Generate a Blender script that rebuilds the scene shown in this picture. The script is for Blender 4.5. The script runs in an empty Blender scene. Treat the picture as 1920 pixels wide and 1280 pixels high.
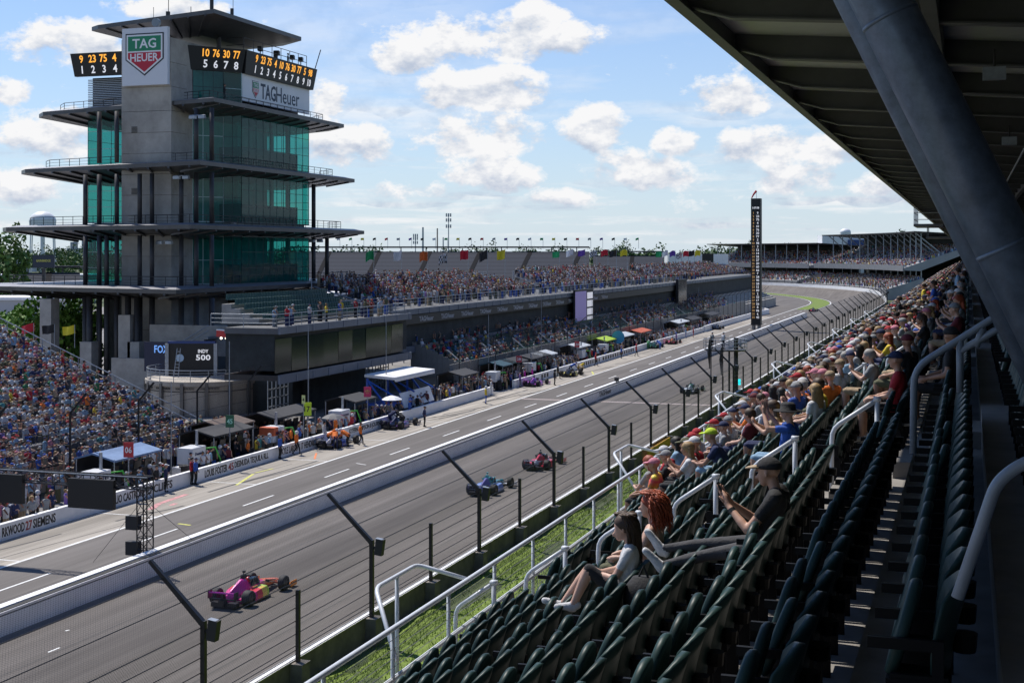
import bpy, bmesh, math, random
import numpy as np
from mathutils import Vector, Matrix
random.seed(7); rng = np.random.default_rng(7)
scene = bpy.context.scene
col = scene.collection
R = math.radians
# ------------------------------------------------------------------ camera
TH = math.atan(856/2600.0); CT, ST = math.cos(TH), math.sin(TH)
F = 2600.0; CX, CY = 960.0, 474.0; EYE = Vector((0, 0, 15.0))
cam = bpy.data.cameras.new('camera'); camo = bpy.data.objects.new('camera', cam); col.objects.link(camo)
cam.sensor_width = 36; cam.lens = F/1920*36; cam.shift_y = -(640-CY)/1920
cam.clip_start = 0.2; cam.clip_end = 9000
camo.location = EYE; camo.rotation_euler = (R(90), 0, TH)
scene.camera = camo
scene.render.resolution_x = 1024; scene.render.resolution_y = 682
# ------------------------------------------------------------------ sun, sky, exposure
SUN_EL = R(57); SUN_DIR = Vector((-0.84, 0.54, 0)).normalized()   # horizontal direction towards the sun
sun = bpy.data.lights.new('sun', 'SUN'); suno = bpy.data.objects.new('sun', sun); col.objects.link(suno)
sun.energy = 4.7; sun.angle = R(0.53); sun.color = (1.0, 0.95, 0.88)
sv = Vector((SUN_DIR.x*math.cos(SUN_EL), SUN_DIR.y*math.cos(SUN_EL), math.sin(SUN_EL)))
suno.rotation_euler = sv.to_track_quat('Z', 'Y').to_euler(); suno.location = (0, 0, 60)
scene.view_settings.view_transform = 'Standard'; scene.view_settings.look = 'None'
scene.view_settings.exposure = 0.12; scene.view_settings.gamma = 1.0
scene.view_settings.use_curve_mapping = False

def make_world():
    w = bpy.data.worlds.new('World'); scene.world = w; w.use_nodes = True
    nt = w.node_tree; N = nt.nodes; L = nt.links
    for n in list(N): N.remove(n)
    out = N.new('ShaderNodeOutputWorld'); bg = N.new('ShaderNodeBackground'); L.new(bg.outputs[0], out.inputs[0])
    bg.inputs[1].default_value = 0.09
    sky = N.new('ShaderNodeTexSky'); sky.sky_type = 'NISHITA'; sky.sun_disc = False
    sky.sun_elevation = SUN_EL; sky.sun_rotation = math.atan2(sv.x, sv.y)
    sky.altitude = 100; sky.air_density = 1.0; sky.dust_density = 0.0; sky.ozone_density = 3.0
    tc = N.new('ShaderNodeTexCoord'); sep = N.new('ShaderNodeSeparateXYZ'); L.new(tc.outputs['Generated'], sep.inputs[0])
    def m(op, a, b=None, c=None, clamp=False):
        n = N.new('ShaderNodeMath'); n.operation = op; n.use_clamp = clamp
        for i, v in enumerate((a, b, c)):
            if v is None: continue
            if hasattr(v, 'is_output'): L.new(v, n.inputs[i])
            else: n.inputs[i].default_value = v
        return n.outputs[0]
    X, Y, Z = sep.outputs
    az = m('ARCTAN2', X, Y)
    hor = m('SQRT', m('ADD', m('MULTIPLY', X, X), m('MULTIPLY', Y, Y)))
    el = m('DIVIDE', Z, m('MAXIMUM', hor, 0.02))
    # cumulus seen in the photograph: (px, py, half width, half height)
    clouds = [(905, 70, 200, 42), (760, 100, 75, 30), (905, 165, 118, 42), (890, 258, 140, 42), (1365, 182, 92, 30), (1470, 280, 140, 34),
              (1110, 240, 66, 42), (130, 78, 105, 36), (95, 250, 90, 46), (320, 12, 110, 20), (610, 185, 44, 36), (650, 270, 85, 42),
              (760, 360, 90, 22), (930, 325, 95, 30), (1270, 268, 50, 24), (1215, 325, 125, 28), (1060, 372, 75, 18), (1500, 335, 90, 34),
              (1630, 350, 60, 26), (20, 170, 40, 24), (40, 340, 70, 34), (1010, 25, 60, 26), (1180, 300, 60, 20), (1040, 75, 70, 22)]
    boost = None; num = None; den_ = None
    for (px, py, hw, hh) in clouds:
        a0 = math.atan((px-CX)/F) - TH; e0 = (CY-py)/F*math.cos(math.atan((px-CX)/F))
        da = m('DIVIDE', m('SUBTRACT', az, a0), hw/F*1.28); de = m('DIVIDE', m('SUBTRACT', el, e0), hh/F*1.5)
        d = m('ADD', m('MULTIPLY', da, da), m('MULTIPLY', de, de))
        b = m('SUBTRACT', 1.0, d, clamp=True)
        boost = b if boost is None else m('MAXIMUM', boost, b)
        bd_ = m('MULTIPLY', b, de); num = bd_ if num is None else m('ADD', num, bd_); den_ = b if den_ is None else m('ADD', den_, b)
    def noise(scale, zs, det, dz=0.0, rough=0.55):
        mp = N.new('ShaderNodeMapping'); L.new(tc.outputs['Generated'], mp.inputs[0])
        mp.inputs['Scale'].default_value = (scale, scale, scale*zs); mp.inputs['Location'].default_value = (3.1, 1.7, dz*scale*zs)
        n = N.new('ShaderNodeTexNoise'); n.inputs['Scale'].default_value = 1.0; n.inputs['Detail'].default_value = det
        n.inputs['Roughness'].default_value = rough; L.new(mp.outputs[0], n.inputs['Vector']); return n.outputs['Fac']
    # small flat clouds all round, getting denser and thinner towards the horizon
    cmb = N.new('ShaderNodeCombineXYZ'); den = m('ADD', m('MAXIMUM', Z, 0.0), 0.055)
    L.new(m('DIVIDE', X, den), cmb.inputs[0]); L.new(m('DIVIDE', Y, den), cmb.inputs[1])
    fn = N.new('ShaderNodeTexNoise'); fn.inputs['Scale'].default_value = 0.62; fn.inputs['Detail'].default_value = 6; fn.inputs['Roughness'].default_value = 0.6
    L.new(cmb.outputs[0], fn.inputs['Vector'])
    n1 = noise(26, 1.6, 8, 0, 0.64); n2 = noise(26, 1.6, 4, 0.010, 0.6)
    base = m('ADD', m('MULTIPLY', boost, 0.74), m('MULTIPLY', m('SUBTRACT', n1, 0.5), 2.3))
    up = m('ADD', m('MULTIPLY', boost, 0.74), m('MULTIPLY', m('SUBTRACT', n2, 0.5), 2.3))
    mask = m('MULTIPLY', m('SUBTRACT', base, 0.25), 3.4, clamp=True)
    lowm = m('MULTIPLY', m('SUBTRACT', fn.outputs['Fac'], 0.485), 5.0, clamp=True)
    lowm = m('MULTIPLY', lowm, 0.95)
    lowm = m('MULTIPLY', lowm, m('SUBTRACT', 1.25, m('MULTIPLY', el, 5.0), clamp=True))
    mask = m('MAXIMUM', mask, lowm)
    mask = m('MULTIPLY', mask, m('MULTIPLY', Z, 60, clamp=True))
    vert = m('DIVIDE', num, m('MAXIMUM', den_, 0.08))
    sh = m('ADD', m('MULTIPLY', m('SUBTRACT', base, up), 0.9), m('ADD', 0.80, m('MULTIPLY', vert, 0.42)), clamp=True)
    ramp = N.new('ShaderNodeValToRGB'); L.new(sh, ramp.inputs[0])
    ramp.color_ramp.elements[0].position = 0.35; ramp.color_ramp.elements[0].color = (5.2, 5.9, 7.2, 1)
    ramp.color_ramp.elements[1].position = 0.9; ramp.color_ramp.elements[1].color = (9.6, 9.6, 9.7, 1)
    # air light: the clear sky pales towards the horizon
    tn = N.new('ShaderNodeMix'); tn.data_type = 'RGBA'; tn.blend_type = 'MULTIPLY'; tn.inputs['Factor'].default_value = 1; L.new(sky.outputs[0], tn.inputs['A']); tn.inputs['B'].default_value = (0.95, 1.10, 1.36, 1)
    hz = N.new('ShaderNodeMix'); hz.data_type = 'RGBA'; L.new(tn.outputs['Result'], hz.inputs['A']); hz.inputs['B'].default_value = (6.4, 7.4, 8.3, 1)
    L.new(m('MULTIPLY', m('POWER', 2.718, m('MULTIPLY', m('MAXIMUM', el, 0.0), -7.5)), 0.92), hz.inputs['Factor'])
    mix = N.new('ShaderNodeMix'); mix.data_type = 'RGBA'
    L.new(mask, mix.inputs['Factor']); L.new(hz.outputs['Result'], mix.inputs['A']); L.new(ramp.outputs[0], mix.inputs['B'])
    L.new(mix.outputs['Result'], bg.inputs[0])
make_world()
scene.world.cycles.sampling_method = 'MANUAL'; scene.world.cycles.sample_map_resolution = 512
cy = scene.cycles; cy.max_bounces = 6; cy.diffuse_bounces = 2; cy.glossy_bounces = 2; cy.transmission_bounces = 3; cy.transparent_max_bounces = 8
cy.caustics_reflective = False; cy.caustics_refractive = False; cy.use_denoising = True
# ------------------------------------------------------------------ pixel -> place
FWD = Vector((-ST, CT, 0)); RGT = Vector((CT, ST, 0)); UP = Vector((0, 0, 1))
def ray(px, py): return FWD + RGT*((px-CX)/F) + UP*((CY-py)/F)
def onX(px, py, x): d = ray(px, py); return EYE + d*((x-EYE.x)/d.x)
def onY(px, py, y): d = ray(px, py); return EYE + d*((y-EYE.y)/d.y)
def onZ(px, py, z): d = ray(px, py); return EYE + d*((z-EYE.z)/d.z)
def zc(p): return (Vector(p)-EYE).dot(FWD)
def proj(p):
    d = Vector(p)-EYE; c = d.dot(FWD)
    return (CX+F*d.dot(RGT)/c, CY-F*d.z/c)
# ------------------------------------------------------------------ materials
MATS = {}
def mat(name, c, rough=0.6, metal=0.0, var=0.0, scale=3.0, bump=0.0, emit=None, spec=0.5, stretch=None, coat=0.0, alpha=None):
    if name in MATS: return MATS[name]
    M = bpy.data.materials.new(name); M.use_nodes = True; MATS[name] = M
    nt = M.node_tree; b = nt.nodes['Principled BSDF']
    b.inputs['Base Color'].default_value = (*c, 1); b.inputs['Roughness'].default_value = rough; b.inputs['Metallic'].default_value = metal
    b.inputs['Specular IOR Level'].default_value = spec; b.inputs['Coat Weight'].default_value = coat
    if emit: b.inputs['Emission Color'].default_value = (*emit[:3], 1); b.inputs['Emission Strength'].default_value = emit[3]
    if var or bump:
        tc = nt.nodes.new('ShaderNodeTexCoord'); mp = nt.nodes.new('ShaderNodeMapping'); nt.links.new(tc.outputs['Object'], mp.inputs[0])
        if stretch: mp.inputs['Scale'].default_value = stretch
        n = nt.nodes.new('ShaderNodeTexNoise'); n.inputs['Scale'].default_value = scale; n.inputs['Detail'].default_value = 6; n.inputs['Roughness'].default_value = 0.65
        nt.links.new(mp.outputs[0], n.inputs['Vector'])
        if var:
            r = nt.nodes.new('ShaderNodeMapRange'); r.inputs['From Min'].default_value = 0.3; r.inputs['From Max'].default_value = 0.7
            r.inputs['To Min'].default_value = 1-var; r.inputs['To Max'].default_value = 1+var; nt.links.new(n.outputs['Fac'], r.inputs['Value'])
            mx = nt.nodes.new('ShaderNodeMix'); mx.data_type = 'RGBA'; mx.blend_type = 'MULTIPLY'; mx.inputs['Factor'].default_value = 1
            mx.inputs['A'].default_value = (*c, 1); nt.links.new(r.outputs[0], mx.inputs['B']); nt.links.new(mx.outputs['Result'], b.inputs['Base Color'])
        if bump:
            bp = nt.nodes.new('ShaderNodeBump'); bp.inputs['Strength'].default_value = bump; bp.inputs['Distance'].default_value = 0.02
            nt.links.new(n.outputs['Fac'], bp.inputs['Height']); nt.links.new(bp.outputs[0], b.inputs['Normal'])
    return M
def attr_mat(name, rough=0.8):
    if name in MATS: return MATS[name]
    M = bpy.data.materials.new(name); M.use_nodes = True; MATS[name] = M
    nt = M.node_tree; b = nt.nodes['Principled BSDF']; b.inputs['Roughness'].default_value = rough
    a = nt.nodes.new('ShaderNodeAttribute'); a.attribute_name = 'col'; nt.links.new(a.outputs['Color'], b.inputs['Base Color'])
    return M
def asphalt(name, c, var, groove=None, fine=1.0):
    M = bpy.data.materials.new(name); M.use_nodes = True; MATS[name] = M
    nt = M.node_tree; N = nt.nodes; L = nt.links; b = N['Principled BSDF']; b.inputs['Roughness'].default_value = 0.9; b.inputs['Specular IOR Level'].default_value = 0.08
    tc = N.new('ShaderNodeTexCoord')
    def nz(sc, st, det=5, ro=0.6):
        mp = N.new('ShaderNodeMapping'); mp.inputs['Scale'].default_value = st; L.new(tc.outputs['Object'], mp.inputs[0])
        n = N.new('ShaderNodeTexNoise'); n.inputs['Scale'].default_value = sc; n.inputs['Detail'].default_value = det; n.inputs['Roughness'].default_value = ro
        L.new(mp.outputs[0], n.inputs['Vector']); return n.outputs['Fac']
    def rng_(v, a, bb, lo=0.3, hi=0.7):
        r = N.new('ShaderNodeMapRange'); r.inputs['From Min'].default_value = lo; r.inputs['From Max'].default_value = hi
        r.inputs['To Min'].default_value = a; r.inputs['To Max'].default_value = bb; L.new(v, r.inputs['Value']); return r.outputs[0]
    def mul(a, bb):
        n = N.new('ShaderNodeMath'); n.operation = 'MULTIPLY'; L.new(a, n.inputs[0]); L.new(bb, n.inputs[1]); return n.outputs[0]
    v = mul(rng_(nz(1.0, (1.6, 0.02, 1)), 1-var, 1+var), rng_(nz(1.0, (0.25, 0.06, 1), 3), 1-var*0.7, 1+var*0.7))
    v = mul(v, rng_(nz(18*fine, (1, 1, 1), 3), 0.88, 1.12))
    v = mul(v, rng_(nz(0.5, (6, 0.06, 1), 2), 0.93, 1.05))
    if groove:      # rubbered-in racing line
        sp = N.new('ShaderNodeSeparateXYZ'); L.new(tc.outputs['Object'], sp.inputs[0])
        def mm(op, a, bb=None):
            n = N.new('ShaderNodeMath'); n.operation = op
            for i, q in enumerate((a, bb)):
                if q is None: continue
                if hasattr(q, 'is_output'): L.new(q, n.inputs[i])
                else: n.inputs[i].default_value = q
            return n.outputs[0]
        t = mm('DIVIDE', mm('SUBTRACT', sp.outputs[0], groove[0]), groove[1]); g = mm('POWER', 2.718, mm('MULTIPLY', mm('MULTIPLY', t, t), -1.0))
        v = mul(v, mm('SUBTRACT', 1.0, mm('MULTIPLY', g, 0.24)))
    mx = N.new('ShaderNodeMix'); mx.data_type = 'RGBA'; mx.blend_type = 'MULTIPLY'; mx.inputs['Factor'].default_value = 1
    mx.inputs['A'].default_value = (*c, 1); L.new(v, mx.inputs['B']); L.new(mx.outputs['Result'], b.inputs['Base Color'])
    bp = N.new('ShaderNodeBump'); bp.inputs['Strength'].default_value = 0.25; bp.inputs['Distance'].default_value = 0.01
    L.new(nz(60, (1, 1, 1), 2), bp.inputs['Height']); L.new(bp.outputs[0], b.inputs['Normal'])
    return M
# ------------------------------------------------------------------ mesh building
class MB:
    def __init__(s): s.v = []; s.f = []; s.m = []
    def add(s, vs, fs, m=0):
        o = len(s.v); s.v += [tuple(v) for v in vs]; s.f += [tuple(i+o for i in f) for f in fs]; s.m += [m]*len(fs); return s
    def box(s, x0, x1, y0, y1, z0, z1, m=0):
        vs = [(x, y, z) for z in (z0, z1) for y in (y0, y1) for x in (x0, x1)]
        return s.add(vs, [(0, 2, 3, 1), (4, 5, 7, 6), (0, 1, 5, 4), (2, 6, 7, 3), (0, 4, 6, 2), (1, 3, 7, 5)], m)
    def obox(s, c, sx, sy, sz, rz=0.0, m=0, rx=0.0, ry=0.0):
        M = Matrix.Translation(c) @ Matrix.Rotation(rz, 4, 'Z') @ Matrix.Rotation(ry, 4, 'Y') @ Matrix.Rotation(rx, 4, 'X')
        vs = [M @ Vector((x*sx/2, y*sy/2, z*sz/2)) for z in (-1, 1) for y in (-1, 1) for x in (-1, 1)]
        return s.add(vs, [(0, 2, 3, 1), (4, 5, 7, 6), (0, 1, 5, 4), (2, 6, 7, 3), (0, 4, 6, 2), (1, 3, 7, 5)], m)
    def quad(s, a, b, c, d, m=0): return s.add([a, b, c, d], [(0, 1, 2, 3)], m)
    def beam(s, p, q, w, h=None, m=0):       # square bar from p to q
        return s.tube(p, q, w/2*1.414, None, 4, m, math.pi/4)
    def tube(s, p, q, r, r2=None, n=8, m=0, ph=0.0):
        p = Vector(p); q = Vector(q); r2 = r if r2 is None else r2
        d = (q-p); 
        if d.length < 1e-6: return s
        d.normalize(); a = d.orthogonal() if abs(d.z) > 0.99 else Vector((0, 0, 1)).cross(d); a.normalize(); b = d.cross(a)
        vs = []
        for (c, rr) in ((p, r), (q, r2)):
            for i in range(n):
                t = 2*math.pi*i/n+ph; vs.append(c + a*math.cos(t)*rr + b*math.sin(t)*rr)
        fs = [(i, (i+1) % n, n+(i+1) % n, n+i) for i in range(n)] + [tuple(range(n-1, -1, -1)), tuple(range(n, 2*n))]
        return s.add(vs, fs, m)
    def path(s, pts, r, n=8, m=0):
        pts = [Vector(p) for p in pts]; rings = []
        for i, p in enumerate(pts):
            d = (pts[min(i+1, len(pts)-1)]-pts[max(i-1, 0)]).normalized()
            a = Vector((0, 0, 1)).cross(d)
            if a.length < 1e-3: a = Vector((0, 1, 0)).cross(d)
            a.normalize(); b = d.cross(a)
            rr = r[i] if isinstance(r, (list, tuple)) else r
            rings.append([p+a*math.cos(2*math.pi*k/n)*rr+b*math.sin(2*math.pi*k/n)*rr for k in range(n)])
        return s.loft(rings, m)
    def loft(s, rings, m=0, cap=True):
        n = len(rings[0]); vs = [p for r in rings for p in r]; fs = []
        for j in range(len(rings)-1):
            for i in range(n): fs.append((j*n+i, j*n+(i+1) % n, (j+1)*n+(i+1) % n, (j+1)*n+i))
        if cap: fs += [tuple(range(n-1, -1, -1)), tuple(range((len(rings)-1)*n, len(rings)*n))]
        return s.add(vs, fs, m)
    def prism(s, poly, z0, z1, m=0):
        n = len(poly); vs = [(p[0], p[1], z0) for p in poly]+[(p[0], p[1], z1) for p in poly]
        return s.add(vs, [tuple(range(n-1, -1, -1)), tuple(range(n, 2*n))]+[(i, (i+1) % n, n+(i+1) % n, n+i) for i in range(n)], m)
    def ball(s, c, rx, ry, rz, m=0, nu=10, nv=6):
        vs = [(c[0], c[1], c[2]+rz)]; fs = []
        for j in range(1, nv):
            t = math.pi*j/nv
            for i in range(nu):
                a = 2*math.pi*i/nu; vs.append((c[0]+rx*math.sin(t)*math.cos(a), c[1]+ry*math.sin(t)*math.sin(a), c[2]+rz*math.cos(t)))
        vs.append((c[0], c[1], c[2]-rz)); last = len(vs)-1
        for i in range(nu):
            fs.append((0, 1+i, 1+(i+1) % nu)); fs.append((last, 1+(nv-2)*nu+(i+1) % nu, 1+(nv-2)*nu+i))
            for j in range(nv-2): fs.append((1+j*nu+i, 1+(j+1)*nu+i, 1+(j+1)*nu+(i+1) % nu, 1+j*nu+(i+1) % nu))
        return s.add(vs, fs, m)
    def mesh(s, name, mats, smooth=False):
        me = bpy.data.meshes.new(name); me.from_pydata(s.v, [], s.f)
        for m_ in (mats if isinstance(mats, (list, tuple)) else [mats]): me.materials.append(m_)
        if any(s.m): me.polygons.foreach_set('material_index', s.m)
        if smooth: me.polygons.foreach_set('use_smooth', [True]*len(s.f))
        me.update(); return me
    def build(s, name, mats, parent=None, smooth=False, fix=True):
        me = s.mesh(name, mats, smooth)
        if fix:
            bm = bmesh.new(); bm.from_mesh(me); bmesh.ops.recalc_face_normals(bm, faces=bm.faces); bm.to_mesh(me); bm.free()
        return link(name, me, parent)
def link(name, me, parent=None, loc=None, rz=None):
    o = bpy.data.objects.new(name, me); col.objects.link(o)
    if parent is not None: o.parent = parent
    if loc is not None: o.location = loc
    if rz is not None: o.rotation_euler = (0, 0, rz)
    return o
def tag(o, label=None, cat=None, group=None, kind=None):
    if label: o['label'] = label
    if cat: o['category'] = cat
    if group: o['group'] = group
    if kind: o['kind'] = kind
    return o
def thing(name, label, cat, loc=(0, 0, 0), rz=0.0, group=None):
    o = link(name, None, None, loc, rz); return tag(o, label, cat, group)
def dup(o, parent=None):
    c = o.copy(); col.objects.link(c); c.parent = parent
    for ch in o.children: dup(ch, c)
    return c
TXT = {}
def text_mesh(s, bold=False, sx=1.0, ext=0.01):
    key = (s, bold, sx, ext)
    if key in TXT: return TXT[key]
    cu = bpy.data.curves.new('t', 'FONT'); cu.body = s; cu.align_x = 'CENTER'; cu.align_y = 'CENTER'; cu.size = 1.0; cu.extrude = ext; cu.resolution_u = 2
    if bold: cu.offset = 0.018
    o = bpy.data.objects.new('t', cu); col.objects.link(o)
    dg = bpy.context.evaluated_depsgraph_get(); me = bpy.data.meshes.new_from_object(o.evaluated_get(dg))
    bpy.data.objects.remove(o)
    n = len(me.vertices); co = np.empty(n*3, 'f'); me.vertices.foreach_get('co', co); co = co.reshape(-1, 3)
    if n: co[:, 0] = (co[:, 0]-(co[:, 0].min()+co[:, 0].max())/2)*sx; co[:, 1] -= (co[:, 1].min()+co[:, 1].max())/2
    h = float(np.ptp(co[:, 1])) if n else 1; w = float(np.ptp(co[:, 0])) if n else 1
    me.vertices.foreach_set('co', co.ravel()); me.update(); TXT[key] = (me, w, h); return TXT[key]
def text(name, s, material, parent, p, right, up, height, width=None, bold=True, ext=0.012):
    """lettering: centre p, along 'right', up vector 'up'; height = cap height in metres, width = whole width (squeezes)"""
    me, w, h = text_mesh(s, bold)
    me = me.copy(); me.materials.clear(); me.materials.append(material)
    right = Vector(right).normalized(); up = Vector(up).normalized(); nrm = right.cross(up)
    sy = height/h; sx = (width/w) if width else sy
    o = link(name, me, parent)
    M = Matrix(((right.x*sx, up.x*sy, nrm.x, p[0]), (right.y*sx, up.y*sy, nrm.y, p[1]), (right.z*sx, up.z*sy, nrm.z, p[2]), (0, 0, 0, 1)))
    if parent is not None: M = parent_inv(parent) @ M
    o.matrix_local = M
    return o
def parent_inv(p):
    M = Matrix.Identity(4)
    q = p
    while q is not None: M = q.matrix_basis @ M; q = q.parent
    return M.inverted()
# common materials
WHITE = mat('white_paint', (0.8, 0.8, 0.8), 0.5, var=0.08, scale=1.5)
BLACK = mat('black_paint', (0.012, 0.012, 0.013), 0.5)
STEEL = mat('galvanised_steel', (0.33, 0.36, 0.40), 0.45, 0.6, var=0.2, scale=6)
DSTEEL = mat('dark_bronze_steel', (0.045, 0.042, 0.042), 0.5, 0.2, var=0.25, scale=2)
CONC = mat('concrete', (0.36, 0.34, 0.31), 0.85, var=0.22, scale=0.8, bump=0.2)
CONCD = mat('weathered_concrete', (0.2, 0.18, 0.155), 0.9, var=0.35, scale=1.2, bump=0.3)
# ================================================================== SETTING
RO = 256.0; XC = -22.3-RO; YC = 400.0
def tp(d, s, z=0.0):
    """point d metres inside the outer wall, s metres along the front straight and round turn one"""
    if s <= YC: return Vector((-22.3-d, s, z))
    ph = (s-YC)/RO; r = RO-d; k = min(1.0, ph/0.26); k = k*k*(3-2*k)
    b = max(0.0, min(13.6, 13.6-d))*0.16*k
    return Vector((XC+r*math.cos(ph), YC+r*math.sin(ph), b+z))
def svals(s0, s1, step=12.0):
    v = [s0]; 
    while v[-1] < s1-1e-6: v.append(min(s1, (YC if v[-1] < YC <= v[-1]+60 else v[-1]+60) if v[-1] < YC else v[-1]+step))
    return v
def strip(name, d0, d1, s0, s1, z, material, kind='structure', nd=1, parent=None):
    sv_ = svals(s0, s1); b = MB()
    for i in range(len(sv_)-1):
        for j in range(nd):
            a = d0+(d1-d0)*j/nd; c = d0+(d1-d0)*(j+1)/nd
            b.quad(tp(a, sv_[i], z), tp(a, sv_[i+1], z), tp(c, sv_[i+1], z), tp(c, sv_[i], z))
    o = b.build(name, material, parent)
    if kind: o['kind'] = kind
    return o
GRASSFAR = mat('dry_infield_grass', (0.075, 0.10, 0.035), 0.9, var=0.35, scale=0.05)
b = MB(); b.quad((-4000, -600, -0.06), (4000, -600, -0.06), (4000, 6000, -0.06), (-4000, 6000, -0.06)); tag(b.build('ground', GRASSFAR), kind='structure')
TRK = asphalt('track_asphalt', (0.165, 0.150, 0.138), 0.18, groove=(-30.2, 2.6))
PIT = asphalt('pit_lane_asphalt', (0.160, 0.148, 0.139), 0.17)
APR = asphalt('pit_box_concrete', (0.34, 0.31, 0.27), 0.28)
PLZ = asphalt('plaza_concrete', (0.27, 0.26, 0.25), 0.12)
strip('race_track', -0.1, 13.65, -60, 860, 0.0, TRK, nd=4)
strip('pit_lane', 13.6, 21.5, -60, 470, -0.004, PIT)
strip('pit_boxes', 21.5, 25.5, -60, 330, -0.002, APR)
strip('plaza', 25.5, 240, -60, 330, -0.02, PLZ)
strip('infield_road', 21.5, 36, 330, 800, -0.01, PIT)
strip('turn_apron', 13.6, 21.5, 470, 800, -0.006, PIT)
GRASS = mat('mown_grass', (0.14, 0.20, 0.025), 0.9, var=0.45, scale=2.5, bump=0.8)
strip('turn_grass', 16.0, 21.0, 372, 700, 0.02, GRASS)
# grass strip between the outer wall and the grandstand (uneven sheet)
b = MB(); ys = [-30+i*1.2 for i in range(330)]; xs = [-22.0+i*0.9 for i in range(19)]
def gz(x, y):
    return 0.10*math.sin(y*0.55+x)+0.08*math.sin(y*0.23-1.7*x)+0.06*math.sin(y*1.3+2*x) + 0.15*max(0, (x+20)/9)
vs = [(x, y, gz(x, y)) for y in ys for x in xs]; nx = len(xs)
b.add(vs, [(j*nx+i, j*nx+i+1, (j+1)*nx+i+1, (j+1)*nx+i) for j in range(len(ys)-1) for i in range(nx-1)])
tag(b.build('grass_bank', GRASS, smooth=True), kind='structure')
# grass blades near the rail
GBL = mat('grass_blades', (0.20, 0.29, 0.04), 0.8)
n = 42000; bx = rng.uniform(-21.9, -12.5, n); by = rng.uniform(22, 120, n)**1.0; ha = rng.uniform(0.08, 0.2, n); an = rng.uniform(0, 6.28, n)
V = np.zeros((n*3, 3), 'f'); bz = np.array([gz(x, y) for x, y in zip(bx, by)])
V[0::3] = np.c_[bx-0.02*np.cos(an), by-0.02*np.sin(an), bz]; V[1::3] = np.c_[bx+0.02*np.cos(an), by+0.02*np.sin(an), bz]
V[2::3] = np.c_[bx+rng.normal(0, 0.05, n), by+rng.normal(0, 0.05, n), bz+ha]
me = bpy.data.meshes.new('grass'); me.from_pydata(V.tolist(), [], np.arange(n*3).reshape(-1, 3).tolist()); me.materials.append(GBL)
tag(link('grass', me), 'tufts of bright green grass between wall and railing', 'grass', kind='stuff')
# painted markings ---------------------------------------------------
LINE = mat('line_paint', (0.72, 0.72, 0.70), 0.6, var=0.15, scale=3)
YEL = mat('yellow_paint', (0.55, 0.54, 0.12), 0.7, var=0.35, scale=4); PNK = mat('pink_paint', (0.52, 0.25, 0.25), 0.8, var=0.4, scale=3)
ORG = mat('orange_paint', (0.75, 0.2, 0.06), 0.7, var=0.2, scale=3)
strip('pit_edge_line', 21.42, 21.62, -60, 330, 0.004, LINE)
strip('pit_exit_line', 21.4, 21.65, 330, 640, 0.03, LINE)
strip('grass_edge_line', 15.5, 15.75, 372, 700, 0.03, LINE)
DASH = MB().box(-0.07, 0.07, -1.9, 1.9, 0, 0.004).mesh('lane_dash', LINE)
p0 = onZ(490, 938, 0); 
for k in range(-5, 30):
    tag(link('lane_dash', DASH, None, (-40.9, p0.y+11.0*k, 0.0)), kind='structure')
BOXL = MB().box(-2.1, 2.1, -0.06, 0.06, 0, 0.004).mesh('box_line', LINE)
for (px, py) in ((270, 967), (40, 1052), (430, 905), (590, 863), (708, 825), (805, 790), (1000, 735), (1075, 712), (1175, 684)):
    p = onZ(px, py, 0); tag(link('box_line', BOXL, None, (-45.9, p.y, 0.004)), kind='structure')
for y_ in (232, 248, 264): tag(link('box_line', BOXL, None, (-45.9, y_, 0.004)), kind='structure')
def ground_mark(name, pts, w, m):
    b = MB()
    P = [onZ(x, y, 0.006) for x, y in pts]
    for a, c in zip(P[:-1], P[1:]):
        d = (c-a).normalized(); n_ = Vector((-d.y, d.x, 0))*w/2; b.quad(a-n_, c-n_, c+n_, a+n_)
    tag(b.build(name, m), kind='structure')
ground_mark('yellow_mark', [(443, 909), (475, 888)], 0.2, YEL); ground_mark('yellow_mark', [(478, 886), (512, 878)], 0.16, YEL)
ground_mark('yellow_mark', [(334, 981), (357, 984)], 0.2, YEL); ground_mark('yellow_mark', [(668, 868), (686, 871)], 0.12, LINE)
ground_mark('pink_mark', [(282, 955), (297, 944), (350, 926)], 0.38, PNK); ground_mark('pink_mark', [(320, 947), (330, 943)], 0.3, PNK)
ground_mark('orange_mark', [(590, 860), (593, 849)], 0.14, ORG); ground_mark('yellow_mark', [(1110, 696), (1113, 702)], 0.2, YEL)
ground_mark('white_mark', [(90, 1222), (112, 1213)], 0.1, LINE); ground_mark('white_mark', [(122, 1182), (130, 1180)], 0.1, LINE)
# skid marks: thin dark rubber streaks
RUB = mat('tyre_rubber_streak', (0.085, 0.08, 0.076), 0.85, var=0.2, scale=2)
for k in range(46):
    y0 = rng.uniform(25, 250); x0 = rng.uniform(-47.2, -43.9); ln = rng.uniform(5, 16); w = rng.uniform(0.06, 0.26); dx = rng.uniform(0.4, 2.6)
    b = MB(); nseg = 7
    for i in range(nseg):
        t0, t1 = i/nseg, (i+1)/nseg; f = lambda t: x0+dx*(t*t*(3-2*t)); 
        if f(t1) > -43.7: break
        b.quad((f(t0), y0+ln*t0, 0.003), (f(t1), y0+ln*t1, 0.003), (f(t1)+w, y0+ln*t1, 0.003), (f(t0)+w, y0+ln*t0, 0.003))
    if b.f: tag(b.build('skid_mark', RUB), kind='structure')
SEAM = mat('tar_seam', (0.07, 0.066, 0.062), 0.8, var=0.3, scale=2)
for d_ in (3.4, 6.9, 10.3): strip('tar_seam', d_, d_+0.05, -40, 640, 0.0025, SEAM)
for d_ in (17.2,): strip('tar_seam', d_, d_+0.05, -40, 330, 0.0015, SEAM)
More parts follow.
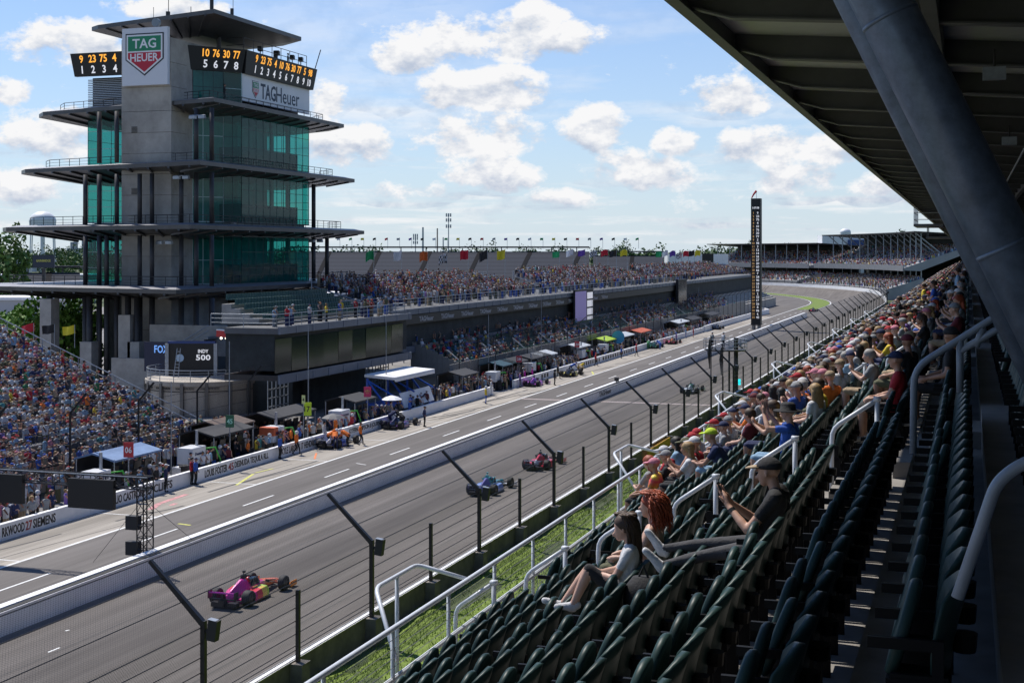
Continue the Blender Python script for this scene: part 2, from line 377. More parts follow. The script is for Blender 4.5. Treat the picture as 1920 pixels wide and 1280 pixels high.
# yard of bricks
BRK = bpy.data.materials.new('finish_line_bricks'); BRK.use_nodes = True; nt = BRK.node_tree
bt = nt.nodes.new('ShaderNodeTexBrick'); bt.inputs['Scale'].default_value = 4.5; bt.inputs['Color1'].default_value = (0.36, 0.27, 0.23, 1); bt.inputs['Color2'].default_value = (0.29, 0.22, 0.19, 1); bt.inputs['Mortar'].default_value = (0.5, 0.45, 0.4, 1)
tcn = nt.nodes.new('ShaderNodeTexCoord'); nt.links.new(tcn.outputs['Object'], bt.inputs['Vector']); nt.links.new(bt.outputs['Color'], nt.nodes['Principled BSDF'].inputs['Base Color'])
yb = onZ(1145, 753, 0).y
b = MB(); b.quad((-35.8, yb-0.45, 0.005), (-22.4, yb-0.45, 0.005), (-22.4, yb+0.45, 0.005), (-35.8, yb+0.45, 0.005)); b.quad((-43.6, yb-0.45, 0.005), (-36.6, yb-0.45, 0.005), (-36.6, yb+0.45, 0.005), (-43.6, yb+0.45, 0.005))
tag(b.build('brick_finish_line', BRK), kind='structure')
# ================================================================== OUTER WALL AND CATCH FENCE
WALLW = mat('white_wall_paint', (0.84, 0.84, 0.84), 0.55, var=0.07, scale=0.8)
ow = thing('outer_wall', 'long concrete outer wall with white painted top under the catch fence', 'wall')
def wallstrip(d0, d1, z0, z1, s0, s1, name, material, parent):
    sv_ = svals(s0, s1); b = MB()
    ring = lambda s: [tp(d0, s, z0), tp(d1, s, z0), tp(d1, s, z1), tp(d0, s, z1)]
    b.loft([ring(s) for s in sv_]); return b.build(name, material, parent)
wallstrip(-0.30, 0.0, -0.2, 0.995, -40, 860, 'wall_core', CONCD, ow)
wallstrip(-0.31, 0.01, 0.998, 1.03, -40, 860, 'white_cap', WALLW, ow)
wallstrip(0.002, 0.05, -0.1, 0.99, -40, 860, 'white_face', WALLW, ow)
FMAT = mat('fence_post_black', (0.012, 0.012, 0.014), 0.45, 0.1)
SPK = mat('speaker_black', (0.02, 0.02, 0.022), 0.6)
cf = thing('catch_fence', 'tall black catch fence with bent posts and cables on the outer wall', 'fence')
PB = MB().box(-0.075, 0.075, -0.075, 0.075, -0.9, 2.95); PB.box(-0.11, 0.11, -0.11, 0.11, -0.15, -0.08)
post_me = PB.mesh('post', FMAT)
PB = MB().tube((0, 0, 2.85), (-1.85, 0, 4.62), 0.12, 0.085, 4, 0, math.pi/4); PB.tube((-0.15, 0, 3.0), (-0.0, 0, 2.6), 0.05, 0.05, 4)
arm_me = PB.mesh('arm', FMAT)
spk = MB(); spk.obox((0.34, 0, 2.7), 0.30, 0.26, 0.62, ry=0.14); spk.obox((0.33, -0.01, 3.012), 0.27, 0.23, 0.02, ry=0.14, m=1); spk.box(0.05, 0.22, -0.04, 0.04, 2.6, 2.7)
spk_me = spk.mesh('speaker', [SPK, STEEL])
sp_me = MB().box(-0.065, 0.065, -0.065, 0.065, -0.9, 2.45).mesh('post', FMAT)
foot_me = MB().box(-0.28, 0.3, -0.3, 0.3, -1.1, -0.06).box(-0.30, 0.32, -0.32, 0.32, -0.06, -0.02).mesh('footing', CONCD)
def post_frame(s):
    p = tp(-0.45, s, 1.0); ph = 0 if s <= YC else (s-YC)/RO; return p, ph
Yp = onX(697, 1100, -21.85).y; SP = 12.37
posts = []
for k in range(-2, 58):
    s = Yp+SP*k; 
    if s < 8: continue
    p, ph = post_frame(s); po = link('post', post_me, cf, p, ph); link('arm', arm_me, po)
    if s < 420: link('speaker', spk_me, po)
    if s < 260: link('footing', foot_me, po)
    s2 = s+SP/2; p, ph = post_frame(s2); po = link('post', sp_me, cf, p, ph)
    if s2 < 260: link('footing', foot_me, po)
CAB = mat('steel_cable', (0.02, 0.02, 0.022), 0.5, 0.3)
def cable(off, z, s0=8, s1=760):
    b = MB(); sv_ = [s0+6.25*i for i in range(int((s1-s0)/6.25))]
    b.path([tp(0.45*0-0.40+off, s, 1.0+z) for s in sv_], 0.017, 4); return b.build('cable', CAB, cf, fix=False)
for z in (0.12, 0.26, 0.40, 0.55, 0.95, 1.4, 1.85, 2.3, 2.75): cable(0.0, z)
for t in (0.35, 0.72, 1.0): cable(1.85*t, 2.85+1.77*t)
MESHM = bpy.data.materials.new('chain_link'); MESHM.use_nodes = True; nt = MESHM.node_tree; N = nt.nodes; L = nt.links
tcn = N.new('ShaderNodeTexCoord'); sepn = N.new('ShaderNodeSeparateXYZ'); L.new(tcn.outputs['UV'], sepn.inputs[0])
def nm(op, a, b_=None):
    n_ = N.new('ShaderNodeMath'); n_.operation = op
    for i, v in enumerate((a, b_)):
        if v is None: continue
        if hasattr(v, 'is_output'): L.new(v, n_.inputs[i])
        else: n_.inputs[i].default_value = v
    return n_.outputs[0]
def wires(expr): return nm('LESS_THAN', nm('ABSOLUTE', nm('SUBTRACT', nm('FRACT', expr), 0.5)), 0.036)
u_, v_ = sepn.outputs[0], sepn.outputs[1]
a1 = wires(nm('MULTIPLY', nm('ADD', u_, v_), 9.0)); a2 = wires(nm('MULTIPLY', nm('SUBTRACT', u_, v_), 9.0))
fac = nm('MAXIMUM', a1, a2); tr = N.new('ShaderNodeBsdfTransparent'); mxs = N.new('ShaderNodeMixShader')
bs = N['Principled BSDF']; bs.inputs['Base Color'].default_value = (0.03, 0.03, 0.032, 1); bs.inputs['Roughness'].default_value = 0.5
L.new(fac, mxs.inputs[0]); L.new(tr.outputs[0], mxs.inputs[1]); L.new(bs.outputs[0], mxs.inputs[2]); L.new(mxs.outputs[0], N['Material Output'].inputs[0])
def mesh_sheet(name, prof, svs, parent, m=MESHM):
    b = MB(); uv = []
    for i in range(len(svs)-1):
        acc = 0.0
        for j in range(len(prof)-1):
            (d0, z0), (d1, z1) = prof[j], prof[j+1]; ln = math.hypot(d1-d0, z1-z0)
            b.quad(tp(d0, svs[i], z0), tp(d0, svs[i+1], z0), tp(d1, svs[i+1], z1), tp(d1, svs[i], z1))
            uv += [(svs[i], acc), (svs[i+1], acc), (svs[i+1], acc+ln), (svs[i], acc+ln)]; acc += ln
    o = b.build(name, m, parent, fix=False); ul = o.data.uv_layers.new(name='UVMap')
    ul.data.foreach_set('uv', [c for p in uv for c in p]); return o
mesh_sheet('mesh', [(-0.38, 1.05), (-0.38, 3.85), (1.45, 5.62)], [8+6.25*i for i in range(110)], cf)
# ================================================================== INNER WALL (track / pit lane)
iw = thing('inner_wall', 'long white concrete wall between race track and pit lane', 'wall')
def seg(name, x0, x1, y0, y1, z0, z1, m, par): return MB().box(x0, x1, y0, y1, z0, z1).build(name, m, par)
y = -40.0; k = 0
while y < 330:
    seg('panel', -36.25, -35.9, y+0.012, y+9.99, -0.1, 0.90, WALLW, iw); y += 10.0
DK = mat('dark_gap', (0.02, 0.02, 0.02), 0.8)
seg('dark_channel', -36.2, -35.93, -40, 330, 0.902, 0.98, DK, iw)
seg('top_rail', -36.62, -36.22, -40, 330, 0.93, 1.03, WALLW, iw)
seg('front_lip', -35.96, -35.88, -40, 330, 0.905, 0.955, WALLW, iw)
p = onX(1147, 745, -35.89)
text('lettering', 'TAGHeuer', BLACK, iw, (-35.885, onX(1135, 745, -35.89).y, 0.5), (0, 1, 0), (0, 0, 1), 0.5, 5.0, True)
# ================================================================== PIT WALL with team names
pw = thing('pit_wall', 'low white pit wall painted with black team lettering', 'wall')
PWX = -47.85
gaps = [(onX(925, 742, PWX).y, onX(965, 728, PWX).y)]
y = -20.0
while y < 262:
    y1 = y+11.0
    if not (gaps[0][0]-11 < y < gaps[0][1]): seg('panel', PWX-0.3, PWX, y+0.012, y1-0.012, -0.1, 0.86, WALLW, pw)
    else:
        a, c = y, min(y1, gaps[0][0])
        if c-a > 0.3: seg('panel', PWX-0.3, PWX, a, c, -0.1, 0.86, WALLW, pw)
        a = max(y, gaps[0][1])
        if y1-a > 0.3 and y1 > gaps[0][1]: seg('panel', PWX-0.3, PWX, a, y1, -0.1, 0.86, WALLW, pw)
    y = y1
LETR = mat('red_lettering', (0.35, 0.03, 0.03), 0.5)
def wall_text(s, px0, px1, m=BLACK, h=0.5):
    a = onX(px0, 900, PWX); c = onX(px1, 900, PWX)
    text('lettering', s, m, pw, (PWX+0.006, (a.y+c.y)/2, 0.43), (0, 1, 0), (0, 0, 1), h, (c.y-a.y), True)
wall_text('RKWOOD', 4, 46); wall_text('27', 48, 60, LETR); wall_text('SIEMENS', 62, 104)
wall_text('HELIO CASTRONEVES', 206, 284); wall_text('CLIFFS', 288, 323)
wall_text('LOUIS FOSTER', 384, 426); wall_text('45', 428, 438, LETR); wall_text('DESNUDA TEQUILA RLL', 440, 503)
wall_text('KYLE LARSON 17 HENDRICKCARS', 528, 607); wall_text('KYFFIN SIMPSON 8 JOURNIE', 655, 716)
for (px0, px1, nb) in ((1090, 1126, 9), (1130, 1190, 14), (1015, 1030, 3)):      # lettering too far away to read
    ya, yb_ = onX(px0, 900, PWX).y, onX(px1, 900, PWX).y; b = MB(); st_ = (yb_-ya)/nb
    for i in range(nb): b.box(PWX+0.002, PWX+0.008, ya+st_*i, ya+st_*(i+0.62), 0.2, 0.66)
    b.build('lettering', BLACK, pw)
# rounded far end of the pit wall at pit exit
b = MB(); pts = [tp(22.6+3.2*math.cos(a), 352+5.5*math.sin(a)*1.0, 0) for a in np.linspace(-0.2, math.pi*0.5, 10)]
b = MB(); ring = []
for q in pts:
    pass
P2 = [tp(25.5, 262), tp(25.5, 330), tp(24.6, 345), tp(26.5, 352), tp(30, 354)]
for a, c in zip(P2[:-1], P2[1:]):
    d = (c-a).normalized(); n_ = Vector((-d.y, d.x, 0))*0.15
    b.loft([[a-n_+Vector((0, 0, -0.1)), a+n_+Vector((0, 0, -0.1)), a+n_+Vector((0, 0, 1.1)), a-n_+Vector((0, 0, 1.1))], [c-n_+Vector((0, 0, -0.1)), c+n_+Vector((0, 0, -0.1)), c+n_+Vector((0, 0, 1.1)), c-n_+Vector((0, 0, 1.1))]])
b.build('rounded_end', WALLW, pw)
# ================================================================== COVERED GRANDSTAND (right)
RUN, RISE = 0.76, 0.40
def row_x(k): return -(0.893+RUN*k)          # back line of the seat row
def row_z(k): return 12.27-RISE*k           # tread height
K0, K1 = -5, 6
GY0, GY1 = -45.0, 330.0
gs = thing('covered_grandstand', 'concrete grandstand with rows of seats under a deep steel roof', 'grandstand')
TREAD = mat('tread_concrete', (0.25, 0.235, 0.215), 0.9, var=0.2, scale=1.5, bump=0.15, spec=0.1)
for k in range(K0, K1+1):
    # tread under row k reaches from just in front of the seat row's legs to the riser behind it
    x1 = row_x(k)+0.30; x0 = x1-RUN
    MB().box(x0-0.02, x1, GY0, GY1, row_z(k)-0.5, row_z(k)).build('tread', TREAD, gs)
MB().box(row_x(K1)-1.15, row_x(K1)+0.3-RUN-0.02, GY0, GY1, row_z(K1)-0.75, row_z(K1)-0.45).build('front_walk', TREAD, gs)
FX = row_x(K1)-1.0
# supporting structure under the stand
for i in range(-5, 44):
    y = -4+7.6*i
    b = MB(); b.loft([[Vector((FX+0.2, y+s*0.2, row_z(K1)-0.76)) for s in (-1, 1)]+[Vector((FX+0.2, y+s*0.2, row_z(K1)-1.2)) for s in (1, -1)],
                      [Vector((4.5, y+s*0.2, row_z(-5)-0.6)) for s in (-1, 1)]+[Vector((4.5, y+s*0.2, row_z(-5)-1.2)) for s in (1, -1)]])
    b.box(FX+1.0, FX+1.5, y-0.25, y+0.25, -0.3, row_z(K1)-0.7); b.box(-0.5, 0, y-0.25, y+0.25, -0.3, row_z(0)-0.7)
    b.build('raker_beam', CONCD, gs)
MB().box(4.6, 4.8, GY0, GY1, -0.3, 22).build('rear_wall', mat('rear_wall_metal', (0.05, 0.05, 0.055), 0.7), gs)
# ---- roof: upper deck over the stand
EX, EZ = -4.15, 18.62
SL = -0.075                      # underside falls towards the back
def roof_z(x): return EZ+SL*(x-EX)
ROOFM = bpy.data.materials.new('corrugated_deck'); ROOFM.use_nodes = True; nt = ROOFM.node_tree; N = nt.nodes; L = nt.links
bs = N['Principled BSDF']; bs.inputs['Base Color'].default_value = (0.62, 0.62, 0.64, 1); bs.inputs['Roughness'].default_value = 0.55; bs.inputs['Metallic'].default_value = 0.2
tcn = N.new('ShaderNodeTexCoord'); wv = N.new('ShaderNodeTexWave'); wv.bands_direction = 'Y'; wv.inputs['Scale'].default_value = 2.2; L.new(tcn.outputs['Object'], wv.inputs['Vector'])
bp = N.new('ShaderNodeBump'); bp.inputs['Strength'].default_value = 1.0; bp.inputs['Distance'].default_value = 0.06; L.new(wv.outputs['Fac'], bp.inputs['Height']); L.new(bp.outputs[0], bs.inputs['Normal'])
BEAM = mat('roof_beam_steel', (0.12, 0.12, 0.125), 0.6, 0.2, var=0.2, scale=1.0)
ud = thing('upper_deck', 'steel upper deck with deep cross beams overhanging the shaded seats', 'roof')
b = MB(); b.loft([[Vector((EX, y, roof_z(EX)+0.42)), Vector((4.6, y, roof_z(4.6)+0.42)), Vector((4.6, y, roof_z(4.6)+0.62)), Vector((EX, y, roof_z(EX)+0.62))] for y in (GY0, GY1)])
b.build('deck', ROOFM, ud)
Sb = 4.6; yb0 = onX(1281, 10, EX).y
BM = MB()
BM.loft([[Vector((x, y, roof_z(x)+(0.0 if x > EX+0.7 else 0.16))), Vector((x, y, roof_z(x)+0.418))][::1] + [Vector((x, y+0.03, roof_z(x)+0.418)), Vector((x, y+0.03, roof_z(x)+(0.0 if x > EX+0.7 else 0.16)))] for y in (0,) for x in (EX+0.06, EX+0.75, 4.55)])
for sgn in (0,):
    BM.loft([[Vector((x, -0.12, roof_z(x)-0.001+(0.16 if x < EX+0.7 else 0))), Vector((x, 0.15, roof_z(x)-0.001+(0.16 if x < EX+0.7 else 0))), Vector((x, 0.15, roof_z(x)-0.03+(0.16 if x < EX+0.7 else 0))), Vector((x, -0.12, roof_z(x)-0.03+(0.16 if x < EX+0.7 else 0)))] for x in (EX+0.06, EX+0.75, 4.55)])
beam_me = BM.mesh('cross_beam', BEAM)
stub_me = MB().box(-0.22, 0.0, -0.06, 0.06, 0.2, 0.42).mesh('bracket', mat('bracket_blue_grey', (0.05, 0.055, 0.065), 0.6))
for k in range(-12, 68):
    y = yb0+Sb*k
    if y > GY1: break
    o = link('cross_beam', beam_me, ud, (0, y, 0)); link('bracket', stub_me, o, (EX, 0, roof_z(EX)))
b = MB(); b.box(EX-0.06, EX+0.05, GY0, GY1, EZ+0.05, EZ+0.60); b.box(EX-0.02, EX+0.18, GY0, GY1, EZ+0.02, EZ+0.05); b.build('edge_beam', BEAM, ud)
for xx in (-0.6, 2.4):
    MB().box(xx, xx+0.2, GY0, GY1, roof_z(xx)-0.12, roof_z(xx)+0.41).build('purlin', BEAM, ud)
# upper seating slab above (gives the deck its thickness from other views)
b = MB(); b.loft([[Vector((EX, y, EZ+0.63)), Vector((4.6, y, roof_z(4.6)+0.63)), Vector((10, y, 24)), Vector((EX+0.4, y, EZ+0.9))] for y in (GY0, GY1)]); b.build('deck_top', BEAM, ud)
# ---- round steel struts, every second frame
PIPE = mat('grey_pipe_paint', (0.125, 0.165, 0.235), 0.34, 0.15, var=0.3, scale=9, bump=0.05)
YS = 8.2
pA = onY(1652, 0, YS); pB = onY(1888, 470, YS); dirp = (pB-pA).normalized()
top = pA-dirp*2.6; bot = pB+dirp*1.6
for i in range(0, 12):
    dy = i*13.8
    st = thing('roof_strut', 'thick round steel strut sloping up beside the shaded seats' if i == 0 else 'round steel strut carrying the roof further along the stand', 'strut', (0, dy, 0), group='round roof struts')
    b = MB(); b.tube(top, bot, 0.165, None, 28); b.build('tube', PIPE, st, smooth=True)
    b = MB(); off = Vector((-0.155, 0.16, 0.0)); b.tube(top+off, bot+off, 0.10, None, 18); b.build('brace_tube', PIPE, st, smooth=True)
    for f_ in (0.22, 0.47, 0.72): c_ = top+(bot-top)*f_; MB().tube(c_-dirp*0.012, c_+dirp*0.012, 0.1685, None, 28).build('weld_seam', PIPE, st, smooth=True)
    b = MB(); b.tube(bot-dirp*0.05, bot+dirp*0.08, 0.34, None, 8); b.build('base_plate', PIPE, st)
for i_, (yy, xx) in enumerate(((14, 1.2), (24, 0.4), (24, 2.8), (38, 1.0), (52, 2.2))):
    lm = thing('roof_floodlight', 'small grey floodlight hung under the shaded roof beams', 'lamp', (xx, yy, roof_z(xx)-0.35), group='floodlights under the roof'); MB().box(-.18, .18, -.12, .12, -.1, .1).build('housing', STEEL, lm); MB().tube((0, 0, .1), (0, 0, .4), .02, None, 6).build('bracket', DSTEEL, lm)
MB().tube((1.6, GY0, roof_z(1.6)-.06), (1.6, GY1, roof_z(1.6)-.06), .035, None, 6).build('conduit', STEEL, ud)
# camera platform under the far roof edge
cp = thing('camera_platform', 'small railed camera platform hung below the roof edge', 'platform')
q = onX(1722, 385, EX+0.2); b = MB(); yq = q.y
b.box(EX-0.1, EX+2.2, yq-2.5, yq+6, 17.15, 17.35); b.build('floor', BEAM, cp)
b = MB()
for zz in (17.7, 18.25): b.tube((EX-0.05, yq-2.5, zz), (EX-0.05, yq+6, zz), 0.03, None, 6); b.tube((EX-0.05, yq-2.5, zz), (EX+2.2, yq-2.5, zz), 0.03, None, 6)
for yy in (-2.5, 0.4, 3.2, 6): b.tube((EX-0.05, yq+yy, 17.3), (EX-0.05, yq+yy, 18.7), 0.04, None, 6)
b.build('railing', STEEL, cp)
b = MB(); b.box(EX+0.8, EX+3.0, yq+0, yq+5, 16.2, 16.35); b.tube((EX+0.9, yq+0.5, 16.2), (EX+0.9, yq+0.5, 17.2), 0.04); b.tube((EX+0.9, yq+4.5, 16.2), (EX+0.9, yq+4.5, 17.2), 0.04); b.build('lower_step', BEAM, cp)
# ================================================================== SEATS
SEAT = mat('green_seat_plastic', (0.018, 0.038, 0.036), 0.42, var=0.15, scale=4, spec=0.16)
_nt = SEAT.node_tree; _oi = _nt.nodes.new('ShaderNodeObjectInfo'); _mr = _nt.nodes.new('ShaderNodeMapRange'); _mr.inputs['To Min'].default_value = 0.75; _mr.inputs['To Max'].default_value = 1.45; _nt.links.new(_oi.outputs['Random'], _mr.inputs['Value'])
_b = _nt.nodes['Principled BSDF']; _src = _b.inputs['Base Color'].links[0].from_socket; _mx = _nt.nodes.new('ShaderNodeMix'); _mx.data_type = 'RGBA'; _mx.blend_type = 'MULTIPLY'; _mx.inputs['Factor'].default_value = 1
_nt.links.new(_src, _mx.inputs['A']); _nt.links.new(_mr.outputs[0], _mx.inputs['B']); _nt.links.new(_mx.outputs['Result'], _b.inputs['Base Color'])
SBLK = mat('seat_bracket_black', (0.010, 0.010, 0.011), 0.5, spec=0.1)
def seat_meshes(nu=8, nv=4, simple=False):
    b = MB(); W = 0.225
    fr, bk = [], []
    for j in range(nv+1):
        for i in range(nu+1):
            u = -1+2*i/nu; v = j/nv
            ztop = 0.87-0.10*u*u; z = 0.43+(ztop-0.43)*v
            x = 0.03+0.10*v**1.5-0.10*u*u*(0.5+0.5*v); y = u*W*(0.94+0.06*math.sin(v*math.pi))
            t = 0.018+0.034*(1-u*u)
            fr.append((x-t/2, y, z)); bk.append((x+t/2, y, z-0.004))
    n1 = nu+1; nn = len(fr); fs = []
    for j in range(nv):
        for i in range(nu):
            a = j*n1+i; fs.append((a, a+1, a+n1+1, a+n1)); fs.append((nn+a, nn+a+n1, nn+a+n1+1, nn+a+1))
    bnd = [i for i in range(n1)]+[j*n1+nu for j in range(1, nv+1)]+[nv*n1+i for i in range(nu-1, -1, -1)]+[j*n1 for j in range(nv-1, 0, -1)]
    for a, c in zip(bnd, bnd[1:]+bnd[:1]): fs.append((a, nn+a, nn+c, c))
    b.add(fr+bk, fs)
    back = b
    p = MB(); prof = [(-0.19, 0.0)]+[(0.215*math.cos(a), 0.13+0.27*math.sin(a)) for a in np.linspace(math.pi, 0, 5 if simple else 11)]+[(0.19, 0.0)]
    def pt(y, h, t): return (-0.20+0.11*(h/0.4)+t, y, 0.42+h)
    def rg(sc, t): return [pt(y*sc, 0.17+(h-0.17)*sc, t) for y, h in prof]
    p.loft([rg(0.5, 0.012), rg(0.88, 0.03), rg(0.975, 0.020), rg(1.0, 0.0), rg(0.985, -0.022), rg(0.92, -0.034), rg(0.84, -0.026), rg(0.5, -0.012)])
    br = MB(); br.box(-0.20, 0.05, -0.255, -0.225, 0.0, 0.44); br.box(-0.22, 0.06, -0.26, 0.0, 0.36, 0.42); br.box(-0.3, 0.0, -0.255, -0.225, 0.55, 0.60); br.box(-0.02, 0.03, -0.26, -0.22, 0.4, 0.60)
    cu = MB(); cu.tube((0.115, 0.0, 0.50), (0.115, 0.0, 0.585), 0.052, 0.06, 10)
    return back, p, br, cu
bk, pn, br_, cu_ = seat_meshes()
back_me = bk.mesh('backrest', SEAT, True); pan_me = pn.mesh('seat_pan', SEAT, True); brk_me = br_.mesh('bracket', SBLK); cup_me = cu_.mesh('cup_holder', SBLK)
# aisles: find their place along the stand from the handrail posts
def tread_z(x): return row_z(0)+(-(x-row_x(0)))/RUN*-RISE
def on_stand(px, py):
    d = ray(px, py); # plane z = row_z(0) + (x-row_x(0))*RISE/RUN
    m_ = RISE/RUN; t = (row_z(0)-m_*row_x(0)-EYE.z + m_*EYE.x)/(d.z-m_*d.x); return EYE+d*t
AISLES = []
A1 = on_stand(1202, 1099).y
AISLES = [18.0+12.5*i for i in range(-1, 25)]
def in_aisle(y): return any(abs(y-a) < 0.75 for a in AISLES)
def in_view(p, mx=60):
    d = Vector(p)-EYE
    if d.dot(FWD) < 1.0: return False
    x, y_ = proj(p); return -mx < x < 1920+mx and -mx < y_ < 1280+mx
OCC = set()          # (row, seat index) taken by a person
def seat_y(i): return 3.0+0.53*i
def finish_seats():
    lst = []
    for k in range(-2, K1+1):
        for i in range(0, 190):
            y = seat_y(i)
            if in_aisle(y): continue
            p = (row_x(k), y, row_z(k)+0.8)
            if in_view(p, 90): lst.append((zc(p), k, i))
    lst.sort(); near = [q for q in lst if (q[1], q[2]) not in OCC][:300]; ns = set((k, i) for _, k, i in near)
    for n_, (_, k, i) in enumerate(near):
        ordn = ['first', 'second', 'third', 'fourth', 'fifth', 'sixth', 'seventh', 'eighth', 'ninth', 'tenth', 'eleventh']
        side = 'before the near stairway' if seat_y(i) < 18 else ('between the two near stairways' if seat_y(i) < 30 else 'past the second stairway')
        lab = {-2: 'folded green seat in the topmost row by the steel strut', -1: 'folded green seat in the second shaded row', 0: 'folded green seat where the roof shadow ends'}.get(k, 'folded green seat in the %s sunlit row' % ordn[max(0, k-1)])+', '+side
        s_ = thing('stadium_seat', lab, 'seat', (row_x(k), seat_y(i), row_z(k)), random.uniform(-0.02, 0.02), 'empty green stadium seats')
        link('backrest', back_me, s_); link('seat_pan', pan_me, s_).rotation_euler = (0, random.choice((0, 0, 0, 0.08)), 0); link('bracket', brk_me, s_); link('cup_holder', cup_me, s_)
    # all remaining seats of the block, joined
    lb, lp, lbr, lcu = seat_meshes(4, 2, True)
    tv = np.array(lb.v+lp.v+lbr.v, 'f'); tf = []; tm = []
    o = 0
    for q, mi in ((lb, 0), (lp, 0), (lbr, 1)):
        tf += [tuple(i+o for i in f) for f in q.f]; tm += [mi]*len(q.f); o += len(q.v)
    V = []; Fc = []; Mi = []; o = 0
    for _, k, i in lst:
        if (k, i) in ns: continue
        V.append(tv+np.array((row_x(k), seat_y(i), row_z(k)), 'f')); Fc += [tuple(a+o for a in f) for f in tf]; Mi += tm; o += len(tv)
    if V:
        me = bpy.data.meshes.new('stadium_seats'); me.from_pydata(np.concatenate(V).tolist(), [], Fc); me.materials.append(SEAT); me.materials.append(SBLK); me.polygons.foreach_set('material_index', Mi)
        tag(link('stadium_seats', me), 'dense rows of further green stadium seats in the covered stand', 'seats', kind='stuff')
# aisle steps and handrails
RAILW = mat('white_rail_paint', (0.62, 0.65, 0.70), 0.4, var=0.08, scale=5)
step_me = MB().box(-0.28, 0.0, -0.6, 0.6, 0.0, 0.2).mesh('step', TREAD)
rail = MB(); pts = [(-0.56, 0, -0.33), (-0.56, 0, 0.44), (-0.55, 0, 0.54), (-0.52, 0, 0.61), (-0.46, 0, 0.67), (0.0, 0, 0.99)]
rail.path(pts, 0.03, 10); rail.path([(0.0, 0, 1.02), (0.0, 0, 0.0)], 0.032, 10); rail.obox((0, 0, 1.0), 0.09, 0.09, 0.05)
rail_me = rail.mesh('rail_pipe', RAILW, True)
flange = MB().tube((0, 0, 0), (0, 0, 0.02), 0.07, None, 10).tube((-0.56, 0, -0.33), (-0.56, 0, -0.31), 0.07, None, 10).mesh('flange', STEEL)
for ai, a in enumerate(AISLES):
    if a > 160: continue
    for k in range(-5, K1+1):
        link('step', step_me, gs, (row_x(k)+0.30-0.001, a, row_z(k)+0.001))
    for q in range(6):
        x = -1.09-1.02*q; z = 12.27+RISE/RUN*(x+0.893)
        on = ['topmost', 'second', 'third', 'fourth', 'fifth', 'lowest']; sw = ['hidden', 'near', 'second', 'third', 'fourth', 'fifth', 'sixth', 'seventh', 'eighth', 'ninth', 'tenth', 'eleventh', 'twelfth', 'thirteenth']
        lab = '%s looped white handrail down the %s stairway of the covered stand' % (on[q], sw[ai])
        if q == 0 and ai == 1: lab = 'grey looped handrail at the shaded top of the near stairway'
        h = thing('handrail', lab, 'handrail', (x, a, z), 0, 'stairway handrails'); link('rail_pipe', rail_me, h); link('flange', flange, h)
# big handrails of the shaded upper stairway (pipes at the right edge)
def pipe_thing(label, paths, r, m, name='handrail'):
    h = thing(name, label, 'handrail')
    for P in paths: b = MB(); b.path(P, r, 12); b.build('rail_pipe', m, h, smooth=True)
    return h
GREYP = mat('grey_rail_paint', (0.24, 0.28, 0.34), 0.4, var=0.12, scale=5)
def arc(P, n=6):
    """round the corners of a polyline"""
    out = [Vector(P[0])]
    for a, b_, c in zip(P[:-2], P[1:-1], P[2:]):
        a, b_, c = Vector(a), Vector(b_), Vector(c); l = min(0.16, (a-b_).length*0.45, (c-b_).length*0.45)
        p, q = b_+(a-b_).normalized()*l, b_+(c-b_).normalized()*l
        for i in range(n+1):
            t = i/n; out.append(p*(1-t)**2+b_*2*t*(1-t)+q*t*t)
    out.append(Vector(P[-1])); return out
Yq = 13.2
def yq(px, py, Y): return onY(px, py, Y)
pipe_thing('long grey double handrail sloping up beside the shaded stairway', [arc([yq(1712, 850, Yq), yq(1714, 690, Yq), yq(1880, 585, Yq), yq(1960, 520, Yq)]), arc([yq(1800, 735, Yq), yq(1800, 635, Yq)]), arc([yq(1797, 660, Yq), yq(1900, 600, Yq), yq(1980, 540, Yq)]), [yq(1830, 650, Yq), yq(1843, 615, Yq)]], 0.032, GREYP)
Yq2 = 5.6
pipe_thing('grey handrail bending down at the dark upper seats', [arc([yq(1795, 1120, Yq2), yq(1868, 905, Yq2), yq(1915, 868, Yq2), yq(1990, 850, Yq2)])], 0.024, GREYP)
# front railing of the stand with wire mesh
fr = thing('front_railing', 'white pipe railing with wire mesh along the foot of the grandstand', 'railing')
fz = row_z(K1)-0.45
for zz, r in ((1.15, 0.034), (0.55, 0.034)):
    MB().path([(FX, y, fz+zz) for y in range(-6, 331, 12)], r, 8).build('rail_pipe', RAILW, fr, smooth=True)
for i in range(120):
    y = 4.0+1.85*i
    MB().tube((FX, y, fz-0.3), (FX, y, fz+1.15), 0.028, None, 8).build('post', RAILW, fr, smooth=True)
# diagonal out-rigger frames
for yy in (17.2, 29.7, 42.2, 54.7, 67.2, 79.7, 92.2, 104.7):
    b = MB(); b.path(arc([(FX, yy-2.0, fz+0.75), (FX-0.75, yy-0.9, fz+1.3), (FX-0.75, yy+0.5, fz+1.3), (FX, yy+0.5, fz+1.15)]), 0.03, 8); b.tube((FX-0.75, yy-0.2, fz+1.3), (FX-0.75, yy-0.2, fz-0.4), 0.03, None, 8); b.tube((FX-0.05, yy+0.6, fz-0.35), (FX-0.8, yy-0.2, fz-0.35), 0.03, None, 8)
    b.build('outrigger', RAILW, fr, smooth=True)
WIRE = mat('wire_grey', (0.45, 0.46, 0.47), 0.4, 0.5)
for i in range(10): MB().path([(FX+0.03, y, fz+0.05+0.11*i) for y in range(-4, 130, 67)], 0.005, 4).build('wire', WIRE, fr)
b = MB()
for i in range(900): y = 5+0.1*i; b.box(FX+0.027, FX+0.033, y-0.003, y+0.003, fz+0.0, fz+0.55)
w = b.build('mesh_wires', WIRE, fr, fix=False); w['kind'] = 'stuff'
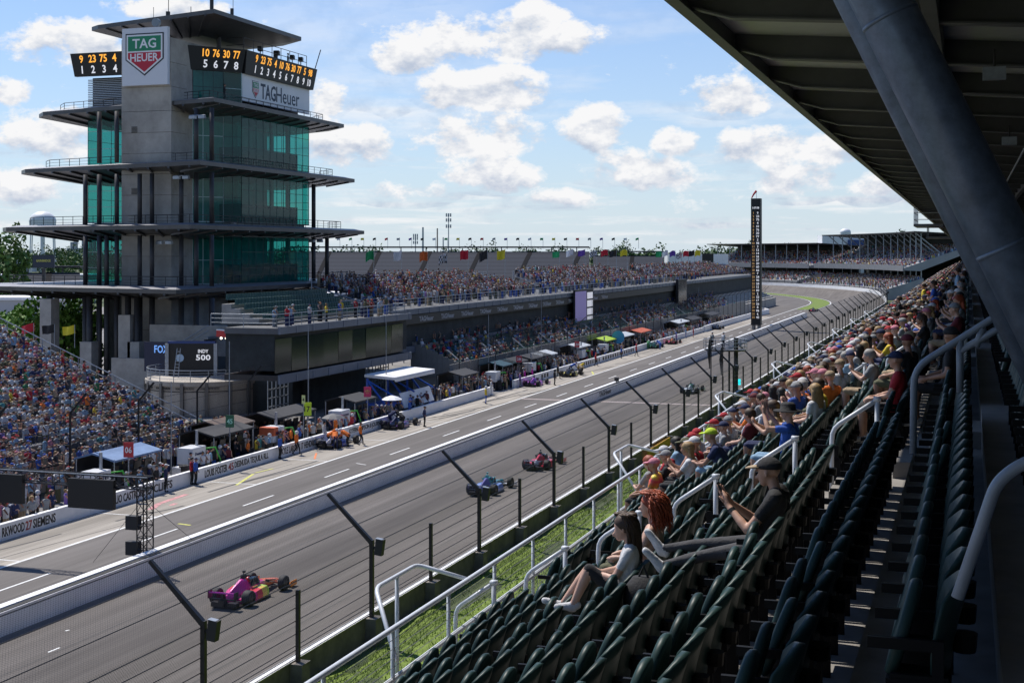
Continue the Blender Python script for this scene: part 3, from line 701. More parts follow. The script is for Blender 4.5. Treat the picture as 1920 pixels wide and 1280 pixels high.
# ================================================================== TIMING TOWER ("pagoda")
pg = thing('pagoda_tower', 'tall tiered control tower with wide dark eaves and teal glass walls', 'tower')
FXg = -76.0
gy0 = onX(453, 300, FXg).y; gy1 = onX(579, 300, FXg).y
def zat(py, p): return 15+(CY-py)*zc(p)/F
corner = Vector((FXg, gy0, 0))
lev = lambda py: zat(py, corner)
GLASS = bpy.data.materials.new('teal_glass'); GLASS.use_nodes = True; nt = GLASS.node_tree; N = nt.nodes; L = nt.links
bs = N['Principled BSDF']; bs.inputs['Base Color'].default_value = (0.01, 0.16, 0.14, 1); bs.inputs['Roughness'].default_value = 0.04; bs.inputs['Metallic'].default_value = 0.0; bs.inputs['Specular IOR Level'].default_value = 0.9
tr = N.new('ShaderNodeBsdfTransparent'); tr.inputs[0].default_value = (0.25, 0.78, 0.72, 1); mx = N.new('ShaderNodeMixShader'); mx.inputs[0].default_value = 0.36
L.new(tr.outputs[0], mx.inputs[1]); L.new(bs.outputs[0], mx.inputs[2]); L.new(mx.outputs[0], N['Material Output'].inputs[0])
MULL = mat('dark_mullion', (0.03, 0.05, 0.05), 0.4, 0.4); LMULL = mat('pale_mullion', (0.4, 0.5, 0.5), 0.4, 0.4)
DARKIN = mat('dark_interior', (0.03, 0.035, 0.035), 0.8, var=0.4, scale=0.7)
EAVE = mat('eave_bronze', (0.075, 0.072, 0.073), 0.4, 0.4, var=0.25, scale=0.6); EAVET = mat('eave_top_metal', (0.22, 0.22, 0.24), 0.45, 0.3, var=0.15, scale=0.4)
# plates: (left tip px, nose px, right tip px, roof thickness)
plates = [((73, 201), (401, 183), (645, 228)), ((40, 314), (375, 301), (665, 332)), ((5, 430), (356, 421), (683, 433)), ((-40, 549), (330, 543), (706, 524))]
XN = -73.6
plate_polys = []
for (lp, npx, rp) in plates:
    nose = onX(npx[0], npx[1], XN); zt = nose.z
    yl = nose.y+9.0; lt = onY(lp[0], lp[1], yl); ri = onX(rp[0], rp[1], XN)
    ry = min(ri.y, gy1+13)
    xb = lt.x
    poly = [(XN, nose.y), (XN, ry), (XN-4, ry+4), (xb+3, ry+4), (xb, ry-2), (lt.x, lt.y), (lt.x+2.2, lt.y-2.2)]
    plate_polys.append((poly, zt))
    pl = MB(); n = len(poly)
    cx = sum(p[0] for p in poly)/n; cy_ = sum(p[1] for p in poly)/n
    inner = [(cx+(p[0]-cx)*0.66, cy_+(p[1]-cy_)*0.66) for p in poly]
    # thin edge, deeper towards the middle
    vs = [(p[0], p[1], zt) for p in poly]+[(p[0], p[1], zt-0.42) for p in poly]+[(p[0], p[1], zt-1.35) for p in inner]+[(cx+(p[0]-cx)*0.94, cy_+(p[1]-cy_)*0.94, zt+0.22) for p in poly]
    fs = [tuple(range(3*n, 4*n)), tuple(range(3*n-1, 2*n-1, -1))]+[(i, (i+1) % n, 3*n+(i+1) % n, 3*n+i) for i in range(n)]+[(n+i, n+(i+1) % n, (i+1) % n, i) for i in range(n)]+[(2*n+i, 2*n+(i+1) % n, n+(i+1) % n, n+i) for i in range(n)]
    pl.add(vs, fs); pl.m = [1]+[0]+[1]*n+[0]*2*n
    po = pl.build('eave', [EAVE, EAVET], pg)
    # ribs under the eave
    for i in range(9):
        t = (i+0.5)/9; a = Vector((poly[0][0]+(poly[6][0]-poly[0][0])*t, poly[0][1]+(poly[6][1]-poly[0][1])*t, zt-0.5)); c = Vector((inner[0][0]+(inner[6][0]-inner[0][0])*t, inner[0][1]+(inner[6][1]-inner[0][1])*t, zt-1.5))
        MB().beam(a, c, 0.22).build('rib', EAVE, po)
    for i in range(12):
        y = poly[0][1]+(poly[1][1]-poly[0][1])*(i+0.5)/12; MB().beam((XN-0.1, y, zt-0.5), (XN-3.2, y, zt-0.95), 0.18).build('rib', EAVE, po)
    # railing set back from the edge
    rb = MB(); ins = [(cx+(p[0]-cx)*0.86, cy_+(p[1]-cy_)*0.86) for p in poly]; ins = [ins[5], ins[6], ins[0], ins[1], ins[2]]
    for a, c in zip(ins[:-1], ins[1:]):
        A = Vector((a[0], a[1], zt+0.2)); C_ = Vector((c[0], c[1], zt+0.2)); ln = (C_-A).length; m_ = max(1, int(ln/1.6))
        for h_ in (0.95, 0.62, 0.3): rb.tube(A+UP*h_, C_+UP*h_, 0.035 if h_ > 0.9 else 0.018, None, 5)
        for i in range(m_+1): q = A+(C_-A)*(i/m_); rb.tube(q, q+UP*0.97, 0.035, None, 5)
    rb.build('railing', DSTEEL, po)
Z_P = [zt for _, zt in plate_polys]      # 5th, 4th, 3rd, 2nd eave
# concrete core
YCORE = 127.0
ca = onY(228, 300, YCORE).x; cb = onY(321, 300, YCORE).x
core_top = zat(70, Vector((cb, YCORE, 0)))
CORE = mat('tower_concrete', (0.37, 0.345, 0.305), 0.85, var=0.25, scale=0.5, bump=0.15)
zs = [0]+[zt-1.0 for zt in Z_P[::-1]]+[core_top]
for i in range(len(zs)-1):
    MB().box(ca, cb, YCORE, gy1-4, zs[i]+0.02, zs[i+1]-0.02).build('core_wall', CORE, pg)
for i in range(len(zs)-1):            # board-marked panel joints
    for t in (0.33, 0.66):
        z = zs[i]+(zs[i+1]-zs[i])*t; MB().box(ca-0.004, cb+0.004, YCORE-0.006, YCORE+3, z-0.03, z+0.03).build('panel_joint', CONCD, pg)
for (px, py) in ((252, 243), (252, 358)):
    q = onY(px, py, YCORE-0.02); b = MB(); [b.box(q.x-0.35, q.x+0.35, YCORE-0.06, YCORE-0.01, q.z-0.35+i*0.14, q.z-0.28+i*0.14) for i in range(5)]; b.build('vent', DSTEEL, pg)
# glass storeys
YL = 134.0
xl = onY(165, 300, YL).x
def glass_wall(a, c, z0, z1, nx, nz, name='glass_wall', mull=MULL):
    """a,c: plan points; panes as own pieces with mullions between"""
    A = Vector((a[0], a[1], 0)); C_ = Vector((c[0], c[1], 0)); d = (C_-A)/nx; nn = Vector((d.y, -d.x, 0)).normalized()
    w = thing('x', None, None) if False else None
    root = link(name, MB().beam(A+UP*(z0+0.03), C_+UP*(z0+0.03), 0.1).beam(A+UP*(z1-0.03), C_+UP*(z1-0.03), 0.1).mesh('head_and_sill', mull), pg)
    hz = (z1-z0)/nz
    me = MB().quad(Vector((0, 0, 0)), d*0.985, d*0.985+UP*hz*0.985, UP*hz*0.985).mesh('pane', GLASS)
    for i in range(nx):
        for j in range(nz): link('pane', me, root, A+d*(i+0.0075)+UP*(z0+hz*(j+0.0075)))
    mm = MB()
    for i in range(nx+1): mm.beam(A+d*i+UP*z0, A+d*i+UP*z1, 0.055)
    for j in range(1, nz): mm.beam(A+UP*(z0+hz*j), C_+UP*(z0+hz*j), 0.05)
    mm.build('mullions', mull, root); return root
tiers = [(lev(207), lev(309), 0), (lev(325), lev(417), 1), (lev(443), lev(532), 2)]
tiers = [(max(a, c), min(a, c), i) for a, c, i in tiers]
xr2 = cb
for (zt, zb, i) in tiers:
    glass_wall((FXg, gy0), (FXg, gy1), zb, zt, 10, 3)                              # track side
    glass_wall((cb+0.02, 131.2), (FXg-1.2, 131.2+2.6), zb, zt, 3, 2, 'glass_wall', LMULL)   # corner
    glass_wall((FXg-1.2, 133.8), (FXg, gy0), zb, zt, 2, 2, 'glass_wall', MULL)
    glass_wall((xl, YL), (ca, YL), zb, zt, 5, 3, 'glass_wall', LMULL)
    glass_wall((FXg, gy1), (xl+4, gy1), zb, zt, 8, 2)
    glass_wall((xl, gy1), (xl, YL), zb, zt, 8, 2)
    # floor slabs, partitions and back wall seen through the glass
    b = MB(); b.box(xl+0.4, FXg-0.4, YL+0.6, gy1-0.4, zb-0.35, zb-0.02); b.box(xl+0.4, FXg-0.4, YL+0.6, gy1-0.4, zt+0.02, zt+0.3); b.build('floor_slab', CONC, pg)
    b = MB(); zm = zb+(zt-zb)*0.55; b.box(ca+1, FXg-5.4, gy0+3.5, gy0+3.7, zb, zt)
    b.build('partition', DARKIN, pg)
    for q in range(4): MB().box(FXg-2.6, FXg-2.2, gy0+3.0+q*4.1, gy0+3.4+q*4.1, zb, zt).build('inner_column', CONC, pg)
    # tiered viewing seats behind the glass
    b = MB(); 
    for q in range(5): b.box(FXg-6.5+q*0.9, FXg-0.9, gy0+1.2, gy1-1.2, zb+(4-q)*0.42, zb+(5-q)*0.42-0.01)
    b.build('viewing_terrace', DARKIN, pg)
# storey under the second eave: dark open ground levels
z2 = Z_P[3]
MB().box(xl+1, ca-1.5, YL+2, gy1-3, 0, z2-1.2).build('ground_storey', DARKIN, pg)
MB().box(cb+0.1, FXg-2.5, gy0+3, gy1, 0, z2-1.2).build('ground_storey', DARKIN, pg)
# perimeter columns
colpx = [(160, 0, 3), (186, 0, 4), (200, 0, 4), (219, 0, 4), (262, 2, 4), (285, 2, 4), (340, 2, 4), (368, 0, 4), (397, 0, 4)]
zlev = [0.0, Z_P[3]-1.0, Z_P[2]-1.0, Z_P[1]-1.0, Z_P[0]-1.0]
ztop = [0, Z_P[3]+0.2, Z_P[2]+0.2, Z_P[1]+0.2]
for (px, a, t) in colpx:
    for lvl in range(4):
        if (px in (262, 285, 340) and lvl > 2) or (px in (160, 200) and lvl == 3) or (px == 200 and lvl == 2): continue
        z0 = 0 if lvl == 0 else ztop[lvl]; z1 = zlev[lvl+1]
        Yc = YCORE-1.2+(-1.0 if lvl <= 1 else 0.2); x = onY(px, 400, Yc).x
        MB().tube((x, Yc, z0), (x, Yc, z1), 0.24 if lvl else 0.3, None, 10).build('column', DSTEEL, pg, smooth=True)
for (px, lvl) in ((588, 2), (588, 1), (613, 1)):
    yy = onX(px, 450, FXg+0.6).y; MB().tube((FXg+0.6, yy, ztop[lvl]), (FXg+0.6, yy, zlev[lvl+1]), 0.26, None, 10).build('column', DSTEEL, pg, smooth=True)
for (px, h) in ((168, 640), (257, 640), (93, 560), (240, 590)):
    x = onY(px, 600, 124).x; MB().tube((x, 124, 0), (x, 124, z2-0.9), 0.32, None, 10).build('column', DSTEEL, pg, smooth=True); MB().box(x-0.7, x+0.7, 123.3, 124.7, 0, zat(h, Vector((x, 124, 0)))).build('pier', CONC, pg)
# lamps under eaves
for (px, py) in ((340, 333), (370, 220), (308, 455), (592, 452)):
    q = onY(px, py, YCORE-1.6) if px < 500 else onX(px, py, FXg+1.2); b = MB(); b.box(q.x-0.9, q.x-0.2, q.y-0.2, q.y+0.2, q.z-0.15, q.z+0.15); b.box(q.x+0.2, q.x+0.9, q.y-0.2, q.y+0.2, q.z-0.15, q.z+0.15); b.tube((q.x-0.9, q.y, q.z+0.2), (q.x+0.9, q.y, q.z+0.2), 0.05); b.build('floodlight', STEEL, pg)
# top storey: scoreboard, banner, louvres
t0, t1 = Z_P[0]+0.2, lev(137)
glass_wall((cb+0.05, 131.2), (FXg-1.2, 133.8), t0, t1, 3, 2, 'glass_wall', MULL); glass_wall((FXg-1.2, 133.8), (FXg, gy0), t0, t1, 1, 2, 'glass_wall', LMULL)
b = MB()
for i in range(16): z = t0+0.3+i*0.2; b.box(xl, ca, YL, YL+0.1, z, z+0.1)
b.build('louvres', STEEL, pg); MB().box(xl+0.2, ca, YL+0.6, YL+0.8, t0, t1).build('louvre_back', DARKIN, pg)
MB().box(ca+1, FXg-1, gy0+2, gy1-1, t0, t1+2.2).build('penthouse', DARKIN, pg)
ban = link('banner', MB().box(FXg-0.1, FXg+0.08, gy0+0.05, gy1, lev(189), lev(138)).mesh('banner', mat('banner_white', (0.75, 0.76, 0.77), 0.6, var=0.05, scale=0.3)), pg)
BANT = mat('banner_lettering', (0.03, 0.05, 0.08), 0.6)
ym = lambda px: onX(px, 170, FXg+0.09).y
text('lettering', 'TAG', BANT, ban, (FXg+0.095, (ym(489)+ym(517))/2, lev(163)), (0, 1, 0), (0, 0, 1), 1.75, ym(517)-ym(489), True); text('lettering', 'Heuer', BANT, ban, (FXg+0.095, (ym(518)+ym(561))/2, lev(163)), (0, 1, 0), (0, 0, 1), 1.75, ym(561)-ym(518), False)
def shield(c, right, w, h, parent):
    """plain shield emblem: white field, green upper and red lower half"""
    r = Vector(right).normalized(); nrm = r.cross(UP); c = Vector(c)
    def poly(pts, off, m, nm_):
        b = MB(); P = [c+r*(x*w)+UP*(y*h)+nrm*off for x, y in pts]; Q = [p+nrm*0.02 for p in P]
        n = len(P); b.add(P+Q, [tuple(range(n, 2*n)), tuple(range(n-1, -1, -1))]+[(i, (i+1) % n, n+(i+1) % n, n+i) for i in range(n)]); return b.build(nm_, m, parent)
    poly([(-0.5, 0.5), (-0.5, -0.12), (0, -0.5), (0.5, -0.12), (0.5, 0.5)], 0.0, mat('emblem_black', (0.015, 0.02, 0.03), 0.5), 'emblem_border')
    poly([(-0.47, 0.47), (-0.47, -0.105), (0, -0.46), (0.47, -0.105), (0.47, 0.47)], 0.022, mat('emblem_white', (0.8, 0.8, 0.8), 0.5), 'emblem_field')
    poly([(-0.43, 0.43), (-0.43, 0.085), (0.43, 0.085), (0.43, 0.43)], 0.044, mat('emblem_green', (0.01, 0.22, 0.10), 0.5), 'emblem_green')
    poly([(-0.43, 0.05), (-0.43, -0.085), (0, -0.41), (0.43, -0.085), (0.43, 0.05)], 0.044, mat('emblem_red', (0.5, 0.015, 0.04), 0.5), 'emblem_red')
    W_ = mat('emblem_white', (0.8, 0.8, 0.8))
    text('emblem_lettering', 'TAG', W_, parent, c+UP*(0.258*h)+nrm*0.07, r, UP, 0.23*h, 0.62*w, True); text('emblem_lettering', 'HEUER', W_, parent, c-UP*(0.07*h)+nrm*0.07, r, UP, 0.19*h, 0.74*w, True)
shield((FXg+0.09, (ym(473)+ym(485))/2, lev(163)), (0, 1, 0), (ym(485)-ym(473)), 1.9, ban)
# big sign on the core
q0 = onY(229, 60, YCORE-0.5); q1 = onY(314, 158, YCORE-0.5)
sg = link('sign_board', MB().box(q0.x, q1.x, YCORE-0.5, YCORE-0.05, q1.z, q0.z+0.3).mesh('sign_board', mat('sign_grey_white', (0.66, 0.67, 0.70), 0.5)), pg)
shield(((q0.x+q1.x)/2, YCORE-0.51, (q0.z+q1.z)/2+0.35), (1, 0, 0), (q1.x-q0.x)*0.84, (q0.z-q1.z)*0.78, sg)
# scoreboards
SB = mat('scoreboard_black', (0.008, 0.008, 0.009), 0.5); LEDO = mat('amber_digits', (0.9, 0.42, 0.05), 0.5, emit=(1.0, 0.42, 0.05, 0.9)); LEDW = mat('white_digits', (0.75, 0.75, 0.75), 0.5, emit=(0.9, 0.9, 0.95, 0.5))
sz0, sz1 = lev(138), lev(95)
def board(a, c, name='scoreboard'):
    A = Vector((a[0], a[1], 0)); C_ = Vector((c[0], c[1], 0)); d = (C_-A).normalized(); nn = Vector((d.y, -d.x, 0))
    b = MB(); o1 = nn*0.45; o2 = nn*0.85
    P = [A+UP*sz0, C_+UP*sz0, C_+UP*sz0+o1, A+UP*sz0+o1]; Q = [A-d*0.3+UP*sz1, C_+d*0.3+UP*sz1, C_+d*0.3+UP*sz1+o2, A-d*0.3+UP*sz1+o2]
    b.loft([P, Q]); return b.build(name, SB, pg), A, C_, d, nn
def digits(bd, ts, t0_, t1_, row, m):
    o, A, C_, d, nn = bd; n = len(ts); ln = (C_-A).length
    up = (UP*(sz1-sz0)+nn*0.4).normalized()
    for i, s_ in enumerate(ts):
        t = t0_+(t1_-t0_)*(i+0.5)/n; p = A+d*(ln*t)+UP*(sz0+(sz1-sz0)*row)+nn*(0.45+0.4*row+0.02)
        text('digit', s_, m, o, p, d, up, (sz1-sz0)*0.34, min(ln*(t1_-t0_)/n*0.66, text_mesh(s_, True)[1]*(sz1-sz0)*0.34/text_mesh(s_, True)[2]*0.9), True)
bd = board((xl-0.6, YL-1.2), (ca, YL-1.2)); tv_ = (onY(232, 120, YL-1.2).x-xl+0.6)/(ca-xl+0.6); digits(bd, ['9', '23', '75', '4'], 0.04, tv_, 0.74, LEDO); digits(bd, ['1', '2', '3', '4'], 0.04, tv_, 0.28, LEDW)
sb_l = onY(352, 120, 131.0).x
bd = board((sb_l, 131.0), (FXg-0.1, gy0-0.1)); digits(bd, ['10', '76', '30', '77'], 0.2, 0.98, 0.74, LEDO); digits(bd, ['5', '6', '7', '8'], 0.2, 0.98, 0.28, LEDW)
bd = board((FXg, gy0), (FXg, gy1+0.3)); digits(bd, ['9', '23', '75', '4', '10', '76', '30', '77', '5', '98'], 0.08, 0.96, 0.74, LEDO); digits(bd, [str(i) for i in range(1, 11)], 0.08, 0.96, 0.28, LEDW)
# roof deck railing, camera gear, top roof
b = MB()
for h_ in (1.6, 0.8): b.tube((FXg-0.3, gy0+1, sz1+h_), (FXg-0.3, gy1, sz1+h_), 0.04, None, 5); b.tube((FXg-0.3, gy0+1, sz1+h_), (cb+1.0, gy0+1, sz1+h_), 0.04, None, 5)
for i in range(8): y = gy0+1+(gy1-gy0-1)*i/7; b.tube((FXg-0.3, y, sz1-0.2), (FXg-0.3, y, sz1+1.6), 0.04, None, 5)
b.build('roof_railing', DSTEEL, pg)
MB().box(ca+1.5, FXg-0.2, gy0+0.3, gy1-0.2, sz1-0.5, sz1-0.2).build('roof_deck', CONC, pg)
for (px, py) in ((488, 92), (520, 100), (548, 108), (564, 112)):
    q = onX(px, py, FXg-1.0); b = MB(); b.obox(q, 0.5, 0.9, 0.5, 0.3); b.tube(q, (q.x, q.y, sz1-0.2), 0.06, None, 6); b.build('camera_unit', BLACK, pg)
rn = onX(402, 17, -75.0); zr = rn.z; rr = onX(565, 68, -75.0); ry = min(rr.y, gy1+4); rl = onY(172, 36, rn.y+6)
poly = [(-75.0, rn.y), (-75.0, ry), (-79, ry+3), (rl.x+2, ry+3), (rl.x, ry), (rl.x, rl.y), (rl.x+1.5, rl.y-1)]
n = len(poly); cx = sum(p[0] for p in poly)/n; cy_ = sum(p[1] for p in poly)/n
vs = [(p[0], p[1], zr) for p in poly]+[(p[0], p[1], zr-0.45) for p in poly]+[(cx+(p[0]-cx)*0.5, cy_+(p[1]-cy_)*0.5, zr-1.5) for p in poly]
fs = [tuple(range(n)), tuple(range(3*n-1, 2*n-1, -1))]+[(n+i, n+(i+1) % n, (i+1) % n, i) for i in range(n)]+[(2*n+i, 2*n+(i+1) % n, n+(i+1) % n, n+i) for i in range(n)]
rf = MB().add(vs, fs).build('top_roof', EAVE, pg)
for i in range(7):
    t = (i+0.5)/7; a = Vector((poly[0][0]+(poly[6][0]-poly[0][0])*t, poly[0][1]+(poly[6][1]-poly[0][1])*t, zr-0.5)); MB().beam(a, (cx+(a.x-cx)*0.5, cy_+(a.y-cy_)*0.5, zr-1.5), 0.2).build('rib', EAVE, rf)
for (fx, fy) in ((-80, gy0+2), (-80, gy1-1), (-86, gy0+2)): MB().tube((fx, fy, sz1-0.3), (fx, fy, zr-1.0), 0.25, None, 8).build('column', DSTEEL, pg)
q = onY(293, 43, YCORE-0.3); MB().tube((q.x, YCORE-0.5, q.z), (q.x, YCORE-0.1, q.z), 0.45, None, 16).build('dish', mat('dish_blue_grey', (0.2, 0.24, 0.27), 0.5), pg)
for (px, h, r) in ((288, 2.2, 0.03), (315, 1.6, 0.25), (358, 2.0, 0.04), (397, 3.4, 0.22), (435, 1.5, 0.2), (437, 3.0, 0.03), (316, 3.0, 0.04)):
    q = onY(px, 20, rn.y+8); MB().tube((q.x, q.y, zr), (q.x, q.y, zr+h), r, None, 8).build('antenna', DSTEEL, pg)
MB().tube((FXg+0.6, gy1+0.3, sz1-0.2), (FXg+1.2, gy1+0.8, sz1+2.4), 0.06, None, 6).build('antenna', DSTEEL, pg)
# ---------------------------------------------------------------- podium stage in front of the tower
sc_ = onZ(408, 781, 0.0); SC = Vector((sc_.x-4.0, sc_.y+4.2, 0)); SR = 5.2
stg = thing('round_stage', 'round concrete podium stage with railing in front of the tower', 'stage')
PODM = mat('podium_panels', (0.42, 0.38, 0.33), 0.7, var=0.12, scale=0.6)
def ringpts(r, z, a0, a1, n): return [SC+Vector((r*math.cos(a), r*math.sin(a), z)) for a in np.linspace(a0, a1, n)]
b = MB(); b.prism([(p.x, p.y) for p in ringpts(SR, 0, 0, 2*math.pi*47/48, 48)], 0, 2.75); b.build('drum', PODM, stg, smooth=False)
b = MB(); b.prism([(p.x, p.y) for p in ringpts(SR+0.18, 0, 0, 2*math.pi*47/48, 48)], 2.752, 3.15); b.build('rim', PODM, stg)
b = MB(); b.prism([(p.x, p.y) for p in ringpts(SR+0.03, 0, 0, 2*math.pi*47/48, 48)], 2.2, 2.28); b.build('band', DSTEEL, stg)
for i in range(12):
    a = -math.pi*0.98+i*0.42; p = SC+Vector((math.cos(a), math.sin(a), 0))*(SR+0.12); MB().obox(p+UP*1.5, 0.3, 0.3, 3.0, a).build('pilaster', mat('pilaster_steel', (0.16, 0.155, 0.15), 0.5, 0.4), stg)
for i in range(5):
    a = -2.6+i*0.42; p = SC+Vector((math.cos(a), math.sin(a), 0))*(SR+0.2); text('lettering', 'INDIANAPOLIS MOTOR SPEEDWAY', BLACK, stg, p+UP*2.55, (-math.sin(a), math.cos(a), 0), UP, 0.22, 1.75, True)
for z, r in ((1.05, 0.04), (0.78, 0.02), (0.52, 0.02), (0.26, 0.02)):
    MB().path(ringpts(SR, 3.15+z, -math.pi*1.2, math.pi*0.1, 30), r, 6).build('rail', STEEL, stg)
for p in ringpts(SR, 3.15, -math.pi*1.2, math.pi*0.1, 14): MB().tube(p, p+UP*1.05, 0.035, None, 6).build('rail_post', STEEL, stg)
scr = thing('stage_backdrop', 'black stage backdrop board with white event lettering and perforated side pillars', 'backdrop')
q = SC+Vector((-1.8, 1.5, 3.15))
dx = Vector((CT, ST, 0)); W_ = 4.6
MB().obox(q+UP*1.55-dx*0.3, W_, 0.4, 3.1, TH).build('board', BLACK, scr)
MB().obox(q+UP*3.2-dx*0.3, W_, 0.5, 0.22, TH).build('top_strip', mat('blue_strip', (0.03, 0.06, 0.2), 0.5), scr)
fw = -FWD
text('lettering', '500', LEDW, scr, q+UP*1.75+dx*0.85+fw*0.22, dx, UP, 0.55, 1.4, True); text('lettering', 'INDY', LEDW, scr, q+UP*2.35+dx*0.85+fw*0.22, dx, UP, 0.34, 1.0, True)
MB().tube(q+UP*1.7-dx*1.4+fw*0.2, q+UP*1.7-dx*1.4+fw*0.23, 0.38, None, 20).build('round_badge', mat('pale_blue', (0.4, 0.55, 0.7), 0.5), scr)
for s_ in (-1, 1): MB().obox(q+UP*1.5+dx*(s_*2.35-0.3)+fw*0.2, 0.34, 0.3, 3.2, TH).build('side_pillar', STEEL, scr)
fx = thing('broadcast_panel', 'dark blue broadcast panel with glowing letters beside the stage', 'sign')
q = onY(297, 665, SC.y+1.5); MB().box(q.x-1.6, q.x+1.3, SC.y+1.5, SC.y+1.7, 3.4, 6.3).build('panel', mat('navy_panel', (0.008, 0.012, 0.045), 0.5), fx)
text('lettering', 'FOX', mat('blue_glow', (0.2, 0.4, 0.9), 0.5, emit=(0.2, 0.45, 1.0, 0.5)), fx, (q.x+0.35, SC.y+1.48, 5.6), (1, 0, 0), UP, 0.75, 1.6, True)
ld = thing('step_ladder', 'pale aluminium ladder standing on the stage', 'ladder'); b = MB(); q = onY(330, 690, SC.y-1.0)
for s_ in (-0.25, 0.25): b.tube((q.x+s_, q.y, 3.15), (q.x+s_*0.7, q.y+0.5, 5.9), 0.04, None, 6)
b.build('stiles', STEEL, ld)
for i in range(8): MB().box(q.x-0.22, q.x+0.22, q.y+0.06*i, q.y+0.06*i+0.06, 3.45+0.3*i, 3.49+0.3*i).build('rung', STEEL, ld)
cr = thing('red_camera_crane', 'red and white camera crane with a long boom on the stage', 'crane'); q = onY(455, 690, SC.y+1)
b = MB(); b.box(q.x-0.35, q.x+0.35, q.y-0.35, q.y+0.35, 3.15, 6.9); b.build('mast', mat('dark_red', (0.22, 0.015, 0.02), 0.5), cr)
b = MB(); b.obox((q.x-0.2, q.y, 7.15), 5.0, 0.5, 0.6, 0.0, ry=0.06); b.build('boom', mat('crane_red', (0.5, 0.03, 0.03), 0.45), cr)
b = MB(); b.obox((q.x-0.2, q.y, 7.5), 5.0, 0.52, 0.1, 0.0, ry=0.06); b.build('boom_top', mat('lamp_white', (0.8, 0.8, 0.8), 0.5), cr)
for i in range(4): MB().ball((q.x-2.2+i*0.55, q.y-0.2, 6.85), 0.12, 0.12, 0.12).build('lamp', mat('lit_lamp', (0.9, 0.85, 0.7), 0.5, emit=(1, 0.9, 0.7, 3)), cr)
# concrete ramp walls and stairs by the tower foot
rw = thing('ramp_wall', 'plain concrete retaining wall beside the crowded stand', 'wall'); a = onZ(215, 742, 0); MB().box(onY(213, 700, 121).x, onY(312, 700, 121).x, 120.6, 121, 0, 4.4).build('wall', CONC, rw)
st = thing('concrete_stairs', 'concrete stair block with sloped balustrade under the tower', 'stairs')
xa, xb = onY(265, 640, 123).x, onY(455, 640, 123).x
MB().box(xa, xb, 124.5, 125.5, 4.5, 7.6).build('landing_wall', CONC, st)
b = MB(); [b.box(xa+2.0+i*0.42, xa+2.5+i*0.42, 122.6, 124.4, 3.2+i*0.24, 3.45+i*0.24) for i in range(14)]; b.build('flight', CONC, st)
b = MB(); b.tube((xa+2, 122.6, 4.4), (xa+8, 122.6, 7.7), 0.05); b.tube((xa+2, 122.6, 3.9), (xa+8, 122.6, 7.2), 0.05); b.build('balustrade', STEEL, st)
# ================================================================== PITSIDE SUITES
su = thing('pit_suites', 'long low suite building with grey ledges, dark glass and a roof terrace', 'building')
LEDGE = mat('ledge_grey_metal', (0.15, 0.17, 0.205), 0.5, 0.2, var=0.12, scale=0.5); DGL = mat('dark_suite_glass', (0.010, 0.024, 0.020), 0.12, 0.0, spec=0.2)
SXN, SXF = -54.0, -57.0
yn0, yn1 = onX(524, 690, SXN).y, onX(772, 652, SXN).y; yf1 = 400.0
zl, zr_ = 4.95, 8.35
def suite(x, y0, y1, zl, zr_, fin, dp=14):
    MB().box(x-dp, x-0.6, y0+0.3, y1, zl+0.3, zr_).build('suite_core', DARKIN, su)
    MB().box(x-0.15, x, y0, y1, zl-0.75, zl).build('lower_ledge', LEDGE, su); MB().box(x-dp, x-0.15, y0+0.1, y1, zl-0.5, zl-0.05).build('soffit', DSTEEL, su)
    MB().box(x-0.15, x, y0, y1, zr_, zr_+0.62).build('roof_ledge', LEDGE, su); MB().box(x-dp, x-0.15, y0+0.1, y1, zr_+0.0, zr_+0.5).build('roof_slab', mat('dark_roof_membrane', (.13, .13, .13), .9, var=.2, scale=.3), su)
    y = y0
    while y < min(y1, 330)-0.1:
        f = link('ledge_fin', fin, su, (x, y, zr_)); f = link('ledge_fin', fin, su, (x, y, zl-0.75)); y += 3.1
fin = MB().box(0, 0.05, -0.05, 0.05, 0, 0.62).mesh('ledge_fin', mat('fin_grey', (0.2, 0.22, 0.26), 0.5))
suite(SXN, yn0, yn1, zl-0.05, zr_-0.1, fin, 5.2); MB().box(SXN-14, SXN-5.21, yn0+16, yn1, 0, zr_+0.38).build('rear_wing', DARKIN, su); suite(SXF, yn1+0.05, yf1, zl, zr_, fin)
# glazing panes
pane = MB().quad((0, 0, 0), (0, 3.0, 0), (0, 3.0, 2.85), (0, 0, 2.85)).mesh('pane', DGL)
y = yn0+0.1
while y < yn1-3: link('pane', pane, su, (SXN-0.5, y, zl+0.05)).rotation_euler = (0, rng.uniform(-.02, .02), rng.uniform(-.02, .02)); y += 3.05
# ribbon with repeated lettering on the far part
rib = MB().box(SXF-0.12, SXF-0.02, yn1+0.6, yf1-120, zr_-1.05, zr_-0.08).build('ribbon', mat('ribbon_black', (0.02, 0.02, 0.022), 0.5), su)
LG = mat('ribbon_lettering', (0.45, 0.45, 0.46), 0.6)
pr = proj; yy = onX(800, 600, SXF).y
for k in range(13): text('lettering', 'TAGHeuer', LG, rib, (SXF-0.015, yy+k*6.6, zr_-0.58), (0, 1, 0), (0, 0, 1), 0.55, 4.2, True)
# seats and people shelf inside the open suites
MB().box(SXF-3.6, SXF-0.4, yn1+0.6, yf1, zl+0.0, zl+0.35).build('suite_tier', DARKIN, su); MB().box(SXF-3.6, SXF-1.6, yn1+0.6, yf1, zl+0.36, zl+0.8).build('suite_tier', DARKIN, su)
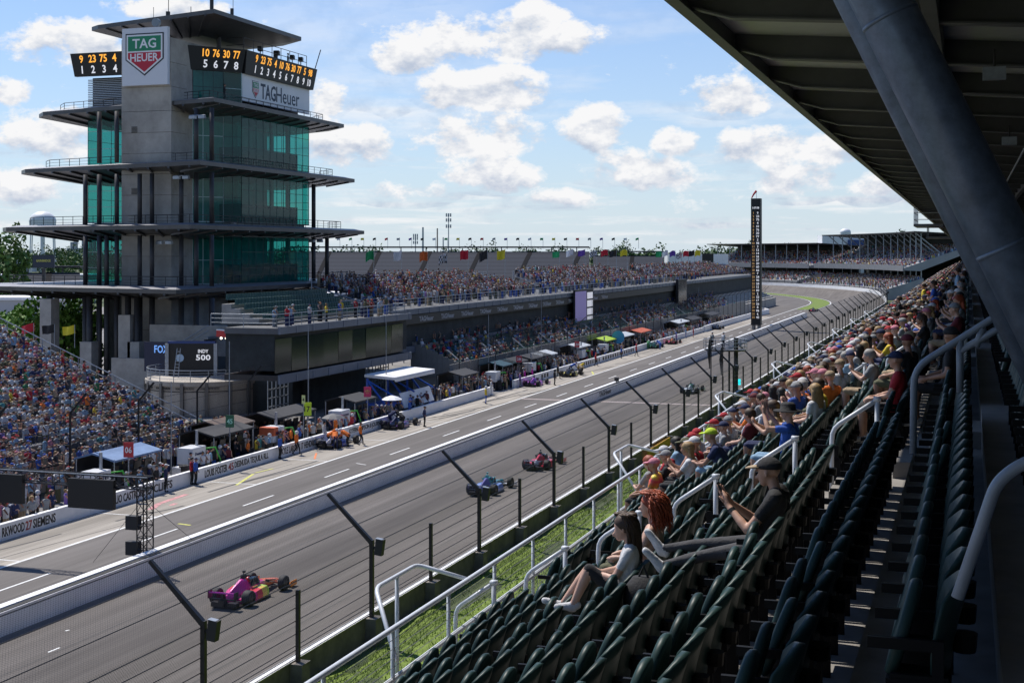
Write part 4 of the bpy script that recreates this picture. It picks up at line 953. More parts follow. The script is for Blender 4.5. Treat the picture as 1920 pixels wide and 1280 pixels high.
# terrace railing
def railing(pts, h, parent, name='railing', every=2.2, m=STEEL, n=3, r=0.03):
    b = MB(); pts = [Vector(p) for p in pts]
    for A, C_ in zip(pts[:-1], pts[1:]):
        for i in range(n): b.tube(A+UP*h*(i+1)/n, C_+UP*h*(i+1)/n, r if i == n-1 else r*0.6, None, 5)
        k = max(1, int((C_-A).length/every))
        for i in range(k+1): q = A+(C_-A)*(i/k); b.tube(q, q+UP*h, r, None, 5)
    return b.build(name, m, parent)
railing([(SXN-7, yn0+1, zr_+0.4), (SXN-0.8, yn0+1, zr_+0.4), (SXN-0.8, yn1, zr_+0.4), (SXF-2.5, yn1+2, zr_+0.4), (SXF-2.5, 300, zr_+0.4)], 1.1, su)
railing([(SXF-6.5, yn1+2, zr_+0.4), (SXF-6.5, 300, zr_+0.4)], 1.1, su)
# dark ground floor and grid windows
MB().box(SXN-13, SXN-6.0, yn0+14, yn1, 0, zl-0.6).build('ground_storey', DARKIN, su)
for (px0, px1, py0, py1) in ((665, 698, 678, 718), (704, 728, 668, 708), (502, 540, 702, 745)):
    a = onX(px0, py0, SXN-5.95); c = onX(px1, py1, SXN-5.95); b = MB(); 
    for i in range(6): t = i/5; b.box(SXN-5.97, SXN-5.9, a.y+(c.y-a.y)*t-0.05, a.y+(c.y-a.y)*t+0.05, 0.3, 4.2); b.box(SXN-5.97, SXN-5.9, a.y, c.y, 0.3+3.9*t-0.05, 0.3+3.9*t+0.05)
    b.build('window_grid', STEEL, su)
# rooftop green seats near the tower
GS2 = mat('teal_seat', (0.02, 0.085, 0.075), 0.5)
rs = MB(); b = MB()
for r_ in range(5):
    x = SXN-3.2-r_*0.9; z = zr_+0.6+0.4*r_; b.box(x-0.9, x, yn0+4, yn0+24, zr_+0.5, z)
    for i in range(36): rs.box(x-0.62, x-0.52, yn0+4.2+i*0.55, yn0+4.62+i*0.55, z+0.35, z+0.85); rs.box(x-0.55, x-0.15, yn0+4.2+i*0.55, yn0+4.62+i*0.55, z+0.36, z+0.42)
tr_ = thing('rooftop_terrace', 'stepped roof terrace with teal seats beside the tower', 'terrace'); b.build('steps', CONC, tr_); o = rs.build('seats', GS2, tr_, fix=False); o['kind'] = 'stuff'
# ---------------------------------------------------------------- lower terrace stand along the pits
ty0 = onX(842, 690, -52.0).y
lt = thing('pit_terrace', 'low terrace stand of green seats under the suites', 'grandstand')
lrows = []
for r_ in range(6):
    x = -52.3-r_*0.85; z = 2.3+r_*0.38; lrows.append((x, z)); MB().box(x-0.85, x, ty0+3.2-r_*0.0, 400, 0, z).build('tread', CONC, lt)
PANW = mat('panel_wall_grey', (0.24, 0.235, 0.22), 0.7, var=0.15, scale=0.7)
pan = MB().box(-0.1, 0, 0, 1.42, 0.0, 3.2).mesh('wall_panel', PANW)
y = ty0
while y < 340: link('wall_panel', pan, lt, (-51.9, y, 0.0)); y += 1.5
for i in range(9): link('wall_panel', MB().box(-0.6, 0, -0.1, 0, 1.6, 3.3+0.25*i).mesh('wall_panel', PANW), lt, (-52.0-0.62*i, ty0+3, 0))
rs = MB()
for (x, z) in lrows:
    for i in range(230):
        y = ty0+4+i*0.75
        if rng.random() < 0.95: rs.box(x-0.62, x-0.54, y, y+0.6, z+0.3, z+0.8); rs.box(x-0.55, x-0.2, y, y+0.6, z+0.36, z+0.42)
o = rs.build('seats', GS2, lt, fix=False); o['kind'] = 'stuff'
for i in range(15):
    y = ty0+6+i*11.5; MB().beam((-51.6, y, 2.0), (-54.5, y, 4.3), 0.12).build('stair_rail', mat('pale_stair', (0.5, 0.5, 0.5), 0.5), lt)
    MB().beam((-51.3, y-3, 0.3), (-51.8, y-3, 2.6), 0.14).build('stair_rail', MATS['pale_stair'], lt)
# fence in front of terrace: posts and wires
pf = thing('terrace_fence', 'thin wire debris fence between pit stalls and terrace', 'fence')
for i in range(40): y = ty0+2+i*6; MB().tube((-51.6, y, 0), (-51.6, y, 5.2), 0.05, None, 6).build('post', DSTEEL, pf); MB().beam((-51.6, y, 5.2), (-50.6, y, 6.1), 0.08).build('arm', DSTEEL, pf)
mesh_sheet('mesh', [(29.3, 1.5), (29.3, 5.2), (28.3, 6.1)], [ty0+2, 300], pf)
# ---------------------------------------------------------------- screens on the suites
sv1 = thing('video_screen', 'bright pale video screen with a purple picture above the terrace', 'screen')
a = onX(1078, 595, SXF+0.6); c = onX(1100, 595, SXF+0.6)
MB().box(SXF+0.3, SXF+0.6, a.y, c.y+4, 3.6, 9.4).build('case', BLACK, sv1)
MB().box(SXF+0.601, SXF+0.62, a.y+0.2, c.y-0.2, 3.9, 9.1).build('picture', mat('screen_purple', (0.2, 0.17, 0.35), 0.5, emit=(0.2, 0.17, 0.38, 0.35)), sv1)
for k in range(4): MB().box(SXF+0.601, SXF+0.62, c.y+0.3, c.y+3.6, 4.1+k*1.25, 5.1+k*1.25).build('result_row', mat('screen_white', (0.6, 0.6, 0.62), 0.5, emit=(0.6, 0.6, 0.65, 0.6)), sv1)
sv2 = thing('video_screen', 'dark video screen mounted at the far end of the suites', 'screen'); a = onX(1270, 570, SXF+0.6)
MB().box(SXF+0.3, SXF+0.8, a.y, a.y+9, 4.0, 9.6).build('case', BLACK, sv2); MB().box(SXF+0.801, SXF+0.82, a.y+0.4, a.y+8.6, 4.3, 9.3).build('picture', DGL, sv2)
# ---------------------------------------------------------------- upper bleacher blocks on the terrace (crowded)
BLEA = mat('bleacher_metal', (0.22, 0.22, 0.23), 0.5, 0.3, var=0.2, scale=1.0)
UPB = []
for bi, (pxa, pxb, lab) in enumerate(((712, 1010, 'crowded steep bleacher on the roof terrace beside the tower'), (1055, 1232, 'crowded bleacher block in the middle of the roof terrace'), (1248, 1400, 'crowded bleacher block at the far end of the roof terrace'))):
    bl = thing('terrace_bleacher', lab, 'grandstand'); ya = onX(pxa, 560, -64.5).y; yb_ = onX(pxb, 560, -64.5).y
    rows = []
    for r_ in range(10):
        x = -64.5-r_*0.85; z = zr_+0.5+r_*0.25; e = min(yb_, ya+ (yb_-ya)*(1-0.02*r_)); MB().box(x-0.85, x-0.45, ya, e, z-0.08, z).build('plank', BLEA, bl); rows.append((x, z, ya, e))
    b = MB()
    for y in np.arange(ya, yb_, 4.0): b.tube((-64.5, y, zr_+0.3), (-64.5-8.5, y, zr_+2.7), 0.08, None, 4); b.tube((-73.2, y, 0), (-73.2, y, zr_+3.6), 0.09, None, 5)
    b.build('frame', STEEL, bl); railing([(-73.2, ya, zr_+2.6), (-73.2, yb_, zr_+2.6)], 1.0, bl); UPB.append(rows)
# white canopies behind the terrace
for (px, py, w_, h_) in ((615, 556, 30, 3), (655, 540, 18, 3), (640, 578, 16, 3)):
    q = onX(px, py, -92); tn = thing('white_canopy', 'white canopy roof showing behind the terrace by the tower', 'canopy', group='white canopies behind terrace')
    b = MB(); b.prism([(q.x, q.y), (q.x-12, q.y), (q.x-12, q.y+w_), (q.x, q.y+w_)], q.z, q.z+0.4); b.add([(q.x, q.y, q.z+0.4), (q.x-12, q.y, q.z+0.4), (q.x-12, q.y+w_, q.z+0.4), (q.x, q.y+w_, q.z+0.4), (q.x-6, q.y+2, q.z+.9), (q.x-6, q.y+w_-2, q.z+.9)], [(0, 4, 5, 3), (1, 2, 5, 4), (0, 1, 4), (2, 3, 5)]); b.build('roof', WHITE, tn)
    for ox in (-1, -11):
        for oy in (1, w_-1): MB().tube((q.x+ox, q.y+oy, 0), (q.x+ox, q.y+oy, q.z), 0.15, None, 6).build('post', STEEL, tn)
# ================================================================== LEFT STAND (open bleachers full of people)
LY1 = 91.5; LY0 = 34.0
ls = thing('open_bleachers', 'open concrete bleachers packed with spectators beside the pits', 'grandstand')
LROWS = []
for r_ in range(34):
    x = -54.0-r_*0.85; z = 1.2+r_*0.345; MB().box(x-0.85, x, LY0, LY1, max(-0.1, z-0.9), z).build('tread', CONC, ls); LROWS.append((x, z))
    MB().box(x-0.78, x-0.42, LY0, LY1-0.3, z+0.36, z+0.42).build('bench', mat('bench_pale', (0.42, 0.42, 0.42), 0.5, 0.2, var=0.15, scale=2), ls)
b = MB(); xa, za = LROWS[0]; xb, zb = LROWS[-1]
for h_ in (1.0, 0.5): b.tube((xa, LY1+0.1, za+h_), (xb, LY1+0.1, zb+h_), 0.04, None, 6)
for i in range(18): t = i/17; b.tube((xa+(xb-xa)*t, LY1+0.1, za+(zb-za)*t-0.3), (xa+(xb-xa)*t, LY1+0.1, za+(zb-za)*t+1.0), 0.035, None, 6)
b.build('side_rail', STEEL, ls)
# debris fence in front of it
lf = thing('pit_debris_fence', 'dark debris fence with angled posts in front of the open bleachers', 'fence')
for i in range(9):
    y = 36+i*7.5; MB().tube((-53.2, y, 0), (-53.2, y, 5.0), 0.07, None, 6).build('post', FMAT, lf); MB().beam((-53.2, y, 5.0), (-52.0, y, 6.3), 0.1).build('arm', FMAT, lf)
for z in (1.5, 2.5, 3.5, 4.5, 5.0): MB().tube((-53.2, 36, z), (-53.2, 96, z), 0.015, None, 4).build('cable', CAB, lf)
mesh_sheet('mesh', [(30.9, 1.0), (30.9, 5.0), (29.7, 6.3)], [34, 97], lf)
# ================================================================== FAR BACKDROP
# empty grey bleachers across the infield
ALU = bpy.data.materials.new('empty_bleachers'); ALU.use_nodes = True; nt = ALU.node_tree; N = nt.nodes; L = nt.links
bs = N['Principled BSDF']; bs.inputs['Roughness'].default_value = 0.8; bs.inputs['Specular IOR Level'].default_value = 0.05
tcn = N.new('ShaderNodeTexCoord'); wv = N.new('ShaderNodeTexWave'); wv.bands_direction = 'Z'; wv.inputs['Scale'].default_value = 0.75; wv.inputs['Distortion'].default_value = 0.0; L.new(tcn.outputs['Object'], wv.inputs['Vector'])
cr_ = N.new('ShaderNodeValToRGB'); L.new(wv.outputs['Fac'], cr_.inputs[0]); cr_.color_ramp.elements[0].color = (0.022, 0.023, 0.027, 1); cr_.color_ramp.elements[1].color = (0.075, 0.082, 0.10, 1); L.new(cr_.outputs[0], bs.inputs['Base Color'])
def vstand(pxa, pxb, z_d, d_d, zb, zt, name, label):
    v = thing(name, label, 'grandstand')
    A = EYE+ray(pxa, CY)*z_d; C_ = EYE+ray(pxb, CY)*z_d; A.z = C_.z = 0
    A2 = EYE+ray(pxa, CY)*(z_d+d_d); C2 = EYE+ray(pxb, CY)*(z_d+d_d); A2.z = C2.z = 0
    b = MB(); b.add([A+UP*zb, C_+UP*zb, C2+UP*zt, A2+UP*zt, A, C_, C2, A2], [(0, 1, 2, 3), (0, 4, 5, 1), (1, 5, 6, 2), (2, 6, 7, 3), (3, 7, 4, 0)]); b.build('seating', ALU, v)
    k = int((C_-A).length/14)
    for i in range(k):
        t = (i+0.5)/k; p = A+(C_-A)*t; q = A2+(C2-A2)*min(1, t+0.055); off = (C_-A).normalized()*0.7
        MB().add([p-off+UP*(zb+0.12), p+off+UP*(zb+0.12), q+off+UP*(zt+0.12), q-off+UP*(zt+0.12)], [(0, 1, 2, 3)]).build('aisle', mat('aisle_dark', (0.012, 0.012, 0.014), 0.8, spec=0.05), v)
    # walkway structure on the top
    b = MB(); b.loft([[A2+UP*(zt+1.2), A2+UP*(zt+1.7), A2+UP*(zt+1.7)+FWD*4, A2+UP*(zt+1.2)+FWD*4], [C2+UP*(zt+1.2), C2+UP*(zt+1.7), C2+UP*(zt+1.7)+FWD*4, C2+UP*(zt+1.2)+FWD*4]]); b.build('top_walkway', DSTEEL, v)
    for i in range(k*2): p = A2+(C2-A2)*((i+0.5)/(k*2)); MB().tube(p+UP*(zt-0.5), p+UP*(zt+1.3), 0.18, None, 5).build('support', DSTEEL, v)
    return A2, C2
vA = vstand(540, 1105, 420, 34, 5.0, 15.4, 'empty_grandstand', 'large empty grey grandstand with dark aisles beyond the crowded terrace')
vB = vstand(1112, 1245, 470, 30, 4.0, 14.0, 'empty_grandstand', 'smaller empty grey grandstand section beside the white building')
vC = vstand(20, 150, 330, 20, 2.0, 10.0, 'empty_grandstand', 'low grey grandstand section seen past the tower columns')
wb = thing('white_hall', 'low white hall with a blue band behind the far stands', 'building'); q = EYE+ray(1305, CY)*560; q.z = 0
MB().obox(q+UP*6, 24, 14, 17, TH).build('wall', WHITE, wb); MB().obox(q+UP*9-FWD*7.2, 22, 0.3, 3, TH).build('glass_band', mat('blue_glass_band', (0.12, 0.2, 0.33), 0.3), wb)
lb = thing('black_screen_tower', 'tall black screen standing above the far crowd', 'screen'); q = EYE+ray(1327, CY)*520; q.z = 0; MB().obox(q+UP*9, 4.2, 1.0, 11.5, TH).build('case', BLACK, lb); MB().obox(q+UP*1.8, 2.0, 0.8, 3.6, TH).build('leg', DSTEEL, lb)
# ---- turn one stands
TCON = mat('stand_concrete', (0.3, 0.3, 0.31), 0.8, var=0.15, scale=0.2)
T1R = []        # (d, z, s0, s1) rows for the far crowd
def ring(name, prof, s0, s1, m, par, n=30):
    b = MB(); sv_ = np.linspace(s0, s1, n); b.loft([[tp(d, s, 0)*1.0+UP*z - UP*tp(d, s, 0).z for d, z in prof] for s in sv_]); return b.build(name, m, par)
def turn_stand(s0, s1, zl0, zl1, zu0, zu1, zroof, label, struts):
    t = thing('turn_grandstand', label, 'grandstand')
    ring('lower_tier', [(-3.5, 0), (-3.5, zl0), (-15, zl1), (-15, 0)], s0, s1, TCON, t); ring('upper_tier', [(-9, zu0-0.8), (-9, zu0), (-30, zu1), (-30, zu1-2), (-14, zu0-1.0)], s0, s1, TCON, t)
    ring('fascia', [(-8.9, zu0-1.0), (-8.9, zu0+0.8), (-8.6, zu0+0.8), (-8.6, zu0-1.0)], s0, s1, BLEA, t); ring('back_wall', [(-30.1, 0), (-30.1, zroof), (-30.5, zroof), (-30.5, 0)], s0, s1, DARKIN, t)
    ring('roof', [(-12, zroof+0.6), (-12, zroof+0.9), (-32, zroof-0.2), (-32, zroof-0.6)], s0, s1, DSTEEL, t)
    k = int((s1-s0)/7)
    for i in range(k):
        s = s0+(s1-s0)*(i+0.5)/k; z0 = tp(-14, s).z
        if struts: MB().beam(tp(-13, s)*1+UP*(zroof+0.5-tp(-13, s).z), tp(-22, s)+UP*(zu0+4-tp(-22, s).z), 0.28).build('strut', STEEL, t)
        MB().tube(tp(-15, s)+UP*(-tp(-15, s).z), tp(-15, s)+UP*(zroof+0.4-tp(-15, s).z), 0.2, None, 5).build('post', STEEL, t)
    for q in range(8): f = q/8; T1R.append((-3.7-11*f, zl0+(zl1-zl0)*f, s0, s1, 0)); 
    for q in range(14): f = q/14; T1R.append((-9.3-20*f, zu0+(zu1-zu0)*f, s0, s1, 1 if f > 0.35 else 0))
    return t
turn_stand(455, 548, 3.4, 7.0, 10.2, 17.5, 21.0, 'roofed double-deck grandstand with slanting struts at the turn', True)
turn_stand(552, 628, 4.2, 7.5, 10.0, 15.5, 18.0, 'long double-deck grandstand curving round the far turn', False)
# media balcony and hall behind
mb = thing('turn_hall', 'pale flat hall with a blue billboard behind the turn stands', 'building'); q = EYE+ray(1590, CY)*640; q.z = 0
MB().obox(q+UP*11.5, 26, 10, 23, TH).build('wall', WHITE, mb); MB().obox(q-FWD*6+UP*18.5+RGT*3, 9, 0.4, 5, TH).build('billboard', mat('blue_billboard', (0.03, 0.07, 0.22), 0.5), mb); MB().obox(q-RGT*24+UP*9.5, 26, 10, 19.5, TH).build('wing', mat('pale_grey_wall', (0.5, 0.52, 0.55), 0.7), mb)
def water_tower(px, py_top, dist, r, label, legs=6, col_=(0.75, 0.76, 0.77)):
    w = thing('water_tower', label, 'water tower'); q = EYE+ray(px, CY)*dist; zt = 15+(CY-py_top)*dist/F; q.z = 0
    m_ = mat('tank_white', col_, 0.5, var=0.08, scale=0.3); b = MB(); b.ball(q+UP*(zt-r*0.75), r, r, r*0.75, 0, 18, 8); b.build('tank', m_, w, smooth=True)
    MB().tube(q+UP*(zt-r*1.25), q+UP*(zt-r*0.85), r*0.98, None, 18).build('band', m_, w)
    for i in range(legs): a = i*2*math.pi/legs; d = Vector((math.cos(a), math.sin(a), 0)); MB().tube(q+d*r*1.05, q+d*r*0.9+UP*(zt-r*0.9), r*0.05, None, 5).build('leg', m_, w)
    MB().tube(q, q+UP*(zt-r), r*0.13, None, 8).build('riser', m_, w)
water_tower(1585, 428, 900, 3.6, 'small white water tower with legs behind the turn stands')
water_tower(80, 396, 1000, 9.5, 'large white round water tower behind the tiered tower')
# smoke stacks, towers, tanks
for (px, top, dist, r, lab) in ((793, 426, 1500, 1.2, 'tall thin pale chimney on the horizon'), (820, 428, 1500, 0.9, 'thin reddish chimney on the horizon'), (831, 445, 1500, 0.8, 'short thin chimney beside the taller chimneys')):
    q = EYE+ray(px, CY)*dist; q.z = 0; zt = 15+(CY-top)*dist/F; c = thing('chimney', lab, 'chimney'); MB().tube(q, q+UP*zt, r, r*0.8, 10).build('stack', mat('stack_'+str(px), (0.5, 0.52, 0.55) if px != 820 else (0.45, 0.33, 0.28), 0.7), c)
for (px, top, dist, lab) in ((841, 401, 900, 'tall lattice radio mast with antenna platforms on the horizon'), (779, 440, 1000, 'short cell mast with antennas on the horizon')):
    q = EYE+ray(px, CY)*dist; q.z = 0; zt = 15+(CY-top)*dist/F; c = thing('radio_mast', lab, 'mast'); MB().tube(q, q+UP*zt, 0.5, 0.25, 6).build('pole', STEEL, c)
    for f in (0.98, 0.9, 0.8): b = MB(); [b.obox(q+UP*(zt*f)+Vector((math.cos(a), math.sin(a), 0))*1.6, 0.5, 0.5, 2.2) for a in np.linspace(0, 5.2, 6)]; b.build('antenna_ring', STEEL, c)
for i in range(9):
    px = 128+i*7; q = EYE+ray(px, CY)*1250; q.z = 0; h = rng.uniform(18, 34); c = thing('refinery_tower', 'grey refinery column cluster behind the tower columns', 'tower', group='refinery columns'); MB().tube(q, q+UP*h, rng.uniform(1.2, 2.2), None, 10).build('vessel', STEEL, c); MB().obox(q+UP*h*0.7, 5, 5, 0.6, TH).build('platform', STEEL, c)
for i, px in enumerate((28, 48, 66)): q = EYE+ray(px, CY)*1100; q.z = 0; c = thing('storage_tank', 'low pale storage tank on the skyline past the trees', 'tank', group='storage tanks'); MB().tube(q, q+UP*11, 6.5, None, 20).build('shell', WHITE, c); MB().tube(q+UP*11, q+UP*12.5, 6.5, 0.5, 20).build('dome', WHITE, c)
gb = thing('small_billboard', 'small dark billboard with yellow lettering on a post', 'billboard'); q = EYE+ray(82, CY)*230; q.z = 0; MB().obox(q+UP*13.6, 3.6, 0.3, 2.1, TH).build('panel', mat('bill_dark', (0.02, 0.03, 0.05), 0.5), gb); MB().obox(q+UP*6.2, 0.5, 0.4, 12.5, TH).build('post', DSTEEL, gb)
text('lettering', 'GAINBRIDGE', YEL, gb, q+UP*13.7-FWD*0.17, RGT, UP, 0.4, 2.4, True)
# long low pale halls behind the infield at left
for (px, w_, h_, dist, lab) in ((30, 46, 8, 420, 'low white hall behind the left stand'), (20, 30, 5, 300, 'long grey paddock building left of the tower')):
    q = EYE+ray(px, CY)*dist; q.z = 0; c = thing('low_hall', lab, 'building'); MB().obox(q+UP*h_/2, w_, 14, h_, TH).build('wall', mat('hall_grey', (0.45, 0.45, 0.46), 0.7), c); MB().obox(q+UP*(h_+0.3), w_+1, 15, 0.6, TH).build('roof', WHITE, c)
# ================================================================== TREES
LEAF = attr_mat('leaves', 0.7); BARK = mat('bark', (0.06, 0.045, 0.03), 0.9, var=0.3, scale=3)
def leaf_cloud(c, rx, rz, n, size, tint=1.0):
    u = rng.normal(size=(n, 3)); u /= np.linalg.norm(u, axis=1)[:, None]; rr = rng.uniform(0.35, 1, n)**0.5
    blob = 1+0.25*np.sin(u[:, 0]*5+c[0])+0.22*np.sin(u[:, 1]*6+c[1])+0.2*np.sin(u[:, 2]*7+c[0]*0.5)
    P = u*rr[:, None]*blob[:, None]*np.array([rx, rx, rz])+np.array(c)
    a = rng.normal(size=(n, 3)); a /= np.linalg.norm(a, axis=1)[:, None]; b_ = np.cross(a, rng.normal(size=(n, 3))); b_ /= np.linalg.norm(b_, axis=1)[:, None]
    s_ = size*rng.uniform(0.6, 1.4, n)[:, None]
    V = np.stack([P-a*s_, P+b_*s_*0.6, P+a*s_, P-b_*s_*0.6], 1).reshape(-1, 3)
    g = rng.uniform(0.75, 1.25, n); colr = np.stack([0.055*g*tint, 0.115*g*tint, 0.022*g, np.ones(n)], 1).repeat(4, 0)
    return V, colr
def col_mesh(name, V, Fc, C, m):
    me = bpy.data.meshes.new(name); me.from_pydata(V.tolist() if hasattr(V, 'tolist') else V, [], Fc.tolist() if hasattr(Fc, 'tolist') else Fc); me.materials.append(m)
    at = me.color_attributes.new('col', 'FLOAT_COLOR', 'POINT'); at.data.foreach_set('color', np.asarray(C, 'f').ravel()); return me
def tree(p, h, r, label, n=900, size=0.45, tint=1.0, group=None):
    t = thing('tree', label, 'tree', p, group=group)
    b = MB(); b.tube((0, 0, -0.2), (0, 0, h*0.45), r*0.09, r*0.05, 7)
    for a in (0.3, 2.2, 4.1): b.tube((0, 0, h*0.32), (r*0.45*math.cos(a), r*0.45*math.sin(a), h*0.68), r*0.045, r*0.02, 5)
    b.build('trunk', BARK, t); V, C = leaf_cloud((0, 0, h*0.62), r, h*0.40, n, size, tint); link('crown', col_mesh('crown', V, np.arange(len(V)).reshape(-1, 4), C, LEAF), t)
for (px, py, dist, h, r, lab) in ((55, 640, 165, 9.2, 4.2, 'sunlit leafy tree behind the left crowd by the red flag'), (120, 640, 160, 9.4, 4.6, 'sunlit leafy tree between the black and yellow flags'), (142, 600, 172, 9.0, 3.5, 'leafy tree tucked under the lowest eave'), (5, 480, 330, 19, 7.5, 'large dark green tree on the left skyline')):
    q = EYE+ray(px, CY)*dist; q.z = 0; tree(q, h, r, lab, 2600, 0.34 if dist < 200 else 0.6, 1.9 if dist < 200 else 1.2)
for (px, dist, h, r, lab) in ((1165, 780, 19, 8, 'rounded tree above the far treeline by the flags'), (1405, 760, 20, 9, 'tall rounded tree left of the scoring pylon'), (1680, 620, 22, 8, 'green tree behind the slanting struts')):
    q = EYE+ray(px, CY)*dist; q.z = 0; tree(q, h, r, lab, 2200, 0.6)
Vs, Cs = [], []
for i in range(190):
    px = rng.uniform(-100, 1900); d = rng.uniform(850, 1200); q = EYE+ray(px, CY)*d; h = rng.uniform(12, 20)
    V, C = leaf_cloud((q.x, q.y, h*0.5), rng.uniform(7, 13), h*0.5, 520, 0.95, rng.uniform(0.7, 1.1)); Vs.append(V); Cs.append(C)
V = np.concatenate(Vs); tag(link('treeline', col_mesh('treeline', V, np.arange(len(V)).reshape(-1, 4), np.concatenate(Cs), LEAF)), 'distant belt of green trees along the horizon', 'trees', kind='stuff')
# ================================================================== RACE CARS
TYRE = mat('tyre_rubber', (0.018, 0.018, 0.019), 0.75, var=0.2, scale=6); RIM = mat('dark_rim', (0.07, 0.07, 0.075), 0.4, 0.6); CARB = mat('carbon_black', (0.012, 0.012, 0.013), 0.35)
def livery(name, stops):
    """paint whose colour runs along the car from tail to nose"""
    if name in MATS: return MATS[name]
    M = bpy.data.materials.new(name); M.use_nodes = True; MATS[name] = M; nt = M.node_tree; b = nt.nodes['Principled BSDF']; b.inputs['Roughness'].default_value = 0.3; b.inputs['Coat Weight'].default_value = 0.4
    tc = nt.nodes.new('ShaderNodeTexCoord'); sp = nt.nodes.new('ShaderNodeSeparateXYZ'); nt.links.new(tc.outputs['Object'], sp.inputs[0])
    mr = nt.nodes.new('ShaderNodeMapRange'); mr.inputs['From Min'].default_value = -2.4; mr.inputs['From Max'].default_value = 2.7; nt.links.new(sp.outputs[1], mr.inputs['Value'])
    r = nt.nodes.new('ShaderNodeValToRGB'); nt.links.new(mr.outputs[0], r.inputs[0]); r.color_ramp.interpolation = 'CONSTANT' if len(stops) > 2 else 'LINEAR'
    while len(r.color_ramp.elements) < len(stops): r.color_ramp.elements.new(0.5)
    for e, (p, c) in zip(r.color_ramp.elements, stops): e.position = p; e.color = (*c, 1)
    nt.links.new(r.outputs[0], b.inputs['Base Color']); return M
def car_parts():
    P = {}
    # central tub: cross sections (y, half width bottom, half width top, z bottom, z top)
    secs = [(2.62, .05, .04, .20, .27), (2.35, .11, .09, .17, .34), (1.9, .15, .12, .15, .43), (1.4, .20, .15, .12, .52), (0.95, .26, .20, .08, .58), (0.55, .32, .26, .06, .60), (0.1, .33, .27, .06, .60),
            (-0.25, .33, .24, .06, .66), (-0.42, .32, .17, .06, .93), (-0.7, .31, .13, .06, .92), (-1.1, .27, .10, .07, .78), (-1.5, .20, .07, .10, .62), (-1.9, .13, .05, .16, .50), (-2.15, .10, .05, .22, .44)]
    b = MB(); rings = []
    for (y, wb, wt, z0, z1) in secs:
        h = z1-z0; rings.append([Vector(v) for v in ((-wb*.8, y, z0), (wb*.8, y, z0), (wb, y, z0+h*.25), (wb*.92+wt*.08, y, z0+h*.55), (wt*1.05, y, z0+h*.88), (wt*.5, y, z1), (-wt*.5, y, z1), (-wt*1.05, y, z0+h*.88), (-wb*.92-wt*.08, y, z0+h*.55), (-wb, y, z0+h*.25))])
    b.loft(rings); P['tub'] = b
    b = MB()
    for s in (-1, 1):
        rr = []
        for (y, x0, x1, z0, z1) in ((0.62, .30, .66, .10, .42), (0.45, .30, .76, .06, .50), (-0.1, .30, .80, .05, .51), (-0.6, .29, .77, .05, .45), (-1.0, .25, .66, .06, .36), (-1.35, .18, .46, .08, .26)):
            rr.append([Vector((s*x, y, z)) for x, z in ((x0, z0), (x1, z0), (x1+.01, z0+(z1-z0)*.5), (x1-.08, z1-.03), (x0+.12, z1), (x0, z1))])
        b.loft(rr)
    P['sidepods'] = b
    b = MB(); b.prism([(-.3, 1.0), (.3, 1.0), (.82, .5), (.86, -.9), (.55, -1.9), (-.55, -1.9), (-.86, -.9), (-.82, .5)], 0.03, 0.06); b.box(-.6, .6, -2.1, -1.8, 0.05, 0.25); b.box(-.12, .12, -2.3, -1.95, .12, .4); P['floor'] = b
    b = MB(); b.box(-.95, .95, 2.28, 2.58, .10, .125); b.obox((0, 2.2, .19), 1.86, .16, .02, rx=-0.35); [b.box(s*.95-.012, s*.95+.012, 2.08, 2.62, .06, .30) for s in (-1, 1)]; P['front_wing'] = b
    b = MB(); b.obox((0, -2.10, .66), 1.24, .26, .03, rx=-0.12); b.obox((0, -2.22, .70), 1.24, .09, .025, rx=-0.3); P['rear_wing'] = b
    b = MB(); [b.box(s*.63-.014, s*.63+.014, -2.28, -1.95, .44, .74) for s in (-1, 1)]; b.box(-.06, .06, -2.2, -1.98, .36, .64); b.box(-.63, .63, -2.2, -2.1, .40, .44); P['wing_endplates'] = b
    b = MB(); rr = []
    for (y, w, z) in ((.72, .02, .60), (.62, .22, .72), (.35, .30, .86), (-.05, .31, .93), (-.30, .26, .95)): rr.append([Vector((-w, y, .56)), Vector((-w*.94, y, z-.08)), Vector((-w*.5, y, z)), Vector((w*.5, y, z)), Vector((w*.94, y, z-.08)), Vector((w, y, .56))])
    n = 6; vs = [p for r in rr for p in r]; b.add(vs, [(j*n+i, j*n+i+1, (j+1)*n+i+1, (j+1)*n+i) for j in range(4) for i in range(5) if not (j >= 2 and i == 2)]); P['aeroscreen'] = b
    b = MB(); b.path([(-.30, -.3, .6), (-.30, -.05, .88), (-.26, .35, .86), (-.1, .62, .76), (0, .70, .70), (.1, .62, .76), (.26, .35, .86), (.30, -.05, .88), (.30, -.3, .6)], .028, 6); b.box(-.02, .02, .66, .72, .5, .72); b.obox((0, -.42, 1.0), .16, .22, .16); b.tube((0, -.45, 1.0), (0, -.4, 1.22), .02); b.obox((0, -.38, 1.2), .09, .14, .08)
    [b.obox((s*.62, .55, .66), .18, .06, .10) for s in (-1, 1)]; [b.tube((s*.3, .5, .6), (s*.6, .55, .65), .015, None, 5) for s in (-1, 1)]; P['halo_and_mirrors'] = b
    b = MB(); b.ball((0, -.02, .78), .125, .15, .13, 0, 12, 8); P['helmet'] = b
    b = MB()
    for s in (-1, 1):
        for (y, xw, x0) in ((1.65, .72, .15), (-1.35, .62, .2)):
            for dy, dz in ((.28, .34), (-.28, .34), (.22, .16), (-.25, .16)): b.tube((s*x0, y+dy, dz+.04), (s*xw, y, dz+.02), .018, None, 5)
    P['suspension'] = b
    return P
